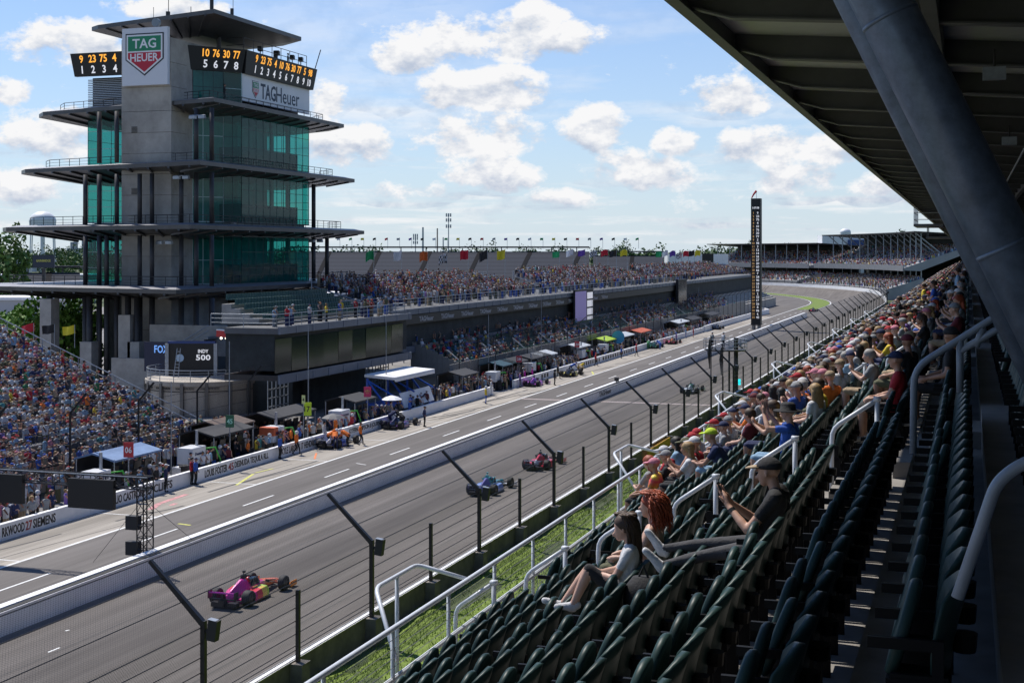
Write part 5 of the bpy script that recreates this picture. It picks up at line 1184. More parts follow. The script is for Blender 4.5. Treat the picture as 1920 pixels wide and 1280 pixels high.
def wheel_mesh(r, w, seg=24):
    t = MB(); prof = [(-w/2+.02, r*.62), (-w/2, r*.78), (-w/2+.01, r*.94), (-w/2+.05, r), (w/2-.05, r), (w/2-.01, r*.94), (w/2, r*.78), (w/2-.02, r*.62)]
    rr = [[Vector((x, q*math.cos(2*math.pi*i/seg), q*math.sin(2*math.pi*i/seg))) for i in range(seg)] for x, q in prof]; t.loft(rr, cap=False)
    k = MB(); k.tube((-w/2+.05, 0, 0), (w/2-.05, 0, 0), r*.62, None, seg); k.tube((-w/2+.03, 0, 0), (w/2-.03, 0, 0), r*.16, None, 8)
    for s in (-1, 1):
        for i in range(8): a = i*math.pi/4; k.obox((s*(w/2-.045), r*.38*math.cos(a), r*.38*math.sin(a)), .03, r*.42, r*.1, rx=a)
    return t.mesh('tyre', TYRE, True), k.mesh('rim', RIM)
CP = car_parts(); CPM = {}
for k_, b_ in CP.items():
    CPM[k_] = b_.build(k_, CARB, None, smooth=(k_ in ('helmet',))).data
for o in [o for o in bpy.data.objects if o.name.split('.')[0] in CP and o.parent is None]: bpy.data.objects.remove(o)
bv = None
WF, WR = wheel_mesh(.33, .29), wheel_mesh(.335, .37)
SCRM = mat('tinted_screen', (0.02, 0.03, 0.035), 0.08, spec=0.8)
def race_car(p, rz, label, main, pods, nose, wing, helmet, group, halo=None):
    c = thing('race_car', label, 'race car', p, rz, group)
    def part(k_, m):
        o = link(k_, CPM[k_], c); o.material_slots[0].link = 'OBJECT'; o.material_slots[0].material = m; return o
    t = part('tub', main)
    mod = t.modifiers.new('bevel', 'BEVEL'); mod.width = 0.02; mod.segments = 2
    part('sidepods', pods); part('floor', CARB); part('front_wing', nose); part('rear_wing', wing); part('wing_endplates', CARB); part('aeroscreen', SCRM); part('halo_and_mirrors', halo or CARB); part('helmet', helmet); part('suspension', CARB)
    for (x, y, r, W_) in ((-.82, 1.65, .33, WF), (.82, 1.65, .33, WF), (-.78, -1.35, .335, WR), (.78, -1.35, .335, WR)):
        w = link('wheel', None, c, (x, y, r)); link('tyre', W_[0], w); link('rim', W_[1], w)
    return c
def cp(name, c): return mat('paint_'+name, c, 0.3, coat=0.4)
PINKL = livery('pink_orange_livery', [(0.0, (0.62, 0.01, 0.30)), (0.55, (0.70, 0.02, 0.20)), (0.66, (0.85, 0.16, 0.02)), (1.0, (0.85, 0.22, 0.02))])
PINKP = livery('pink_yellow_pods', [(0.0, (0.70, 0.02, 0.22)), (0.36, (0.75, 0.06, 0.08)), (0.44, (0.80, 0.60, 0.10)), (0.52, (0.45, 0.65, 0.05)), (0.58, (0.80, 0.10, 0.04))])
TEALL = livery('teal_blue_livery', [(0.0, (0.12, 0.10, 0.32)), (0.35, (0.02, 0.22, 0.26)), (0.7, (0.03, 0.30, 0.32))]); BLUP = livery('pale_blue_pods', [(0.0, (0.30, 0.36, 0.62)), (0.4, (0.14, 0.22, 0.5)), (0.7, (0.5, 0.56, 0.7))])
REDL = livery('red_white_livery', [(0.0, (0.5, 0.5, 0.52)), (0.2, (0.50, 0.01, 0.03)), (0.8, (0.55, 0.02, 0.04))])
def on_track(px, py): return onZ(px, py, 0.0)
race_car(on_track(466, 1119), R(-1), 'pink and orange race car with yellow sidepods on the track', PINKL, PINKP, cp('orange', (0.8, 0.25, 0.02)), cp('magenta', (0.5, 0.02, 0.4)), cp('red', (0.5, 0.02, 0.02)), 'race cars at speed')
race_car(on_track(918, 920), R(-1), 'blue and teal race car behind the fence on the track', TEALL, BLUP, cp('white', (0.7, 0.7, 0.72)), cp('white', (0.7, 0.7, 0.72)), cp('teal', (0.03, 0.35, 0.35)), 'race cars at speed', cp('teal', (0.03, 0.35, 0.35)))
race_car(on_track(1017, 874), R(-1), 'red and white race car ahead of the teal car', REDL, cp('crimson', (0.5, 0.015, 0.03)), cp('red', (0.5, 0.02, 0.02)), cp('white', (0.7, 0.7, 0.72)), cp('black', (0.02, 0.02, 0.02)), 'race cars at speed')
race_car(on_track(1297, 735), R(-1), 'silver and green race car past the brick finish line', livery('silver_green', [(0.0, (0.45, 0.5, 0.47)), (0.3, (0.08, 0.25, 0.14)), (0.8, (0.5, 0.55, 0.52))]), cp('silver', (0.5, 0.52, 0.52)), cp('green', (0.05, 0.3, 0.12)), cp('silver', (0.5, 0.52, 0.52)), cp('green', (0.05, 0.3, 0.12)), 'race cars at speed')
race_car(on_track(1525, 584), R(-2), 'dark race car with red flashes far down the straight', cp('dark', (0.03, 0.02, 0.02)), cp('crimson', (0.5, 0.015, 0.03)), cp('dark', (0.03, 0.02, 0.02)), cp('red', (0.5, 0.02, 0.02)), cp('white', (0.7, 0.7, 0.72)), 'race cars at speed')
PITCARS = [(632, 835, 'white and blue race car being serviced by orange crew', cp('white', (0.7, 0.7, 0.72)), cp('blue', (0.04, 0.08, 0.4)), cp('white', (0.7, 0.7, 0.72))),
           (748, 800, 'dark navy race car stopped at the pit wall beside a parasol', cp('navy', (0.03, 0.03, 0.08)), cp('violet', (0.12, 0.05, 0.2)), cp('navy', (0.03, 0.03, 0.08))),
           (1004, 722, 'purple and pink race car stopped in its pit box', cp('purple', (0.35, 0.05, 0.4)), cp('pinkpurple', (0.5, 0.1, 0.5)), cp('purple', (0.35, 0.05, 0.4))),
           (1070, 704, 'black and yellow race car in its pit box', cp('dark', (0.03, 0.02, 0.02)), cp('yellow', (0.6, 0.5, 0.05)), cp('dark', (0.03, 0.02, 0.02))),
           (1228, 652, 'dark green race car in a pit box among crew', cp('dgreen', (0.03, 0.12, 0.06)), cp('green', (0.05, 0.3, 0.12)), cp('white', (0.7, 0.7, 0.72))),
           (1262, 644, 'red and orange race car in a distant pit box', cp('orange', (0.8, 0.25, 0.02)), cp('crimson', (0.5, 0.015, 0.03)), cp('red', (0.5, 0.02, 0.02))),
           (1345, 617, 'black race car in a far pit box by dark canopies', cp('dark', (0.03, 0.02, 0.02)), cp('navy', (0.03, 0.03, 0.08)), cp('dark', (0.03, 0.02, 0.02)))]
for (px, py, lab, m1, m2, m3) in PITCARS: race_car(on_track(px, py), R(-1), lab, m1, m2, m3, m1, cp('white', (0.7, 0.7, 0.72)), 'race cars in the pits')
# ================================================================== PEOPLE
def V3(*a): return Vector(a)
def capsule(b, p, q, r1, r2, n=10, flat=1.0):
    p, q = Vector(p), Vector(q); d = q-p; ln = d.length
    if ln < 1e-5: d = V3(0, 0, 1)
    d.normalize(); a = d.orthogonal().normalized() if abs(d.x) > .9 else V3(1, 0, 0); a = (a-d*a.dot(d)).normalized(); c = d.cross(a); rings = []
    for t in (-80, -45, 0): rings.append((p+d*r1*math.sin(R(t)), r1*math.cos(R(t))))
    for t in (0, 45, 80): rings.append((q+d*r2*math.sin(R(t)), r2*math.cos(R(t))))
    b.loft([[o+a*rr*math.cos(2*math.pi*i/n)+c*rr*flat*math.sin(2*math.pi*i/n) for i in range(n)] for o, rr in rings])
SLOT = {'skin': 0, 'shirt': 1, 'pants': 2, 'shoe': 3, 'calf': 4, 'fore': 5}
def seg_dist(P, a, b):
    a = np.array(a); b = np.array(b); ab = b-a; t = np.clip(((P-a)@ab)/max(1e-9, ab@ab), 0, 1); return np.linalg.norm(P-(a+t[:, None]*ab), axis=1), t
def make_body(name, J, voxel=0.022, female=False, fingers=False):
    """J: joints (local: x right, y forward, z up). One continuous surface by voxel fusion, slots by nearest limb."""
    prim = []
    def c(a, b_, r1, r2, tg): prim.append((Vector(a), Vector(b_), r1, r2, tg))
    hip, chest, neck, head = V3(*J['hip']), V3(*J['chest']), V3(*J['neck']), V3(*J['head'])
    sh = {s: V3(*J['sh'+s]) for s in 'LR'}; hp = {s: V3(*J['hp'+s]) for s in 'LR'}
    k = 0.9 if female else 1.0
    for s in 'LR':
        inn = sh[s]+(neck-sh[s])*0.42-V3(0, 0, 0.07)
        c(hp[s]*0.85+hip*0.15, inn, 0.118, 0.112*k, 'shirt'); c(hp[s]*0.75+hip*0.25, hp[s]*0.75+hip*0.25+V3(0, 0, .02), 0.125, 0.12, 'pants')
        c(inn+V3(0, 0, .05), sh[s], 0.085*k, 0.068*k, 'shirt')
        el, wr, hd = V3(*J['el'+s]), V3(*J['wr'+s]), V3(*J['ha'+s])
        mid = sh[s]+(el-sh[s])*0.55
        c(sh[s], mid, 0.066*k, 0.056*k, 'shirt'); c(mid, el, 0.048*k, 0.041*k, 'fore'); c(el, el+(wr-el)*.35, 0.041*k, 0.042*k, 'fore'); c(el+(wr-el)*.35, wr, 0.041*k, 0.027*k, 'fore')
        c(wr, hd, 0.028, 0.036, 'skin'); c(hd, hd+(hd-wr).normalized()*0.05, 0.034, 0.022, 'skin')
        kn, an, to = V3(*J['kn'+s]), V3(*J['an'+s]), V3(*J['to'+s])
        c(hp[s], hp[s]+(kn-hp[s])*.5, 0.092, 0.076, 'pants'); c(hp[s]+(kn-hp[s])*.5, kn, 0.075, 0.058, 'pants')
        c(kn, kn+(an-kn)*.35, 0.056, 0.058, 'calf'); c(kn+(an-kn)*.35, an, 0.057, 0.036, 'calf')
        hl = an+(an-to)*0.28; hl.z = min(hl.z, an.z); c(hl-V3(0, 0, .0), to, 0.042, 0.036, 'shoe'); c(an-V3(0, 0, .03), an+(to-an)*.5, 0.045, 0.04, 'shoe')
    c(hip+V3(0, 0, .05), chest, 0.12, 0.125*k, 'shirt'); c(neck-V3(0, 0, .05), neck+(head-neck)*.55, 0.056*k, 0.052*k, 'skin')
    fwd = V3(*J.get('face', (0, 1, 0))).normalized(); 
    c(head+V3(0, 0, .025)-fwd*.012, head+V3(0, 0, .03)+fwd*.012, 0.092, 0.088, 'skin'); c(head+fwd*.03-V3(0, 0, .02), head+fwd*.045-V3(0, 0, .075), 0.07, 0.045, 'skin')
    c(head+fwd*.10-V3(0, 0, .005), head+fwd*.115-V3(0, 0, .03), 0.012, 0.018, 'skin')
    sd = fwd.cross(V3(0, 0, 1)).normalized()
    for s in (-1, 1): c(head+sd*s*.088+V3(0, 0, .01), head+sd*s*.094-V3(0, 0, .025), 0.018, 0.015, 'skin')
    b = MB()
    for (a, q, r1, r2, tg) in prim: capsule(b, a, q, r1, r2)
    me = b.mesh('tmp', WHITE); o = bpy.data.objects.new('tmp', me); col.objects.link(o)
    m_ = o.modifiers.new('r', 'REMESH'); m_.mode = 'VOXEL'; m_.voxel_size = voxel; m2 = o.modifiers.new('s', 'SMOOTH'); m2.factor = 0.5; m2.iterations = 3 if voxel < .02 else 2
    dg = bpy.context.evaluated_depsgraph_get(); out = bpy.data.meshes.new_from_object(o.evaluated_get(dg)); bpy.data.objects.remove(o); out.name = name
    if fingers:
        f = MB()
        for s in 'LR':
            wr, hd = V3(*J['wr'+s]), V3(*J['ha'+s]); d = (hd-wr).normalized(); sdv = d.cross(V3(0, 0, 1)); sdv = sdv.normalized() if sdv.length > .1 else V3(1, 0, 0); dn = V3(*J.get('curl', (0, 0, -1)))
            for i, ln in enumerate((.062, .072, .068, .052)):
                o0 = hd+sdv*(-.027+.018*i)+d*.02; p1 = o0+d*ln*.6+dn*.01; p2 = p1+d*ln*.35+dn*.03
                capsule(f, o0, p1, .0095, .0085, 6); capsule(f, p1, p2, .0085, .007, 6)
            th0 = wr+(hd-wr)*.5+sdv*(-.03 if s == 'L' else .03); capsule(f, th0, th0+d*.05+sdv*(-.02 if s == 'L' else .02), .012, .009, 6)
        fm = f.mesh('f', WHITE); bm = bmesh.new(); bm.from_mesh(out); n0 = len(bm.faces); bm.from_mesh(fm); bm.to_mesh(out); bm.free(); bpy.data.meshes.remove(fm)
    n = len(out.polygons); P = np.empty(n*3, 'f'); out.polygons.foreach_get('center', P); P = P.reshape(-1, 3)
    best = np.full(n, 1e9); idx = np.zeros(n, int)
    for (a, q, r1, r2, tg) in prim:
        d, t = seg_dist(P, a, q); d = d-(r1+(r2-r1)*t); w = d < best; best[w] = d[w]; idx[w] = SLOT[tg]
    out.materials.clear()
    for _ in range(6): out.materials.append(WHITE)
    out.polygons.foreach_set('material_index', idx.astype('i')); out.polygons.foreach_set('use_smooth', [True]*n); out.update(); return out
def base_sit(**kw):
    J = dict(hip=(0, 0, .50), chest=(0, -.06, .86), neck=(0, -.05, 1.03), head=(0, -.01, 1.20), shL=(-.19, -.05, .98), shR=(.19, -.05, .98), hpL=(-.10, .02, .50), hpR=(.10, .02, .50),
             elL=(-.25, .06, .72), elR=(.25, .06, .72), wrL=(-.15, .30, .66), wrR=(.15, .30, .66), haL=(-.12, .38, .64), haR=(.12, .38, .64),
             knL=(-.13, .46, .53), knR=(.13, .46, .53), anL=(-.13, .44, .10), anR=(.13, .44, .10), toL=(-.14, .60, .04), toR=(.14, .60, .04)); J.update(kw); return J
def base_stand(**kw):
    J = dict(hip=(0, 0, .95), chest=(0, -.01, 1.30), neck=(0, -.01, 1.47), head=(0, .02, 1.64), shL=(-.20, -.01, 1.42), shR=(.20, -.01, 1.42), hpL=(-.10, 0, .93), hpR=(.10, 0, .93),
             elL=(-.27, -.02, 1.13), elR=(.27, -.02, 1.13), wrL=(-.27, .07, .90), wrR=(.27, .07, .90), haL=(-.26, .11, .82), haR=(.26, .11, .82),
             knL=(-.11, .02, .50), knR=(.11, .02, .50), anL=(-.12, -.03, .09), anR=(.12, -.03, .09), toL=(-.14, .13, .04), toR=(.14, .13, .04)); J.update(kw); return J
SIT = {'lap': base_sit(), 'knees': base_sit(chest=(0, .10, .82), neck=(0, .19, .97), head=(0, .26, 1.13), shL=(-.19, .14, .92), shR=(.19, .14, .92), elL=(-.22, .34, .66), elR=(.22, .34, .66), wrL=(-.08, .5, .64), wrR=(.08, .5, .64), haL=(-.04, .56, .66), haR=(.04, .56, .66)),
       'phone': base_sit(elL=(-.24, .12, .76), elR=(.24, .12, .76), wrL=(-.08, .33, .90), wrR=(.08, .33, .90), haL=(-.05, .36, .97), haR=(.05, .36, .97), head=(0, .03, 1.19)),
       'look': base_sit(face=(.75, .66, 0), shL=(-.17, .02, .98), shR=(.19, -.10, .98), head=(.02, -.01, 1.21)), 'arm': base_sit(elR=(.3, -.02, 1.1), wrR=(.14, .16, 1.22), haR=(.08, .14, 1.26), face=(-.4, .9, 0))}
STD = {'down': base_stand(), 'cross': base_stand(elL=(-.28, .06, 1.16), elR=(.28, .06, 1.16), wrL=(-.02, .20, 1.20), wrR=(.02, .22, 1.15), haL=(.08, .19, 1.22), haR=(-.08, .20, 1.14)),
       'hips': base_stand(elL=(-.38, -.08, 1.16), elR=(.38, -.08, 1.16), wrL=(-.22, .06, 1.02), wrR=(.22, .06, 1.02), haL=(-.17, .1, .99), haR=(.17, .1, .99)), 'stride': base_stand(knL=(-.11, .18, .52), anL=(-.12, .22, .10), toL=(-.13, .38, .05), anR=(.12, -.24, .13), toR=(.12, -.08, .04), elL=(-.27, -.12, 1.14), wrL=(-.25, -.02, .92), haL=(-.24, .03, .85)),
       'bend': base_stand(chest=(0, .30, 1.18), neck=(0, .46, 1.26), head=(0, .60, 1.30), shL=(-.20, .40, 1.24), shR=(.20, .40, 1.24), elL=(-.24, .50, .95), elR=(.24, .50, .95), wrL=(-.16, .66, .78), wrR=(.16, .66, .78), haL=(-.14, .74, .74), haR=(.14, .74, .74), hip=(0, -.08, .92), hpL=(-.10, -.08, .9), hpR=(.10, -.08, .9), knL=(-.12, .06, .48), knR=(.12, .06, .48)),
       'up': base_stand(elR=(.26, .12, 1.62), wrR=(.16, .20, 1.80), haR=(.12, .2, 1.86), elL=(-.26, .12, 1.5), wrL=(-.12, .24, 1.70), haL=(-.06, .24, 1.76))}
SITM = {k: make_body('person', J, 0.024) for k, J in SIT.items()}; STDM = {k: make_body('person', J, 0.028) for k, J in STD.items()}
JS = {('s', k): J for k, J in SIT.items()}; JS.update({('t', k): J for k, J in STD.items()})
# headgear (built round the origin = head centre, facing +y)
def cap_mesh():
    b = MB(); rr = []
    for t in (0, 20, 40, 60, 78): rr.append([V3(.106*math.cos(R(t))*math.cos(a), .118*math.cos(R(t))*math.sin(a)-.005, .035+.105*math.sin(R(t))) for a in np.linspace(0, 2*math.pi, 15)[:-1]])
    b.loft(rr); m_ = MB(); b.add([(-.09, .07, .04), (.09, .07, .04), (.085, .17, .03), (.04, .205, .022), (-.04, .205, .022), (-.085, .17, .03), (-.09, .07, .052), (.09, .07, .052), (.085, .17, .042), (.04, .205, .034), (-.04, .205, .034), (-.085, .17, .042)], [(5, 4, 3, 2, 1, 0), (6, 7, 8, 9, 10, 11)]+[(i, (i+1) % 6, 6+(i+1) % 6, 6+i) for i in range(6)], 1)
    return b.mesh('cap', [WHITE, WHITE], True)
def hat_mesh():
    b = MB(); rr = [[V3(q*math.cos(a), q*1.1*math.sin(a), z) for a in np.linspace(0, 2*math.pi, 15)[:-1]] for q, z in ((.20, .02), (.195, .035), (.105, .05), (.10, .12), (.075, .15))]; b.loft(rr); return b.mesh('hat', WHITE, True)
def hair_mesh(length=0.0, puff=1.0):
    b = MB(); rr = []
    for t in (-35, -10, 15, 40, 62, 80):
        ring = []
        for a in np.linspace(0, 2*math.pi, 17)[:-1]:
            fr = max(0, math.sin(a)); low = -35+ (58*fr if t < 15 else 0); tt = max(t, low)
            q = puff*(1.0+0.05*math.sin(5*a+t)); ring.append(V3(.103*q*math.cos(R(tt))*math.cos(a), .115*q*math.cos(R(tt))*math.sin(a)-.012-(.015 if fr == 0 else 0), .03+.112*q*math.sin(R(tt))))
        rr.append(ring)
    b.loft(rr)
    if length:
        rr = []
        for i in range(6):
            f = i/5; w = (.10+.05*f*puff-(.05*f*f)); rr.append([V3(w*math.cos(a)*puff*(1+.08*math.sin(3*a+i)), -.065-.05*f+.05*puff*math.sin(a)*(1+.1*math.sin(i*2)), .05-length*f) for a in np.linspace(0, 2*math.pi, 13)[:-1]])
        b.loft(rr)
    return b.mesh('hair', WHITE, True)
def strand_hair(n, length, curl, spread, seed):
    r_ = np.random.default_rng(seed); b = MB()
    for i in range(n):
        a = r_.uniform(0, 2*math.pi); t = math.acos(r_.uniform(.05, 1.0)); fr = math.sin(a)
        if fr > -.1 and t > .45: continue
        p = V3(.098*math.sin(t)*math.cos(a), .108*math.sin(t)*math.sin(a)-.012, .03+.108*math.cos(t)); pts = [p]; out = V3(math.cos(a), min(.1, math.sin(a)) if fr > .2 else math.sin(a), .5*math.cos(t)); L_ = length*r_.uniform(.7, 1.1); ph = r_.uniform(0, 6.28); w = r_.uniform(.8, 1.2)
        for j in range(1, 8):
            f = j/7; q = p+out*(spread*math.sin(min(1, f*1.6)*1.57)+.012)+V3(0, -(.03+.09*max(0, fr))*f, .025*math.sin(f*3.1)-L_*f*f*.9-L_*.1*f)
            q += V3(math.cos(ph+f*9*w), math.sin(ph+f*9*w), 0)*curl*f**.5; 
            rr = math.hypot(q.x/.10, (q.y+.012)/.11)
            if rr < 1.04 and q.z > -.12: q.x *= 1.04/rr; q.y = (q.y+.012)*1.04/rr-.012
            pts.append(q)
        b.path(pts, [.010, .011, .011, .010, .009, .008, .006, .002], 4)
    return b.mesh('hair', WHITE, True)
CAPM, HATM, HAIRM, LONGM = cap_mesh(), hat_mesh(), hair_mesh(), hair_mesh(.34, 1.05); HELM = None
b = MB(); b.ball((0, 0, .02), .135, .15, .145, 0, 12, 8); HELM = b.mesh('helmet', WHITE, True)
COLS = {'white': (.62, .62, .63), 'pale grey': (.42, .43, .45), 'charcoal': (.055, .055, .06), 'grey': (.26, .27, .28), 'black': (.018, .018, .02), 'navy': (.02, .03, .09), 'blue': (.03, .10, .42), 'sky blue': (.24, .38, .52), 'red': (.42, .02, .03), 'maroon': (.14, .02, .03), 'pink': (.6, .22, .28), 'orange': (.75, .17, .02), 'yellow': (.68, .50, .04), 'green': (.04, .20, .08), 'teal': (.05, .25, .26), 'purple': (.20, .12, .38), 'tan': (.36, .27, .17), 'olive': (.11, .11, .06), 'neon': (.55, .72, .04), 'magenta': (.5, .03, .32)}
HAIRC = {'brown': (.05, .025, .012), 'dark': (.012, .009, .007), 'blond': (.30, .19, .08), 'grey': (.25, .24, .23), 'red': (.28, .05, .015)}
SKINC = [(.52, .30, .21), (.46, .25, .17), (.38, .20, .13), (.56, .34, .25), (.16, .08, .05)]
def cl(n_): return mat('cloth_'+n_.replace(' ', '_'), COLS[n_], .85, var=.2, scale=9, bump=.9)
def skinm(i): return mat('skin_%d' % i, SKINC[i], .55)
def hairm(n_): return mat('hair_'+n_, HAIRC[n_], .6, var=.3, scale=30)
NP = [0]
def person(mesh, J, p, rz, label, shirt, pants, head=('cap', 'white'), shoes='white', skin=0, shorts=True, sleeves=False, group='spectators', scale=1.0, top=None, cat='person'):
    o = link('person', mesh, None, p, rz); tag(o, label, cat, group); o.scale = (scale,)*3; NP[0] += 1
    ms = [skinm(skin), top or cl(shirt), cl(pants), cl(shoes), skinm(skin) if shorts else cl(pants), cl(shirt) if sleeves else skinm(skin)]
    for s, m_ in zip(o.material_slots, ms): s.link = 'OBJECT'; s.material = m_
    f = V3(*J.get('face', (0, 1, 0))); hz_ = math.atan2(-f.x, f.y); kind, c_ = head
    def hg(nm_, me, mats_):
        h = link(nm_, me, o, J['head'], hz_)
        for s, m_ in zip(h.material_slots, mats_): s.link = 'OBJECT'; s.material = m_
    if kind == 'cap': hg('cap', CAPM, [cl(c_), cl(c_)])
    elif kind == 'hat': hg('hat', HATM, [cl(c_)])
    elif kind == 'helmet': hg('helmet', HELM, [cl(c_)])
    elif kind == 'long': hg('hair', LONGM, [hairm(c_)])
    else: hg('hair', HAIRM, [hairm(c_)])
    return o
SH = ['white']*9+['pale grey']*6+['grey']*7+['charcoal']*7+['black']*7+['navy']*4+['blue']*2+['sky blue']*5+['red']*3+['maroon', 'pink', 'orange', 'yellow', 'green', 'teal', 'purple', 'tan', 'tan', 'tan', 'olive', 'olive']
PT = ['navy', 'black', 'tan', 'grey', 'olive', 'blue']
def rand_head():
    r_ = rng.random()
    if r_ < .55: return ('cap', str(rng.choice(['white', 'black', 'navy', 'red', 'grey', 'tan', 'blue', 'white', 'maroon', 'pink'])))
    if r_ < .58: return ('hat', 'tan')
    if r_ < .80: return ('long', str(rng.choice(['brown', 'blond', 'dark', 'red'])))
    return ('hair', str(rng.choice(['brown', 'dark', 'grey', 'blond'])))
def head_words(h): return {'cap': h[1]+' cap', 'hat': 'sun hat', 'helmet': h[1]+' helmet', 'long': 'long '+h[1]+' hair', 'hair': 'short '+h[1]+' hair'}[h[0]]
# ---- low-poly people for the crowds that only read as a mass
def lp_template(stand):
    b = MB(); parts = []
    def add(fn, ci): n0 = len(b.v); fn(); parts.append((n0, len(b.v), ci))
    if stand:
        add(lambda: b.loft([[V3(x*w, y*d, z) for x, y in ((-1, -.6), (1, -.6), (1.1, 0), (1, .6), (-1, .6), (-1.1, 0))] for w, d, z in ((.16, .16, .88), (.17, .16, 1.1), (.21, .17, 1.38), (.10, .10, 1.48))]), 1)
        add(lambda: b.box(-.16, -.02, -.09, .09, 0, .9), 2); add(lambda: b.box(.02, .16, -.09, .09, 0, .9), 2)
        add(lambda: b.tube((-.23, 0, 1.4), (-.26, .08, .95), .055, .04, 5), 0); add(lambda: b.tube((.23, 0, 1.4), (.2, .22, 1.1), .055, .04, 5), 0); hz_ = 1.62
    else:
        add(lambda: b.loft([[V3(x*w, y*d-.02, z) for x, y in ((-1, -.6), (1, -.6), (1.1, 0), (1, .6), (-1, .6), (-1.1, 0))] for w, d, z in ((.17, .19, .44), (.18, .17, .7), (.21, .17, .96), (.10, .10, 1.05))]), 1)
        for s in (-1, 1):
            add(lambda: b.tube((s*.1, .05, .5), (s*.13, .46, .52), .085, .065, 5), 2); add(lambda: b.tube((s*.13, .46, .54), (s*.13, .44, .03), .06, .045, 5), 3)
            add(lambda: b.tube((s*.22, -.02, .98), (s*.24, .12, .70), .058, .045, 5), 1); add(lambda: b.tube((s*.24, .12, .70), (s*.12, .36, .68), .043, .035, 5), 0)
        hz_ = 1.19
    add(lambda: b.ball((0, .01, hz_), .085, .10, .115, 0, 7, 5), 0); add(lambda: b.ball((0, -.01, hz_+.045), .098, .115, .09, 0, 7, 4), 4); add(lambda: b.box(-.08, .08, .06, .17, hz_+.05, hz_+.065), 5)
    ci = np.zeros(len(b.v), int)
    for a, c_, i in parts: ci[a:c_] = i
    return np.array(b.v, 'f'), b.f, ci
LPT = {True: lp_template(True), False: lp_template(False)}
CROWDM = attr_mat('crowd_cloth', .85)
def crowd_mesh(name, lst, label, cat='crowd', dense=1.0):
    """lst of (x, y, z, rz, stand)"""
    V, C, Fc, o = [], [], [], 0
    shc = [COLS[k] for k in SH]; ptc = [COLS[k] for k in PT]; hc = [COLS[k] for k in ('white', 'black', 'navy', 'red', 'grey', 'tan')]+list(HAIRC.values())[:4]*2
    for (x, y, z, rz, st) in lst:
        v, f, ci = LPT[st]; c_, s_ = math.cos(rz), math.sin(rz); sc = rng.uniform(.93, 1.06)
        P = v*sc; Q = np.stack([P[:, 0]*c_-P[:, 1]*s_+x, P[:, 0]*s_+P[:, 1]*c_+y, P[:, 2]+z], 1); V.append(Q)
        sk = np.array(SKINC[rng.integers(0, 5) if rng.random() < .3 else rng.integers(0, 3)]); pal = np.array([sk, shc[rng.integers(len(shc))], ptc[rng.integers(len(ptc))], sk if rng.random() < .35 else ptc[rng.integers(len(ptc))], hc[rng.integers(len(hc))], hc[rng.integers(6)]])*rng.uniform(.8, 1.1)
        C.append(np.c_[pal[ci], np.ones(len(ci))]); Fc += [tuple(i+o for i in q) for q in f]; o += len(v)
    if not V: return
    return tag(link(name, col_mesh(name, np.concatenate(V), Fc, np.concatenate(C), CROWDM)), label, cat, kind='stuff')
# ---------------------------------------------------------------- heroes in the near grandstand
FACE = R(90)     # local +y (forward) -> world -x (towards the track)
def seat_for(k, y):
    i = int(round((y-3.0)/.53)); OCC.add((k, i)); return (row_x(k)-.10, seat_y(i), row_z(k))
def yk(px, k): return onX(px, 800, row_x(k)-.1).y
# man in black, legs stretched over the rows in front
Jm = base_sit(hip=(0, .02, .50), chest=(0, -.13, .84), neck=(0, -.12, 1.02), head=(0, -.05, 1.165), shL=(-.21, -.13, .97), shR=(.21, -.13, .97), elL=(-.25, .10, .68), elR=(.25, .10, .68), wrL=(-.09, .30, .86), wrR=(.07, .30, .86), haL=(-.05, .34, .93), haR=(.04, .35, .93),
              knL=(-.10, .47, .41), knR=(.08, .49, .47), anL=(-.14, .90, .29), anR=(.06, .94, .40), toL=(-.17, 1.04, .42), toR=(.05, 1.07, .55), face=(.12, .98, -.25), curl=(0, .3, .9))
y_ = yk(1436, 1); p = seat_for(1, y_)
def kid(o, name, b_, m_): h = b_.build(name, m_, o); return h
hm = person(make_body('person', Jm, .0125, fingers=True), Jm, p, FACE, 'man in black shirt and cap using a phone with legs stretched over seats', 'black', 'charcoal', ('cap', 'black'), 'white', 0, False, False, 'spectators near the rail')
hm.children[0].material_slots[1].material = cl('tan')
kid(hm, 'phone', MB().obox((-.005, .375, .99), .075, .012, .15, rx=-.5), BLACK); kid(hm, 'watch', MB().tube((-.13, .25, .81), (-.115, .27, .835), .036, None, 10), BLACK)
bg = thing('backpack', 'dark backpack leaning on the seats under the outstretched legs', 'bag', (row_x(3)+.30, p[1]+.1, row_z(2)+.0)); b = MB(); b.loft([[V3(w*math.cos(a), w*.7*math.sin(a), z) for a in np.linspace(0, 6.283, 13)[:-1]] for w, z in ((.16, .02), (.2, .15), (.19, .4), (.1, .52))]); b.build('body', cl('black'), bg, smooth=True); MB().path([(-.05, 0, .5), (0, 0, .62), (.05, 0, .5)], .012, 6).build('handle', cl('black'), bg)
# woman with long brown hair, knees up
Jw = base_sit(knL=(-.10, .36, .76), knR=(.10, .38, .72), anL=(-.12, .52, .40), anR=(.10, .66, .34), toL=(-.13, .68, .38), toR=(.10, .84, .38), elL=(-.22, .10, .70), elR=(.22, .10, .70), wrL=(-.07, .27, .72), wrR=(.07, .27, .70), haL=(-.03, .31, .74), haR=(.03, .31, .72), head=(0, .02, 1.17), shL=(-.16, -.05, .96), shR=(.16, -.05, .96), face=(0, .9, -.4))
wm = person(make_body('person', Jw, .0135, True, True), Jw, seat_for(3, yk(1168, 3)), FACE+.15, 'woman with long brown hair in white top and shorts with knees up', 'white', 'black', ('long', 'brown'), 'white', 3, True, False, 'spectators near the rail')
h = link('hair', strand_hair(520, .42, .006, .02, 5), wm, Jw['head']); h.material_slots[0].link = 'OBJECT'; h.material_slots[0].material = hairm('brown')
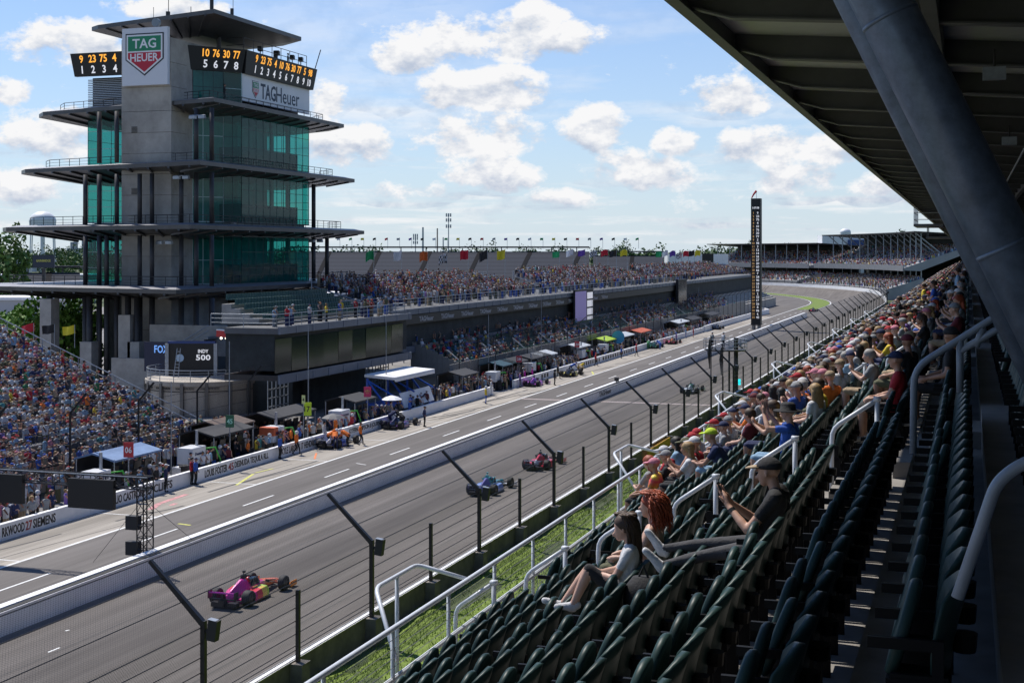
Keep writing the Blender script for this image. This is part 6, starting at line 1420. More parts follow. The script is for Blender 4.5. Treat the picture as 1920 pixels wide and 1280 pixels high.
Jr = base_sit(shL=(-.16, -.05, .96), shR=(.16, -.05, .96), face=(-.2, .97, 0))
rh = person(make_body('person', Jr, .0135, True), Jr, seat_for(3, yk(1218, 3)), FACE, 'person with big curly red hair and bare shoulders', 'olive', 'olive', ('hair', 'red'), 'white', 3, True, False, 'spectators near the rail', top=skinm(3))
h = link('hair', strand_hair(620, .30, .022, .075, 3), rh, Jr['head']); h.material_slots[0].link = 'OBJECT'; h.material_slots[0].material = hairm('red')
# man filming with a raised phone
Jp = base_sit(elL=(-.26, .22, .98), elR=(.26, .20, .98), wrL=(-.12, .32, 1.18), wrR=(.12, .32, 1.18), haL=(-.09, .33, 1.26), haR=(.09, .33, 1.26), curl=(0, 0, 1), face=(.1, 1, 0))
ph = person(make_body('person', Jp, .0135, fingers=True), Jp, seat_for(2, yk(1478, 2)), FACE-.1, 'person in bright blue shirt and black hat filming with raised phone', 'blue', 'sky blue', ('hat', 'black'), 'grey', 0, True, False, 'spectators near the rail')
kid(ph, 'phone', MB().obox((0, .35, 1.29), .16, .012, .08), BLACK)
def tiedye():
    M = bpy.data.materials.new('tie_dye_cloth'); M.use_nodes = True; nt = M.node_tree; tc = nt.nodes.new('ShaderNodeTexCoord'); sp = nt.nodes.new('ShaderNodeSeparateXYZ'); nt.links.new(tc.outputs['Object'], sp.inputs[0]); nz = nt.nodes.new('ShaderNodeTexNoise'); nz.inputs['Scale'].default_value = 6
    nt.links.new(tc.outputs['Object'], nz.inputs[0]); ad = nt.nodes.new('ShaderNodeMath'); ad.operation = 'MULTIPLY_ADD'; nt.links.new(nz.outputs[0], ad.inputs[0]); ad.inputs[1].default_value = .35; nt.links.new(sp.outputs[2], ad.inputs[2])
    mr = nt.nodes.new('ShaderNodeMapRange'); mr.inputs['From Min'].default_value = .6; mr.inputs['From Max'].default_value = 1.25; nt.links.new(ad.outputs[0], mr.inputs['Value']); r = nt.nodes.new('ShaderNodeValToRGB'); nt.links.new(mr.outputs[0], r.inputs[0])
    for i, c_ in enumerate(((.05, .2, .6), (.1, .5, .5), (.75, .6, .05), (.8, .25, .05), (.7, .05, .1), (.8, .65, .08))):
        e = r.color_ramp.elements[i] if i < 2 else r.color_ramp.elements.new(i/5); e.position = i/5; e.color = (*c_, 1)
    nt.links.new(r.outputs[0], nt.nodes['Principled BSDF'].inputs['Base Color']); return M
HERO = [(1226, 6, 'lap', 'person in tie-dye shirt and pink cap near the front rail', 'yellow', 'black', ('cap', 'pink'), tiedye()), (1362, 4, 'knees', 'man in navy shirt and neon yellow cap leaning forward', 'navy', 'sky blue', ('cap', 'neon'), None),
        (1505, 3, 'phone', 'bearded man in blue polo and white cap with green brim', 'blue', 'tan', ('cap', 'white'), None), (1540, 3, 'arm', 'person in pale grey shirt shading eyes with a raised hand', 'grey', 'olive', ('hair', 'brown'), None),
        (1690, 0, 'lap', 'person in red shirt and dark cap seated in the shade', 'red', 'black', ('cap', 'navy'), None), (1632, 1, 'phone', 'older man in grey shirt with short grey hair in the middle rows', 'grey', 'tan', ('hair', 'grey'), None), (1790, -1, 'look', 'person in black jacket and cap in the top shaded row', 'black', 'black', ('cap', 'black'), None),
        (1315, 5, 'knees', 'shirtless man in olive cap leaning on the rail', 'tan', 'navy', ('cap', 'olive'), skinm(1)), (1403, 4, 'lap', 'person in dark red shirt with curly brown hair', 'maroon', 'navy', ('hair', 'brown'), None), (1295, 5, 'phone', 'woman with sunglasses and blond hair drinking beside the aisle', 'white', 'black', ('long', 'blond'), None), (1530, 2, 'look', 'person in mustard top with brown hair beside the filming person', 'yellow', 'black', ('hair', 'brown'), None),
        (1272, 6, 'knees', 'person in red shirt and white cap near the front rail', 'red', 'tan', ('cap', 'white'), None), (1252, 6, 'lap', 'person in black shirt and grey cap near the front rail', 'black', 'navy', ('cap', 'grey'), None), (1640, 2, 'lap', 'woman in purple top with brown hair in the middle rows', 'purple', 'black', ('long', 'brown'), None)]
for (px, k, pose, lab, sh_, pt_, hd_, top) in HERO:
    person(SITM[pose], SIT[pose], seat_for(k, 19.6 if px == 1790 else (20.6 if px == 1690 else yk(px, k))), FACE+rng.uniform(-.2, .1), lab, sh_, pt_, hd_, 'white', int(rng.integers(0, 4)), True, False, 'spectators near the rail', 1.0, top)
for (px, py, dist, shirt, lab, pose) in ((1765, 520, 48, 'blue', 'standing person in blue shirt with folded arms at the top of the stand', 'cross'), (1800, 515, 52, 'sky blue', 'standing person in pale blue shirt by the steel strut', 'down'), (1735, 545, 62, 'yellow', 'person in bright yellow shirt standing above the crowd', 'down'), (1712, 560, 56, 'black', 'broad person in black jacket standing in the stairway', 'down')):
    q = EYE+ray(px, CY)*dist; x = q.x; k = (-x-.893)/RUN; kk = max(-1, int(round(k))); person(STDM[pose], STD[pose], (row_x(kk)-.25, q.y, row_z(kk)), FACE, lab, shirt, 'navy', ('hair', 'brown'), 'black', 1, False, False, 'spectators near the rail')
# ---------------------------------------------------------------- rows of spectators further along
near, far = [], []
for k in range(-1, K1+1):
    for i in range(30, 600):
        y = seat_y(i)
        if in_aisle(y) or (k, i) in OCC or y > 318: continue
        pr_ = 0.0
        if y > 24: pr_ = np.interp(y, [24, 29, 36, 60, 300], [.15, .42, .66, .76, .8])
        if k < 2: pr_ *= .4
        elif k == 2 and y < 60: pr_ *= .6
        if k >= 5 and y < 26: pr_ *= .5
        if rng.random() > pr_: continue
        q = (row_x(k)-.1, y, row_z(k)+1.1)
        if not in_view(q, 30): continue
        OCC.add((k, i)); (near if y < 70 else far).append((zc(q), k, i))
near.sort(); extra = near[160:]; near = near[:160]
poses = list(SITM)
for (_, k, i) in near:
    pose = poses[int(rng.choice([0, 0, 1, 2, 3, 3, 4]))]; sh_ = str(rng.choice(SH)); hd_ = rand_head()
    where = 'in the shaded rows' if k <= 0 else ('by the railing' if k >= 5 else 'in the middle rows')
    person(SITM[pose], SIT[pose], (row_x(k)-.1, seat_y(i), row_z(k)), FACE+rng.uniform(-.45, .1), 'seated spectator in %s top with %s %s' % (sh_, head_words(hd_), where), sh_, str(rng.choice(PT)), hd_, 'white', int(rng.integers(0, 4)), rng.random() < .6, rng.random() < .15, 'seated spectators in the covered stand', rng.uniform(.95, 1.04))
crowd_mesh('spectators', [(row_x(k)-.1, seat_y(i), row_z(k), FACE+rng.uniform(-.5, .2), False) for _, k, i in far+extra], 'dense far crowd filling the covered grandstand towards the turn')
# ---------------------------------------------------------------- left bleachers
lst = []
for r_, (x, z) in enumerate(LROWS):
    y = LY0+.3
    while y < LY1-.5:
        y += rng.uniform(.48, .66)
        if rng.random() < .90 and abs((y-40) % 17) > .9: 
            q = (x-.5, y, z+1.0)
            if in_view(q, 40): lst.append((zc(q), x-.58, y, z, rng.random() < .08))
lst.sort(); n_ind = 46
for (_, x, y, z, st) in lst[:n_ind]:
    sh_ = str(rng.choice(SH)); hd_ = rand_head(); pose = poses[int(rng.integers(0, 5))]
    person(SITM[pose], SIT[pose], (x, y, z), R(-90)+rng.uniform(-.1, .6), 'spectator in %s top with %s low in the open bleachers' % (sh_, head_words(hd_)), sh_, str(rng.choice(PT)), hd_, 'white', int(rng.integers(0, 4)), True, False, 'spectators in the open bleachers')
crowd_mesh('bleacher_crowd', [(x, y, z, R(-90)+rng.uniform(-.2, .7), st) for _, x, y, z, st in lst[n_ind:]], 'dense colourful crowd filling the open bleachers')
# crowd standing behind the pits at the foot of the bleachers and by the plaza
lst = [(rng.uniform(-53.6, -51.8), rng.uniform(60, 98), 0, rng.uniform(-2.2, -.6), True) for _ in range(150)]+[(rng.uniform(-60, -52), rng.uniform(92, 100), 0, rng.uniform(-2.2, -.6), True) for _ in range(60)]
lst += [(rng.uniform(-51.4, -49.5), rng.uniform(128, 150), 0, rng.uniform(-3, 3), True) for _ in range(70)]+[(rng.uniform(-51.4, -49.6), rng.uniform(150, 300), 0, rng.uniform(-3, 3), True) for _ in range(150)]
lst += [(rng.uniform(-49.6, -48.4), rng.uniform(55, 300), 0, rng.uniform(-2.4, -.4), True) for _ in range(230)]
crowd_mesh('pit_lane_crowd', lst, 'people standing packed behind the pit stalls')
# ---------------------------------------------------------------- terraces
lst = []
for rows in UPB:
    for (x, z, a, e) in rows:
        for y in np.arange(a+.3, e-.3, .62):
            if rng.random() < .93: lst.append((x-.6, y+rng.uniform(-.1, .1), z-.1, R(-90)+rng.uniform(-.5, .8), rng.random() < .35))
crowd_mesh('terrace_crowd', lst, 'dense crowd filling the bleachers on the roof terrace')
lst = [(rng.uniform(-63.5, -60), y, zr_+.5, R(-90)+rng.uniform(-1, 1), True) for y in np.arange(UPB[0][0][2], 330, .55)]
lst += [(rng.uniform(SXN-2.6, SXN-1.2), y, zr_+.4, R(-90)+rng.uniform(-1, 1), True) for y in rng.uniform(yn0+1.5, yn1, 26)]
crowd_mesh('terrace_standing_crowd', lst, 'people standing along the roof terrace railing')
lst = [(x-.45, y, z+.05, R(-90)+rng.uniform(-.4, .6), False) for (x, z) in lrows for y in np.arange(ty0+4, 330, .75) if rng.random() < (.5 if y < ty0+26 else .32+.25*math.sin(y*.11))]
lst += [(SXF-rng.choice([.9, 1.5, 2.5]), y, zl+.36, R(-90)+rng.uniform(-.4, .6), False) for y in np.arange(yn1+1, 330, .42) if rng.random() < .7]
crowd_mesh('lower_terrace_crowd', lst, 'scattered spectators on the low terrace and in the open suites')
lst = []
for (d, z, s0, s1, dark) in T1R:
    for s in np.arange(s0+.5, s1-.5, .85):
        if rng.random() < .85: q = tp(d-.5, s, 0); lst.append((q.x, q.y, z, (s-YC)/RO+R(90), True))
LPT_far = (np.array([(-.22, -.15, 0), (.22, -.15, 0), (.22, .15, 0), (-.22, .15, 0), (-.2, -.12, .85), (.2, -.12, .85), (.2, .12, .85), (-.2, .12, .85), (-.1, -.1, .86), (.1, -.1, .86), (.1, .1, .86), (-.1, .1, .86), (-.09, -.09, 1.15), (.09, -.09, 1.15), (.09, .09, 1.15), (-.09, .09, 1.15)], 'f'),
           [f for o in (0, 8) for f in ((o, o+1, o+5, o+4), (o+1, o+2, o+6, o+5), (o+2, o+3, o+7, o+6), (o+3, o, o+4, o+7), (o+4, o+5, o+6, o+7))], np.array([1]*8+[0]*4+[4]*4))
sv_lp = LPT[True]; LPT[True] = LPT_far; crowd_mesh('turn_crowd', lst, 'distant crowd dotting the double-deck turn stands'); LPT[True] = sv_lp
# people on the tower balconies
for (px, py, lab) in ((421, 170, 'person in dark clothes with raised arms on the top balcony of the tower'), (540, 108, 'camera operator in dark clothes on the tower roof')):
    q = onX(px, py, FXg+(1.0 if px < 500 else -1.2)); zb = (Z_P[0]+.2) if px < 500 else sz1-.2; person(STDM['cross'], STD['cross'], (q.x, q.y, zb), R(-60), lab, 'black', 'black', ('hair', 'dark'), 'black', 2, False, True, 'people on the tower')
# ================================================================== PIT STALLS
HOSE = mat('green_hose', (0.06, 0.45, 0.05), 0.5); TENT = mat('black_canvas', (0.035, 0.035, 0.038), 0.75, var=0.2, scale=2)
def pw_y(px): return onX(px, 850, PWX).y
def canopy(y, w, cloth, label, depth=2.6, x0=-49.0, h=2.55, legs=True, slope=.35):
    t = thing('pit_canopy', label, 'canopy', (x0, y, 0), group='pit stall canopies'); b = MB()
    b.loft([[V3(.3, yy, h-.05), V3(-depth*.5, yy, h+slope), V3(-depth, yy, h), V3(-depth, yy, h-.12), V3(-depth*.5, yy, h+slope-.1), V3(.3, yy, h-.17)] for yy in (0, w*.5, w)]); b.build('roof', cloth, t)
    for (x, yy) in ((.2, .1), (-depth+.1, .1), (.2, w-.1), (-depth+.1, w-.1)): MB().tube((x, yy, 0), (x, yy, h), .04, None, 6).build('pole', STEEL, t)
    b = MB(); b.box(-depth+.3, -.3, .4, w-.5, .0, 1.35); b.box(-depth+.2, -.2, .3, w-.4, 1.36, 1.45); b.build('timing_stand', BLACK, t)
    for i in range(max(2, int(w/1.3))): MB().obox((-.25, .8+i*1.2, 1.75), .08, .75, .5, 0, ry=.15).build('monitor', CARB, t)
    MB().box(-depth-.02, -depth+.02, .1, w-.1, 1.2, h-.1).build('back_panel', TENT, t); return t
def cart(y, label, txt, x=-49.4, w=1.7, h=1.1, z=.95, c='white', accent=None):
    t = thing('fuel_tank', label, 'tank', (x, y, 0), group='pit fuel tanks'); b = MB(); b.box(-.6, .6, 0, w, z, z+h); o = b.build('tank', mat('tank_enamel', (.68, .69, .7), .4, var=.05, scale=2), t); md = o.modifiers.new('b', 'BEVEL'); md.width = .05; md.segments = 2
    b = MB(); [b.box(a-.05, a+.05, yy, yy+.1, 0, z) for a in (-.5, .5) for yy in (.1, w-.2)]; b.build('legs', DSTEEL, t)
    if accent: MB().box(-.61, .61, -.005, w*.4, z+h*.45, z+h+.004).build('accent_panel', accent, t)
    if txt: text('lettering', txt, cl('navy'), t, Vector((x+.612, y+w*.5, z+h*.62)), (0, 1, 0), UP, .2, w*.66, True)
    b = MB(); b.path([(.5, w+.1, z+h*.8), (.9, w+.7, z+.9), (1.0, w+1.2, .9), (.6, w+1.6, .5), (.1, w+1.4, .45), (-.1, w+.7, .5), (.5, w+.3, .42), (1.0, w+.9, .5)], .05, 7); b.build('hose', HOSE, t, smooth=True); MB().tube((0, w-.2, z+h), (0, w-.2, z+h+1.0), .1, None, 8).build('vent', STEEL, t)
def pit_sign(px, ytop, ybot, txt, c, tc, label, wpx, x=-48.6):
    y = onX(px, 800, x).y; p = onX(px, ytop, x); q = onX(px, ybot, x); w = wpx*zc(p)/F*1.05
    t = thing('pit_sign', label, 'sign', (x, y, 0), group='pit number signs'); MB().tube((0, 0, 0), (0, 0, q.z), .04, None, 6).build('pole', STEEL, t)
    MB().obox((0, 0, (p.z+q.z)/2), w, .06, p.z-q.z, .25).build('board', c, t); r_ = V3(math.cos(.25), math.sin(.25), 0)
    text('lettering', txt, tc, t, Vector((x, y, (p.z+q.z)/2))-Vector((-math.sin(.25), math.cos(.25), 0))*.035, r_, UP, (p.z-q.z)*.42, w*.68, True)
BLUEC = mat('blue_white_canvas', (0.16, 0.25, 0.42), .7, var=.15, scale=1.2); PALEC = mat('pale_canvas', (.55, .58, .6), .6); ORC = mat('orange_canvas', (.6, .13, .05), .6); LIMEC = mat('lime_canvas', (.42, .6, .04), .6); BROWNC = mat('brown_canvas', (.13, .09, .07), .7, var=.3, scale=2); DTEAL = mat('dark_teal_canvas', (.03, .08, .1), .6)
for (px, w, cm, lab) in ((246, 5.2, BLUEC, 'blue and white topped pit canopy by the red number sign'), (430, 5.6, TENT, 'black pit canopy beside the green hose and number 45 sign'), (470, 4.4, BROWNC, 'low brown-topped pit canopy beside the round stage'), (562, 7.0, TENT, 'wide black pit canopy behind the neon 17 sign'), (690, 4.4, TENT, 'draped black canopy beside the pink square sign'),
                         (888, 5.0, TENT, 'grey-black domed canopy beyond the blue platform'), (962, 5.5, DTEAL, 'dark teal pit canopy under the red 28 sign'), (980, 6.0, TENT, 'black pit canopy behind the purple race car'), (1015, 8.0, TENT, 'long black pit canopy beside the yellow crew'), (1035, 6.5, PALEC, 'pale topped pit canopy with orange panel'), (1102, 6.0, PALEC, 'pale grey pit canopy before the lime canopy'),
                         (1152, 6.0, LIMEC, 'lime green pit canopy under the round blue sign'), (1185, 7.0, PALEC, 'white pit canopy beside the green-clad crew'), (1215, 8.0, ORC, 'orange-red topped pit canopy in the far pits'), (1285, 10.0, PALEC, 'pale pit canopy towards the pit exit'), (1310, 10.0, TENT, 'black pit canopy towards the pit exit'), (1345, 11.0, TENT, 'long black pit canopy near the scoring pylon')):
    canopy(pw_y(px), w, cm, lab, x0=-49.3-(.9 if px in (470, 562) else 0), h=2.5 if px != 470 else 2.7)
for (px, lab, txt, acc) in ((203, 'white fuel tank with hose beside the blue canopy', 'CLIFFS', None), (385, 'white fuel tank with script lettering and green hose', 'Desnuda', None), (535, 'white and orange fuel tank behind the crew in orange', 'HENDRICK', ORC), (660, 'white fuel tank beside the pink square sign', 'JOURNIE', None), (945, 'white fuel tank before the purple race car', None, None), (1012, 'white fuel tank beside the red-shirted crew', None, None), (1105, 'white fuel tank below the pale canopy', None, None), (1148, 'white fuel tank beside the lime canopy', None, None), (1290, 'white fuel tank in the far pits', None, None)):
    cart(pw_y(px), lab, txt, accent=acc)
pit_sign(241, 829, 857, '06', mat('sign_red', (.5, .03, .04), .5), WHITE, 'red and white pit sign with blue numbers beside the bleachers', 18); pit_sign(431, 778, 801, '45', mat('sign_green_black', (.02, .12, .06), .5), mat('mint', (.4, .75, .6), .5), 'black and green pit sign reading 45', 15); pit_sign(576, 754, 779, '17', mat('sign_neon', (.55, .75, .03), .5), BLACK, 'neon yellow pit sign reading 17', 15)
pit_sign(569, 741, 757, '4', mat('sign_lemon', (.7, .75, .3), .5), BLACK, 'small pale number 4 board above the neon sign', 6); pit_sign(689, 725, 744, '*', mat('sign_pink', (.6, .03, .12), .5), YEL, 'pink square pit sign with a small yellow mark', 13); pit_sign(973, 667, 679, '28', mat('sign_darkred', (.4, .04, .06), .5), WHITE, 'dark red pit sign reading 28', 10); pit_sign(1082, 640, 651, '20', mat('sign_red2', (.5, .04, .05), .5), WHITE, 'small red pit sign above the far canopies', 9)
t = thing('round_pit_sign', 'round blue pit sign above the lime canopy', 'sign'); q = onX(1159, 632, -48.8); MB().tube((q.x, q.y-.03, q.z), (q.x, q.y+.03, q.z), .95, None, 24).build('disc', mat('sign_skyblue', (.05, .3, .55), .5), t); MB().tube((q.x, q.y+.05, 0), (q.x, q.y+.05, q.z), .05, None, 6).build('pole', STEEL, t)
# blue arched platform
bp_ = thing('blue_platform', 'bright blue arched platform with white roof and white front panel', 'platform'); y0, y1 = pw_y(768), pw_y(838); BL = mat('platform_blue', (.02, .10, .5), .4)
b = MB(); b.loft([[V3(-49.2, y, 3.5), V3(-52.2, y, 3.7), V3(-52.2, y, 3.95), V3(-49.2, y, 3.75)] for y in (y0-.2, y1+.2)]); b.build('roof', WHITE, bp_)
for y in (y0, (y0+y1)/2, y1):
    b = MB(); b.path([V3(-52+2.7*(1-math.cos(a)), y, 3.5*math.sin(math.pi/2-a*0)*0+.1+3.3*math.cos(a)) for a in np.linspace(0, math.pi/2, 9)], .1, 6); b.tube((-52, y, 0), (-52, y, 3.6), .12, None, 6); b.tube((-49.3, y, 2.0), (-52, y, 3.4), .08, None, 6); b.build('arch', BL, bp_)
MB().box(-52.1, -49.4, y0, y1, 1.1, 1.25).build('deck', BL, bp_); b = MB(); b.loft([[V3(-49.15, y, .75), V3(-49.25, y, .75), V3(-49.75, y, 2.1), V3(-49.65, y, 2.1)] for y in (y0+2.0, y1)]); b.build('front_panel', WHITE, bp_); MB().box(-49.25, -49.15, y0-.1, y1+.1, 3.35, 3.6).build('fascia', WHITE, bp_)
MB().path([V3(-49.34-.12*math.sin(q*1.3), y1-3.2+q*.2, 1.42+.22*math.sin(q*2.1)) for q in range(9)], .04, 5).build('script_mark', cl('navy'), bp_)
# ---- crew
ROLE = [('orange', 'black', 'orange'), ('blue', 'black', 'white'), ('red', 'black', 'red'), ('black', 'black', 'black')]
def crew(px, py, shirt, pants, head, pose, label, rz, z=0.0, x=None):
    p = onZ(px, py, z) if x is None else V3(x, onX(px, py, x).y, z)
    return person(STDM[pose], STD[pose], p, rz, label, shirt, pants, head, 'black', int(rng.integers(0, 4)), False, True, 'pit crew and officials')
CR = [(367, 909, 'blue', 'black', ('cap', 'navy'), 'down', 'official in blue shirt standing at the pit wall', -1.4), (360, 908, 'red', 'black', ('hair', 'dark'), 'cross', 'person in red shirt beside the official in blue', -1.4), (293, 925, 'black', 'black', ('cap', 'black'), 'hips', 'crew member in black leaning at the pit wall', -1.5), (311, 922, 'navy', 'black', ('cap', 'white'), 'cross', 'crew member in navy and white standing on pit side', -1.2), (525, 860, 'blue', 'black', ('cap', 'black'), 'down', 'official in bright blue shirt by the number 17 lettering', -1.5), (556, 852, 'orange', 'black', ('helmet', 'white'), 'stride', 'crew member in orange vest and white helmet at the wall', -1.5),
      (617, 838, 'orange', 'black', ('helmet', 'white'), 'bend', 'orange crew member bending over the white car', -1.3), (629, 842, 'orange', 'navy', ('helmet', 'orange'), 'bend', 'orange-backed crew member stooping beside the white car', .6), (652, 838, 'orange', 'black', ('helmet', 'white'), 'bend', 'orange crew member reaching into the white car nose', 1.6), (676, 834, 'orange', 'black', ('cap', 'black'), 'stride', 'slim person in orange shirt walking in the pit lane', -1.0), (608, 832, 'white', 'white', ('hair', 'dark'), 'down', 'driver in white suit standing under the grey parasol', -1.5), (660, 815, 'red', 'black', ('helmet', 'white'), 'down', 'crew member in red suit and white helmet on the wall', -1.4), (629, 822, 'orange', 'orange', ('helmet', 'white'), 'cross', 'crew member in orange suit behind the white car', -1.6),
      (732, 798, 'navy', 'navy', ('cap', 'navy'), 'bend', 'crew member in dark suit leaning over the navy car', -.6), (720, 796, 'black', 'navy', ('helmet', 'black'), 'bend', 'crew member in black stooping by the rear wheel', .4), (755, 802, 'black', 'black', ('helmet', 'black'), 'bend', 'crew member in black kneeling by the front wheel', 1.2), (768, 785, 'blue', 'black', ('cap', 'blue'), 'down', 'official in blue shirt beside the white parasol', -1.4), (796, 800, 'navy', 'black', ('cap', 'black'), 'hips', 'official in navy shirt standing alone in the pit lane', -1.4), (911, 757, 'yellow', 'blue', ('helmet', 'white'), 'down', 'marshal in yellow vest and blue trousers by the wall gap', -1.2),
      (921, 742, 'white', 'white', ('cap', 'white'), 'cross', 'person in white suit beside the wall gap', -1.2), (984, 720, 'magenta', 'magenta', ('hair', 'dark'), 'down', 'crew member in magenta suit behind the purple car', -1.3), (998, 716, 'magenta', 'black', ('cap', 'black'), 'down', 'crew member in magenta shirt watching the purple car', -1.3), (975, 726, 'purple', 'black', ('cap', 'navy'), 'cross', 'crew member in purple shirt at the end of the wall', -1.2), (1040, 722, 'black', 'black', ('helmet', 'black'), 'down', 'crew member in black suit in the pit lane', -1.5), (1046, 710, 'black', 'black', ('cap', 'black'), 'stride', 'crew member in black beside the black and yellow car', -1.5), (1072, 700, 'blue', 'black', ('cap', 'blue'), 'bend', 'crew member in blue shirt beside the black and yellow car', -1.5), (1085, 702, 'yellow', 'black', ('helmet', 'yellow'), 'bend', 'crew member in yellow beside the black and yellow car', -1.0), (1091, 704, 'tan', 'black', ('cap', 'tan'), 'bend', 'crew member in tan stooping behind the black car', 1.0), (1117, 686, 'red', 'black', ('cap', 'red'), 'stride', 'crew member in red climbing over the wall', -1.2), (1165, 672, 'blue', 'black', ('cap', 'blue'), 'down', 'official in blue at the wall past the lime canopy', -1.4),
      (1193, 668, 'red', 'black', ('helmet', 'red'), 'stride', 'crew member in red before the green car', -1.4), (1215, 655, 'green', 'green', ('helmet', 'white'), 'bend', 'crew member in green beside the dark green car', 0), (1238, 655, 'blue', 'blue', ('helmet', 'blue'), 'bend', 'crew member in blue near the red car', 1), (1268, 643, 'purple', 'blue', ('helmet', 'blue'), 'down', 'crew member in purple and blue by the red car', -1.5), (1286, 634, 'sky blue', 'blue', ('cap', 'white'), 'down', 'person in pale blue shirt at the far wall', -1.4), (1300, 632, 'red', 'red', ('cap', 'red'), 'down', 'person in red at the far wall', -1.4)]
for (px, py, sh_, pt_, hd_, pose, lab, rz) in CR: crew(px, py, sh_, pt_, hd_, pose, lab, rz)
for n_, (px, sh_) in enumerate([(12, 'navy'), (28, 'navy'), (60, 'grey'), (70, 'white'), (98, 'navy'), (95, 'red'), (280, 'navy'), (300, 'white'), (395, 'sky blue'), (412, 'grey'), (440, 'black'), (465, 'orange'), (505, 'sky blue'), (530, 'orange'), (546, 'orange'), (580, 'orange'), (598, 'white'), (640, 'red'), (655, 'maroon'), (705, 'purple'), (860, 'navy'), (872, 'yellow'), (890, 'black'), (950, 'red'), (1010, 'red'), (1030, 'black'), (1060, 'green'), (1110, 'red'), (1140, 'green'), (1205, 'green'), (1225, 'red'), (1255, 'blue')]):
    hd_ = rand_head() if n_ % 3 else ('helmet', 'white'); x = rng.uniform(-49.4, -48.5)
    person(STDM[list(STDM)[n_ % 3]], STD[list(STDM)[n_ % 3]], (x, onX(px, 850, x).y, 0), -1.4+rng.uniform(-.6, .6), 'team member in %s shirt with %s behind the pit wall' % (sh_, head_words(hd_)), sh_, 'black', hd_, 'black', int(rng.integers(0, 4)), False, True, 'team members behind the pit wall')
def parasol(px, py, c, lab):
    p = onZ(px, py, 0); t = thing('parasol', lab, 'umbrella', p); b = MB(); rr = [[V3(q*math.cos(a), q*math.sin(a), z) for a in np.linspace(0, 6.283, 9)[:-1]] for q, z in ((.95, 2.05), (.6, 2.25), (.08, 2.4))]; b.loft(rr); b.build('shade', c, t); MB().tube((0, 0, 1.0), (0, 0, 2.4), .02, None, 6).build('shaft', STEEL, t)
parasol(625, 832, mat('grey_canvas', (.12, .12, .125), .7), 'grey parasol held over the white race car'); parasol(735, 792, WHITE, 'white and black parasol over the navy race car')
# ================================================================== FLAGS
FLC = {'green': (.02, .35, .12), 'white': (.75, .75, .75), 'red': (.6, .02, .04), 'black': (.015, .015, .018), 'yellow': (.75, .62, .03), 'purple': (.14, .06, .35), 'orange': (.7, .15, .03)}
CHK = bpy.data.materials.new('chequered_cloth'); CHK.use_nodes = True; nt = CHK.node_tree; ck = nt.nodes.new('ShaderNodeTexChecker'); ck.inputs['Scale'].default_value = 5; ck.inputs['Color1'].default_value = (.75, .75, .75, 1); ck.inputs['Color2'].default_value = (.02, .02, .02, 1); tcn = nt.nodes.new('ShaderNodeTexCoord'); nt.links.new(tcn.outputs['Generated'], ck.inputs[0]); nt.links.new(ck.outputs[0], nt.nodes['Principled BSDF'].inputs['Base Color'])
def flag(px, py, dist, wpx, hpx, c, lab, grp, polepx=30):
    P = EYE+ray(px, py)*dist; s_ = dist/F; w, h = wpx*s_, hpx*s_; t = thing('flag', lab, 'flag', (P.x, P.y, P.z-h), group=grp)
    ph = rng.uniform(0, 6); b = MB(); nx, ny = 8, 4; vs = []
    for side in (0, .02):
        for j in range(ny+1):
            for i in range(nx+1):
                u, v = i/nx, j/ny; vs.append(-RGT*(u*w*.95)+UP*(h*v-h*.25*u*u+.08*h*math.sin(u*5+ph))+FWD*(.18*w*math.sin(u*6+ph+v)+side))
    n1 = (nx+1)*(ny+1); fs = [(j*(nx+1)+i+o, j*(nx+1)+i+1+o, (j+1)*(nx+1)+i+1+o, (j+1)*(nx+1)+i+o) for o in (0, n1) for j in range(ny) for i in range(nx)]; b.add(vs, fs)
    m_ = CHK if c == 'chequered' else mat('flag_'+c, FLC[c], .7); b.build('cloth', m_, t, smooth=True, fix=False); MB().tube(V3(0, 0, -polepx*s_), V3(0, 0, h*1.08), max(.03, .35*s_), None, 5).build('pole', STEEL, t)
for (px, py, c) in ((701, 470, 'green'), (753, 470, 'white'), (802, 471, 'orange'), (838, 476, 'chequered'), (878, 468, 'red'), (914, 470, 'black'), (947, 468, 'yellow')): flag(px, py, 188, 16, 17, c, c+' flag on the first crowded terrace bleacher', 'large flags on the terrace', 45)
for (px, py, c) in ((1049, 471, 'green'), (1075, 468, 'white'), (1097, 468, 'purple'), (1119, 470, 'chequered'), (1140, 468, 'red'), (1156, 469, 'black'), (1176, 468, 'yellow')): flag(px, py, 262, 14, 11, c, c+' flag on the middle terrace bleacher', 'large flags on the terrace', 30)
for (px, py, c) in ((1240, 471, 'green'), (1252, 470, 'white'), (1266, 470, 'purple'), (1278, 474, 'chequered'), (1291, 470, 'red'), (1302, 469, 'black'), (1313, 469, 'yellow')): flag(px, py, 345, 11, 10, c, c+' flag on the far terrace bleacher', 'large flags on the terrace', 22)
for i in range(27):
    px = 615+i*22.4; c = ['black', 'white', 'green', 'yellow', 'black', 'red', 'chequered', 'purple'][i % 8]; flag(px, 446, 458, 6, 4, c, 'tiny %s flag on the roof of the empty grandstand' % c, 'small flags above the empty grandstand', 16)
for (px, py, c) in ((63, 607, 'red'), (102, 608, 'black'), (140, 610, 'yellow')): flag(px, py, 118, 25, 16, c, c+' flag on a pole behind the left crowd', 'flags behind the bleachers', 26)
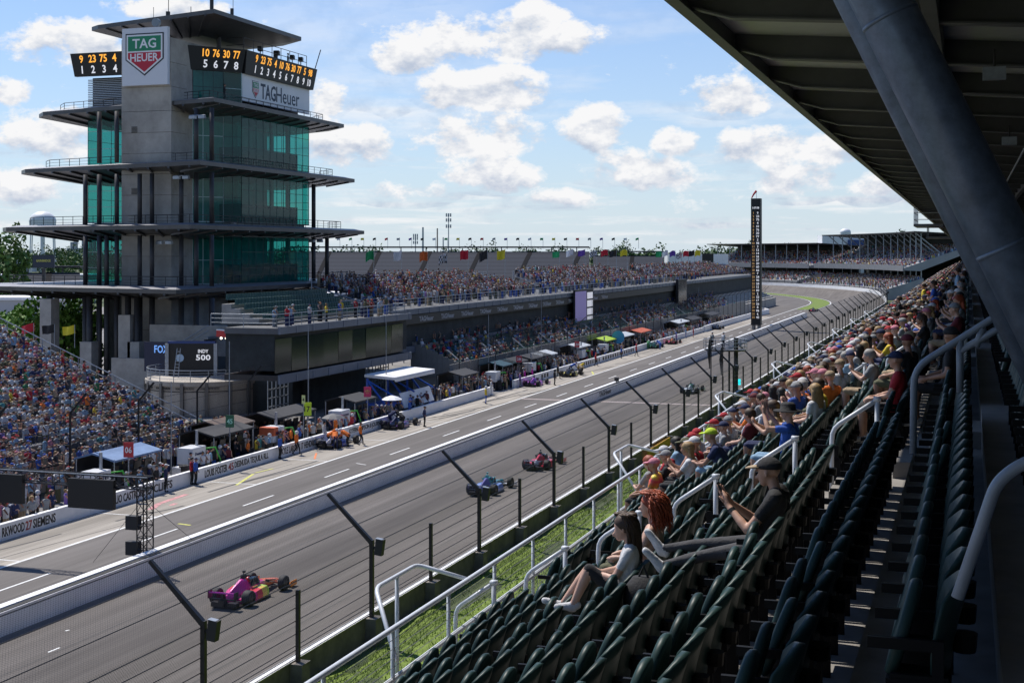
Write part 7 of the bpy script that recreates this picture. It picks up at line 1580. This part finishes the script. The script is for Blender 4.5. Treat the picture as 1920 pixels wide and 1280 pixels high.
# ================================================================== SCORING PYLON
py_ = thing('scoring_pylon', 'tall black scoring pylon with columns of amber and white numbers', 'scoreboard'); q = onX(1417, 620, -39.5); base = Vector((q.x, q.y, 0)); zp = zc(base); s_ = zp/F
zb, zt = 15+(CY-607)*s_, 15+(CY-372)*s_; w = 18*s_
MB().box(base.x-w/2, base.x+w/2, base.y, base.y+w, zb, zt).build('column', SB, py_); MB().box(base.x-w*.42, base.x-w*.15, base.y+.2, base.y+w-.2, 0, zb).build('leg', CONC, py_); MB().box(base.x+w*.15, base.x+w*.42, base.y+.2, base.y+w-.2, 0, zb).build('leg', CONC, py_)
MB().box(base.x-w/2-.04, base.x+w/2+.04, base.y-.04, base.y+w+.04, zb-.25, zb).build('base_collar', DSTEEL, py_); hh = (zt-zb)*.885/33
LEDA = mat('pylon_amber', (.5, .3, .12), .5, emit=(.8, .45, .15, .35))
for i, v in enumerate('9 23 75 4 10 76 30 77 5 98 3 12 14 18 27 20 60 66 7 24 90 28 15 83 2 33 17 26 8 06 6 45'.split()):
    z = zt-(zt-zb)*.092-hh*(i+.9); text('digit', str(i+1), LEDA, py_, (base.x-w*.24, base.y-.02, z), (1, 0, 0), UP, hh*.62, None, True); text('digit', v, LEDW, py_, (base.x+w*.2, base.y-.02, z), (1, 0, 0), UP, hh*.68, None, True)
text('digit', '1:07:08', LEDW, py_, (base.x, base.y-.02, zt-(zt-zb)*.075), (1, 0, 0), UP, hh*.6, w*.7, True); MB().tube((base.x, base.y+w/2, zt), (base.x, base.y+w/2, zt+1.6), .04, None, 5).build('mast', STEEL, py_)
MB().path([(base.x, base.y+w/2, zt+1.5), (base.x-.5, base.y+w/2, zt+.9), (base.x-.95, base.y+w/2, zt+.1)], [.22, .17, .1], 8).build('wind_sock', mat('flag_red', FLC['red'], .7), py_)
# flagger's stand over the outer wall
fs_ = thing('flag_stand', 'round railed flag stand on a black pole over the outer wall', 'platform'); q = onX(1380, 800, -22.6); z0 = 15+(CY-655)*zc(q)/F; C0 = Vector((q.x-1.1, q.y, z0)); rx = 40*zc(q)/F
ringp = lambda r_, z: [C0+V3(r_*math.cos(a), r_*.8*math.sin(a), z) for a in np.linspace(0, 2*math.pi, 21)[:-1]]
b = MB(); b.loft([ringp(rx*.92, -.15), ringp(rx, 0)]); b.build('floor', DSTEEL, fs_)
for z in (.35, .7, 1.05): P_ = ringp(rx*1.02, z); MB().path(P_+[P_[0]], .03, 5).build('rail', STEEL, fs_)
for p_ in ringp(rx*1.02, 0): MB().tube(p_, p_+UP*1.05, .025, None, 5).build('rail_post', STEEL, fs_)
MB().tube((q.x, q.y, -.2), (q.x, q.y, z0+1.2), .22, None, 12).build('pole', FMAT, fs_); MB().tube((q.x-.5, q.y-1.2, .9), (q.x-.5, q.y-1.2, z0), .1, None, 8).build('pole', FMAT, fs_)
for (dx, c_, lab) in ((-1.35, 'grey', 'flagman in grey shirt and white cap on the flag stand'), (-.2, 'white', 'person with headset looking through optics on the flag stand')): person(STDM['cross'], STD['cross'], C0+V3(dx, 0, 0), R(-40), lab, c_, 'black', ('cap', 'white'), 'black', 0, False, False, 'people on the flag stand')
cb_ = thing('light_panel', 'glowing cyan signal panel on the fence below the flag stand', 'signal light'); q2 = onX(1383, 716, -22.75); MB().obox(q2, .08, .62, .6, TH+1.57).build('panel', mat('cyan_light', (.02, .6, .65), .5, emit=(.02, .8, .85, 1.2)), cb_)
# tall dark furled flags and net poles on the fence
for (px, ya, yb_) in ((1333, 630, 890), (1355, 645, 870)):
    q = onX(px, yb_, -22.5); t = thing('furled_flag', 'tall black pole with furled cloth on the outer wall', 'pole', group='furled poles at the flag stand'); zt_ = 15+(CY-ya)*zc(q)/F; MB().tube((q.x, q.y, .9), (q.x, q.y, zt_), .06, None, 6).build('pole', FMAT, t); MB().path([(q.x-.12, q.y, zt_-.3), (q.x-.2, q.y, zt_-1.5), (q.x-.12, q.y, zt_-3.0)], [.05, .14, .04], 6).build('cloth', BLACK, t)
yp = thing('yellow_board', 'yellow advertising board at the foot of the outer wall', 'board'); q = onX(1232, 835, -21.6); MB().box(-21.65, -21.55, q.y-3, q.y+4.5, .15, 1.0).build('board', mat('board_yellow', (.65, .36, .02), .6), yp)
# slender poles in the pits
for (px, yt, yb_, nm_) in ((321, 715, 850, 'blue and white canopy'), (430, 640, 830, 'number 45 sign'), (578, 610, 790, 'neon 17 sign'), (724, 600, 735, 'draped black canopy'), (916, 590, 700, 'wall gap'), (1015, 545, 690, 'purple race car stall'), (1110, 560, 680, 'pale canopy before the lime one'), (1310, 540, 620, 'far black canopy')):
    q = onX(px, yb_, -50.8); zt_ = 15+(CY-yt)*zc(q)/F; t = thing('slim_pole', 'thin pale metal pole rising behind the '+nm_, 'pole', group='thin poles in the pits'); MB().tube((q.x, q.y, 0), (q.x, q.y, zt_), .05, .03, 6).build('pole', STEEL, t)
# ================================================================== VIDEO GANTRY over the pit lane
ga = thing('video_gantry', 'black truss gantry with video boards spanning the pit lane', 'gantry'); q = onX(272, 1050, -36.9); gx, gy = q.x, q.y; gz_ = 15+(CY-905)*zc(q)/F
def truss(b, P, Q, s, n):
    P, Q = Vector(P), Vector(Q); d = (Q-P); a = d.orthogonal().normalized()*s; a = V3(s, 0, 0) if abs(d.normalized().z) > .9 else V3(0, s, 0); c = d.normalized().cross(a); cs = [a+c, a-c, -a-c, -a+c]
    for o in cs: b.tube(P+o, Q+o, .035, None, 5)
    for i in range(n):
        A, B = P+d*i/n, P+d*(i+1)/n
        for j in range(4): b.tube(A+cs[j], B+cs[(j+1) % 4], .02, None, 4); b.tube(B+cs[j], B+cs[(j+1) % 4], .02, None, 4)
b = MB(); truss(b, (gx, gy, -.1), (gx, gy, gz_+.3), .27, 8); b.build('tower', FMAT, ga); b = MB(); truss(b, (gx+.3, gy, gz_), (gx-26, gy, gz_), .27, 30); b.build('beam', FMAT, ga)
MB().box(gx-26, gx+.3, gy-.3, gy-.26, gz_+.28, gz_+.32).build('top_tube', STEEL, ga); b = MB(); truss(b, (-49.5, gy, -.1), (-49.5, gy, gz_), .25, 8); b.build('tower', FMAT, ga)
for (pa, pb) in ((138, 222), (-60, 52)): xa, xb = onY(pa, 920, gy).x, onY(pb, 920, gy).x; MB().box(xa, xb, gy-.45, gy-.2, gz_-1.3, gz_+.1).build('video_board', SB, ga)
for z in (gz_-1.9, gz_-3.1): MB().box(gx-.95, gx-.32, gy-.2, gy+.2, z-.32, z+.32).build('speaker', SPK, ga)
for s_ in (-1, 1): MB().path([(gx+s_*.3, gy, gz_-1), (gx+s_*.9, gy+s_*2.8, .95)], .012, 4).build('guy_wire', CAB, ga)
# small cameras / radios on the inner wall
cw = thing('wall_camera', 'small camera box on top of the inner wall', 'camera'); q = onX(1156, 716, -36.1); MB().box(q.x-.2, q.x+.2, q.y-.2, q.y+.3, 1.15, 1.55).build('body', BLACK, cw); MB().tube((q.x, q.y, .98), (q.x, q.y, 1.15), .06).build('mount', STEEL, cw)

# spare tyres and tool boxes behind the pit wall
names = [(150, 'near the gantry'), (215, 'by the blue and white canopy'), (345, 'beside the blue and white canopy'), (412, 'below the script-lettered tank'), (500, 'beside the number 45 canopy'), (600, 'beside the white race car stall'), (700, 'by the pink sign stall'), (745, 'behind the navy car stall'), (935, 'past the wall gap'), (1000, 'behind the purple car'), (1060, 'behind the black and yellow car'), (1120, 'before the lime canopy'), (1175, 'past the lime canopy'), (1240, 'behind the red and orange car')]
pos = ['bottom', 'middle', 'top']
for (px, where) in names:
    x = -48.75; y = onX(px, 850, x).y
    for i in range(3):
        t = thing('spare_tyre', '%s tyre of the black spare stack %s' % (pos[i], where), 'tyre', (x+rng.uniform(-.03, .03), y, .19+i*.37), 0, 'spare tyre stacks'); t.rotation_euler = (0, R(90), 0); link('tread_ring', WR[0], t); link('rim', WR[1], t)
for (px, c_, where) in ((180, 'red', 'near the gantry'), (330, 'white', 'beside the blue and white canopy'), (455, 'black', 'beside the number 45 sign'), (515, 'grey', 'before the number 17 lettering'), (645, 'red', 'beside the white race car stall'), (715, 'navy', 'beside the pink sign'), (860, 'grey', 'past the blue platform'), (1035, 'white', 'between two dark canopies'), (1095, 'red', 'before the pale canopy')):
    x = -49.1; y = onX(px, 850, x).y; t = thing('tool_chest', '%s tool chest on castors %s' % (c_, where), 'tool chest', (x, y, 0)); o = MB().box(-.3, .3, 0, 1.1, .12, 1.0).build('body', cl(c_), t)
    for i in range(4): MB().box(.3, .32, .04, 1.06, .18+i*.2, .35+i*.2).build('drawer', cl(c_), t)
    for a_ in (-.22, .22):
        for b_ in (.12, .98): MB().tube((a_, b_-.03, .06), (a_, b_+.03, .06), .06, None, 8).build('castor', BLACK, t)
finish_seats()
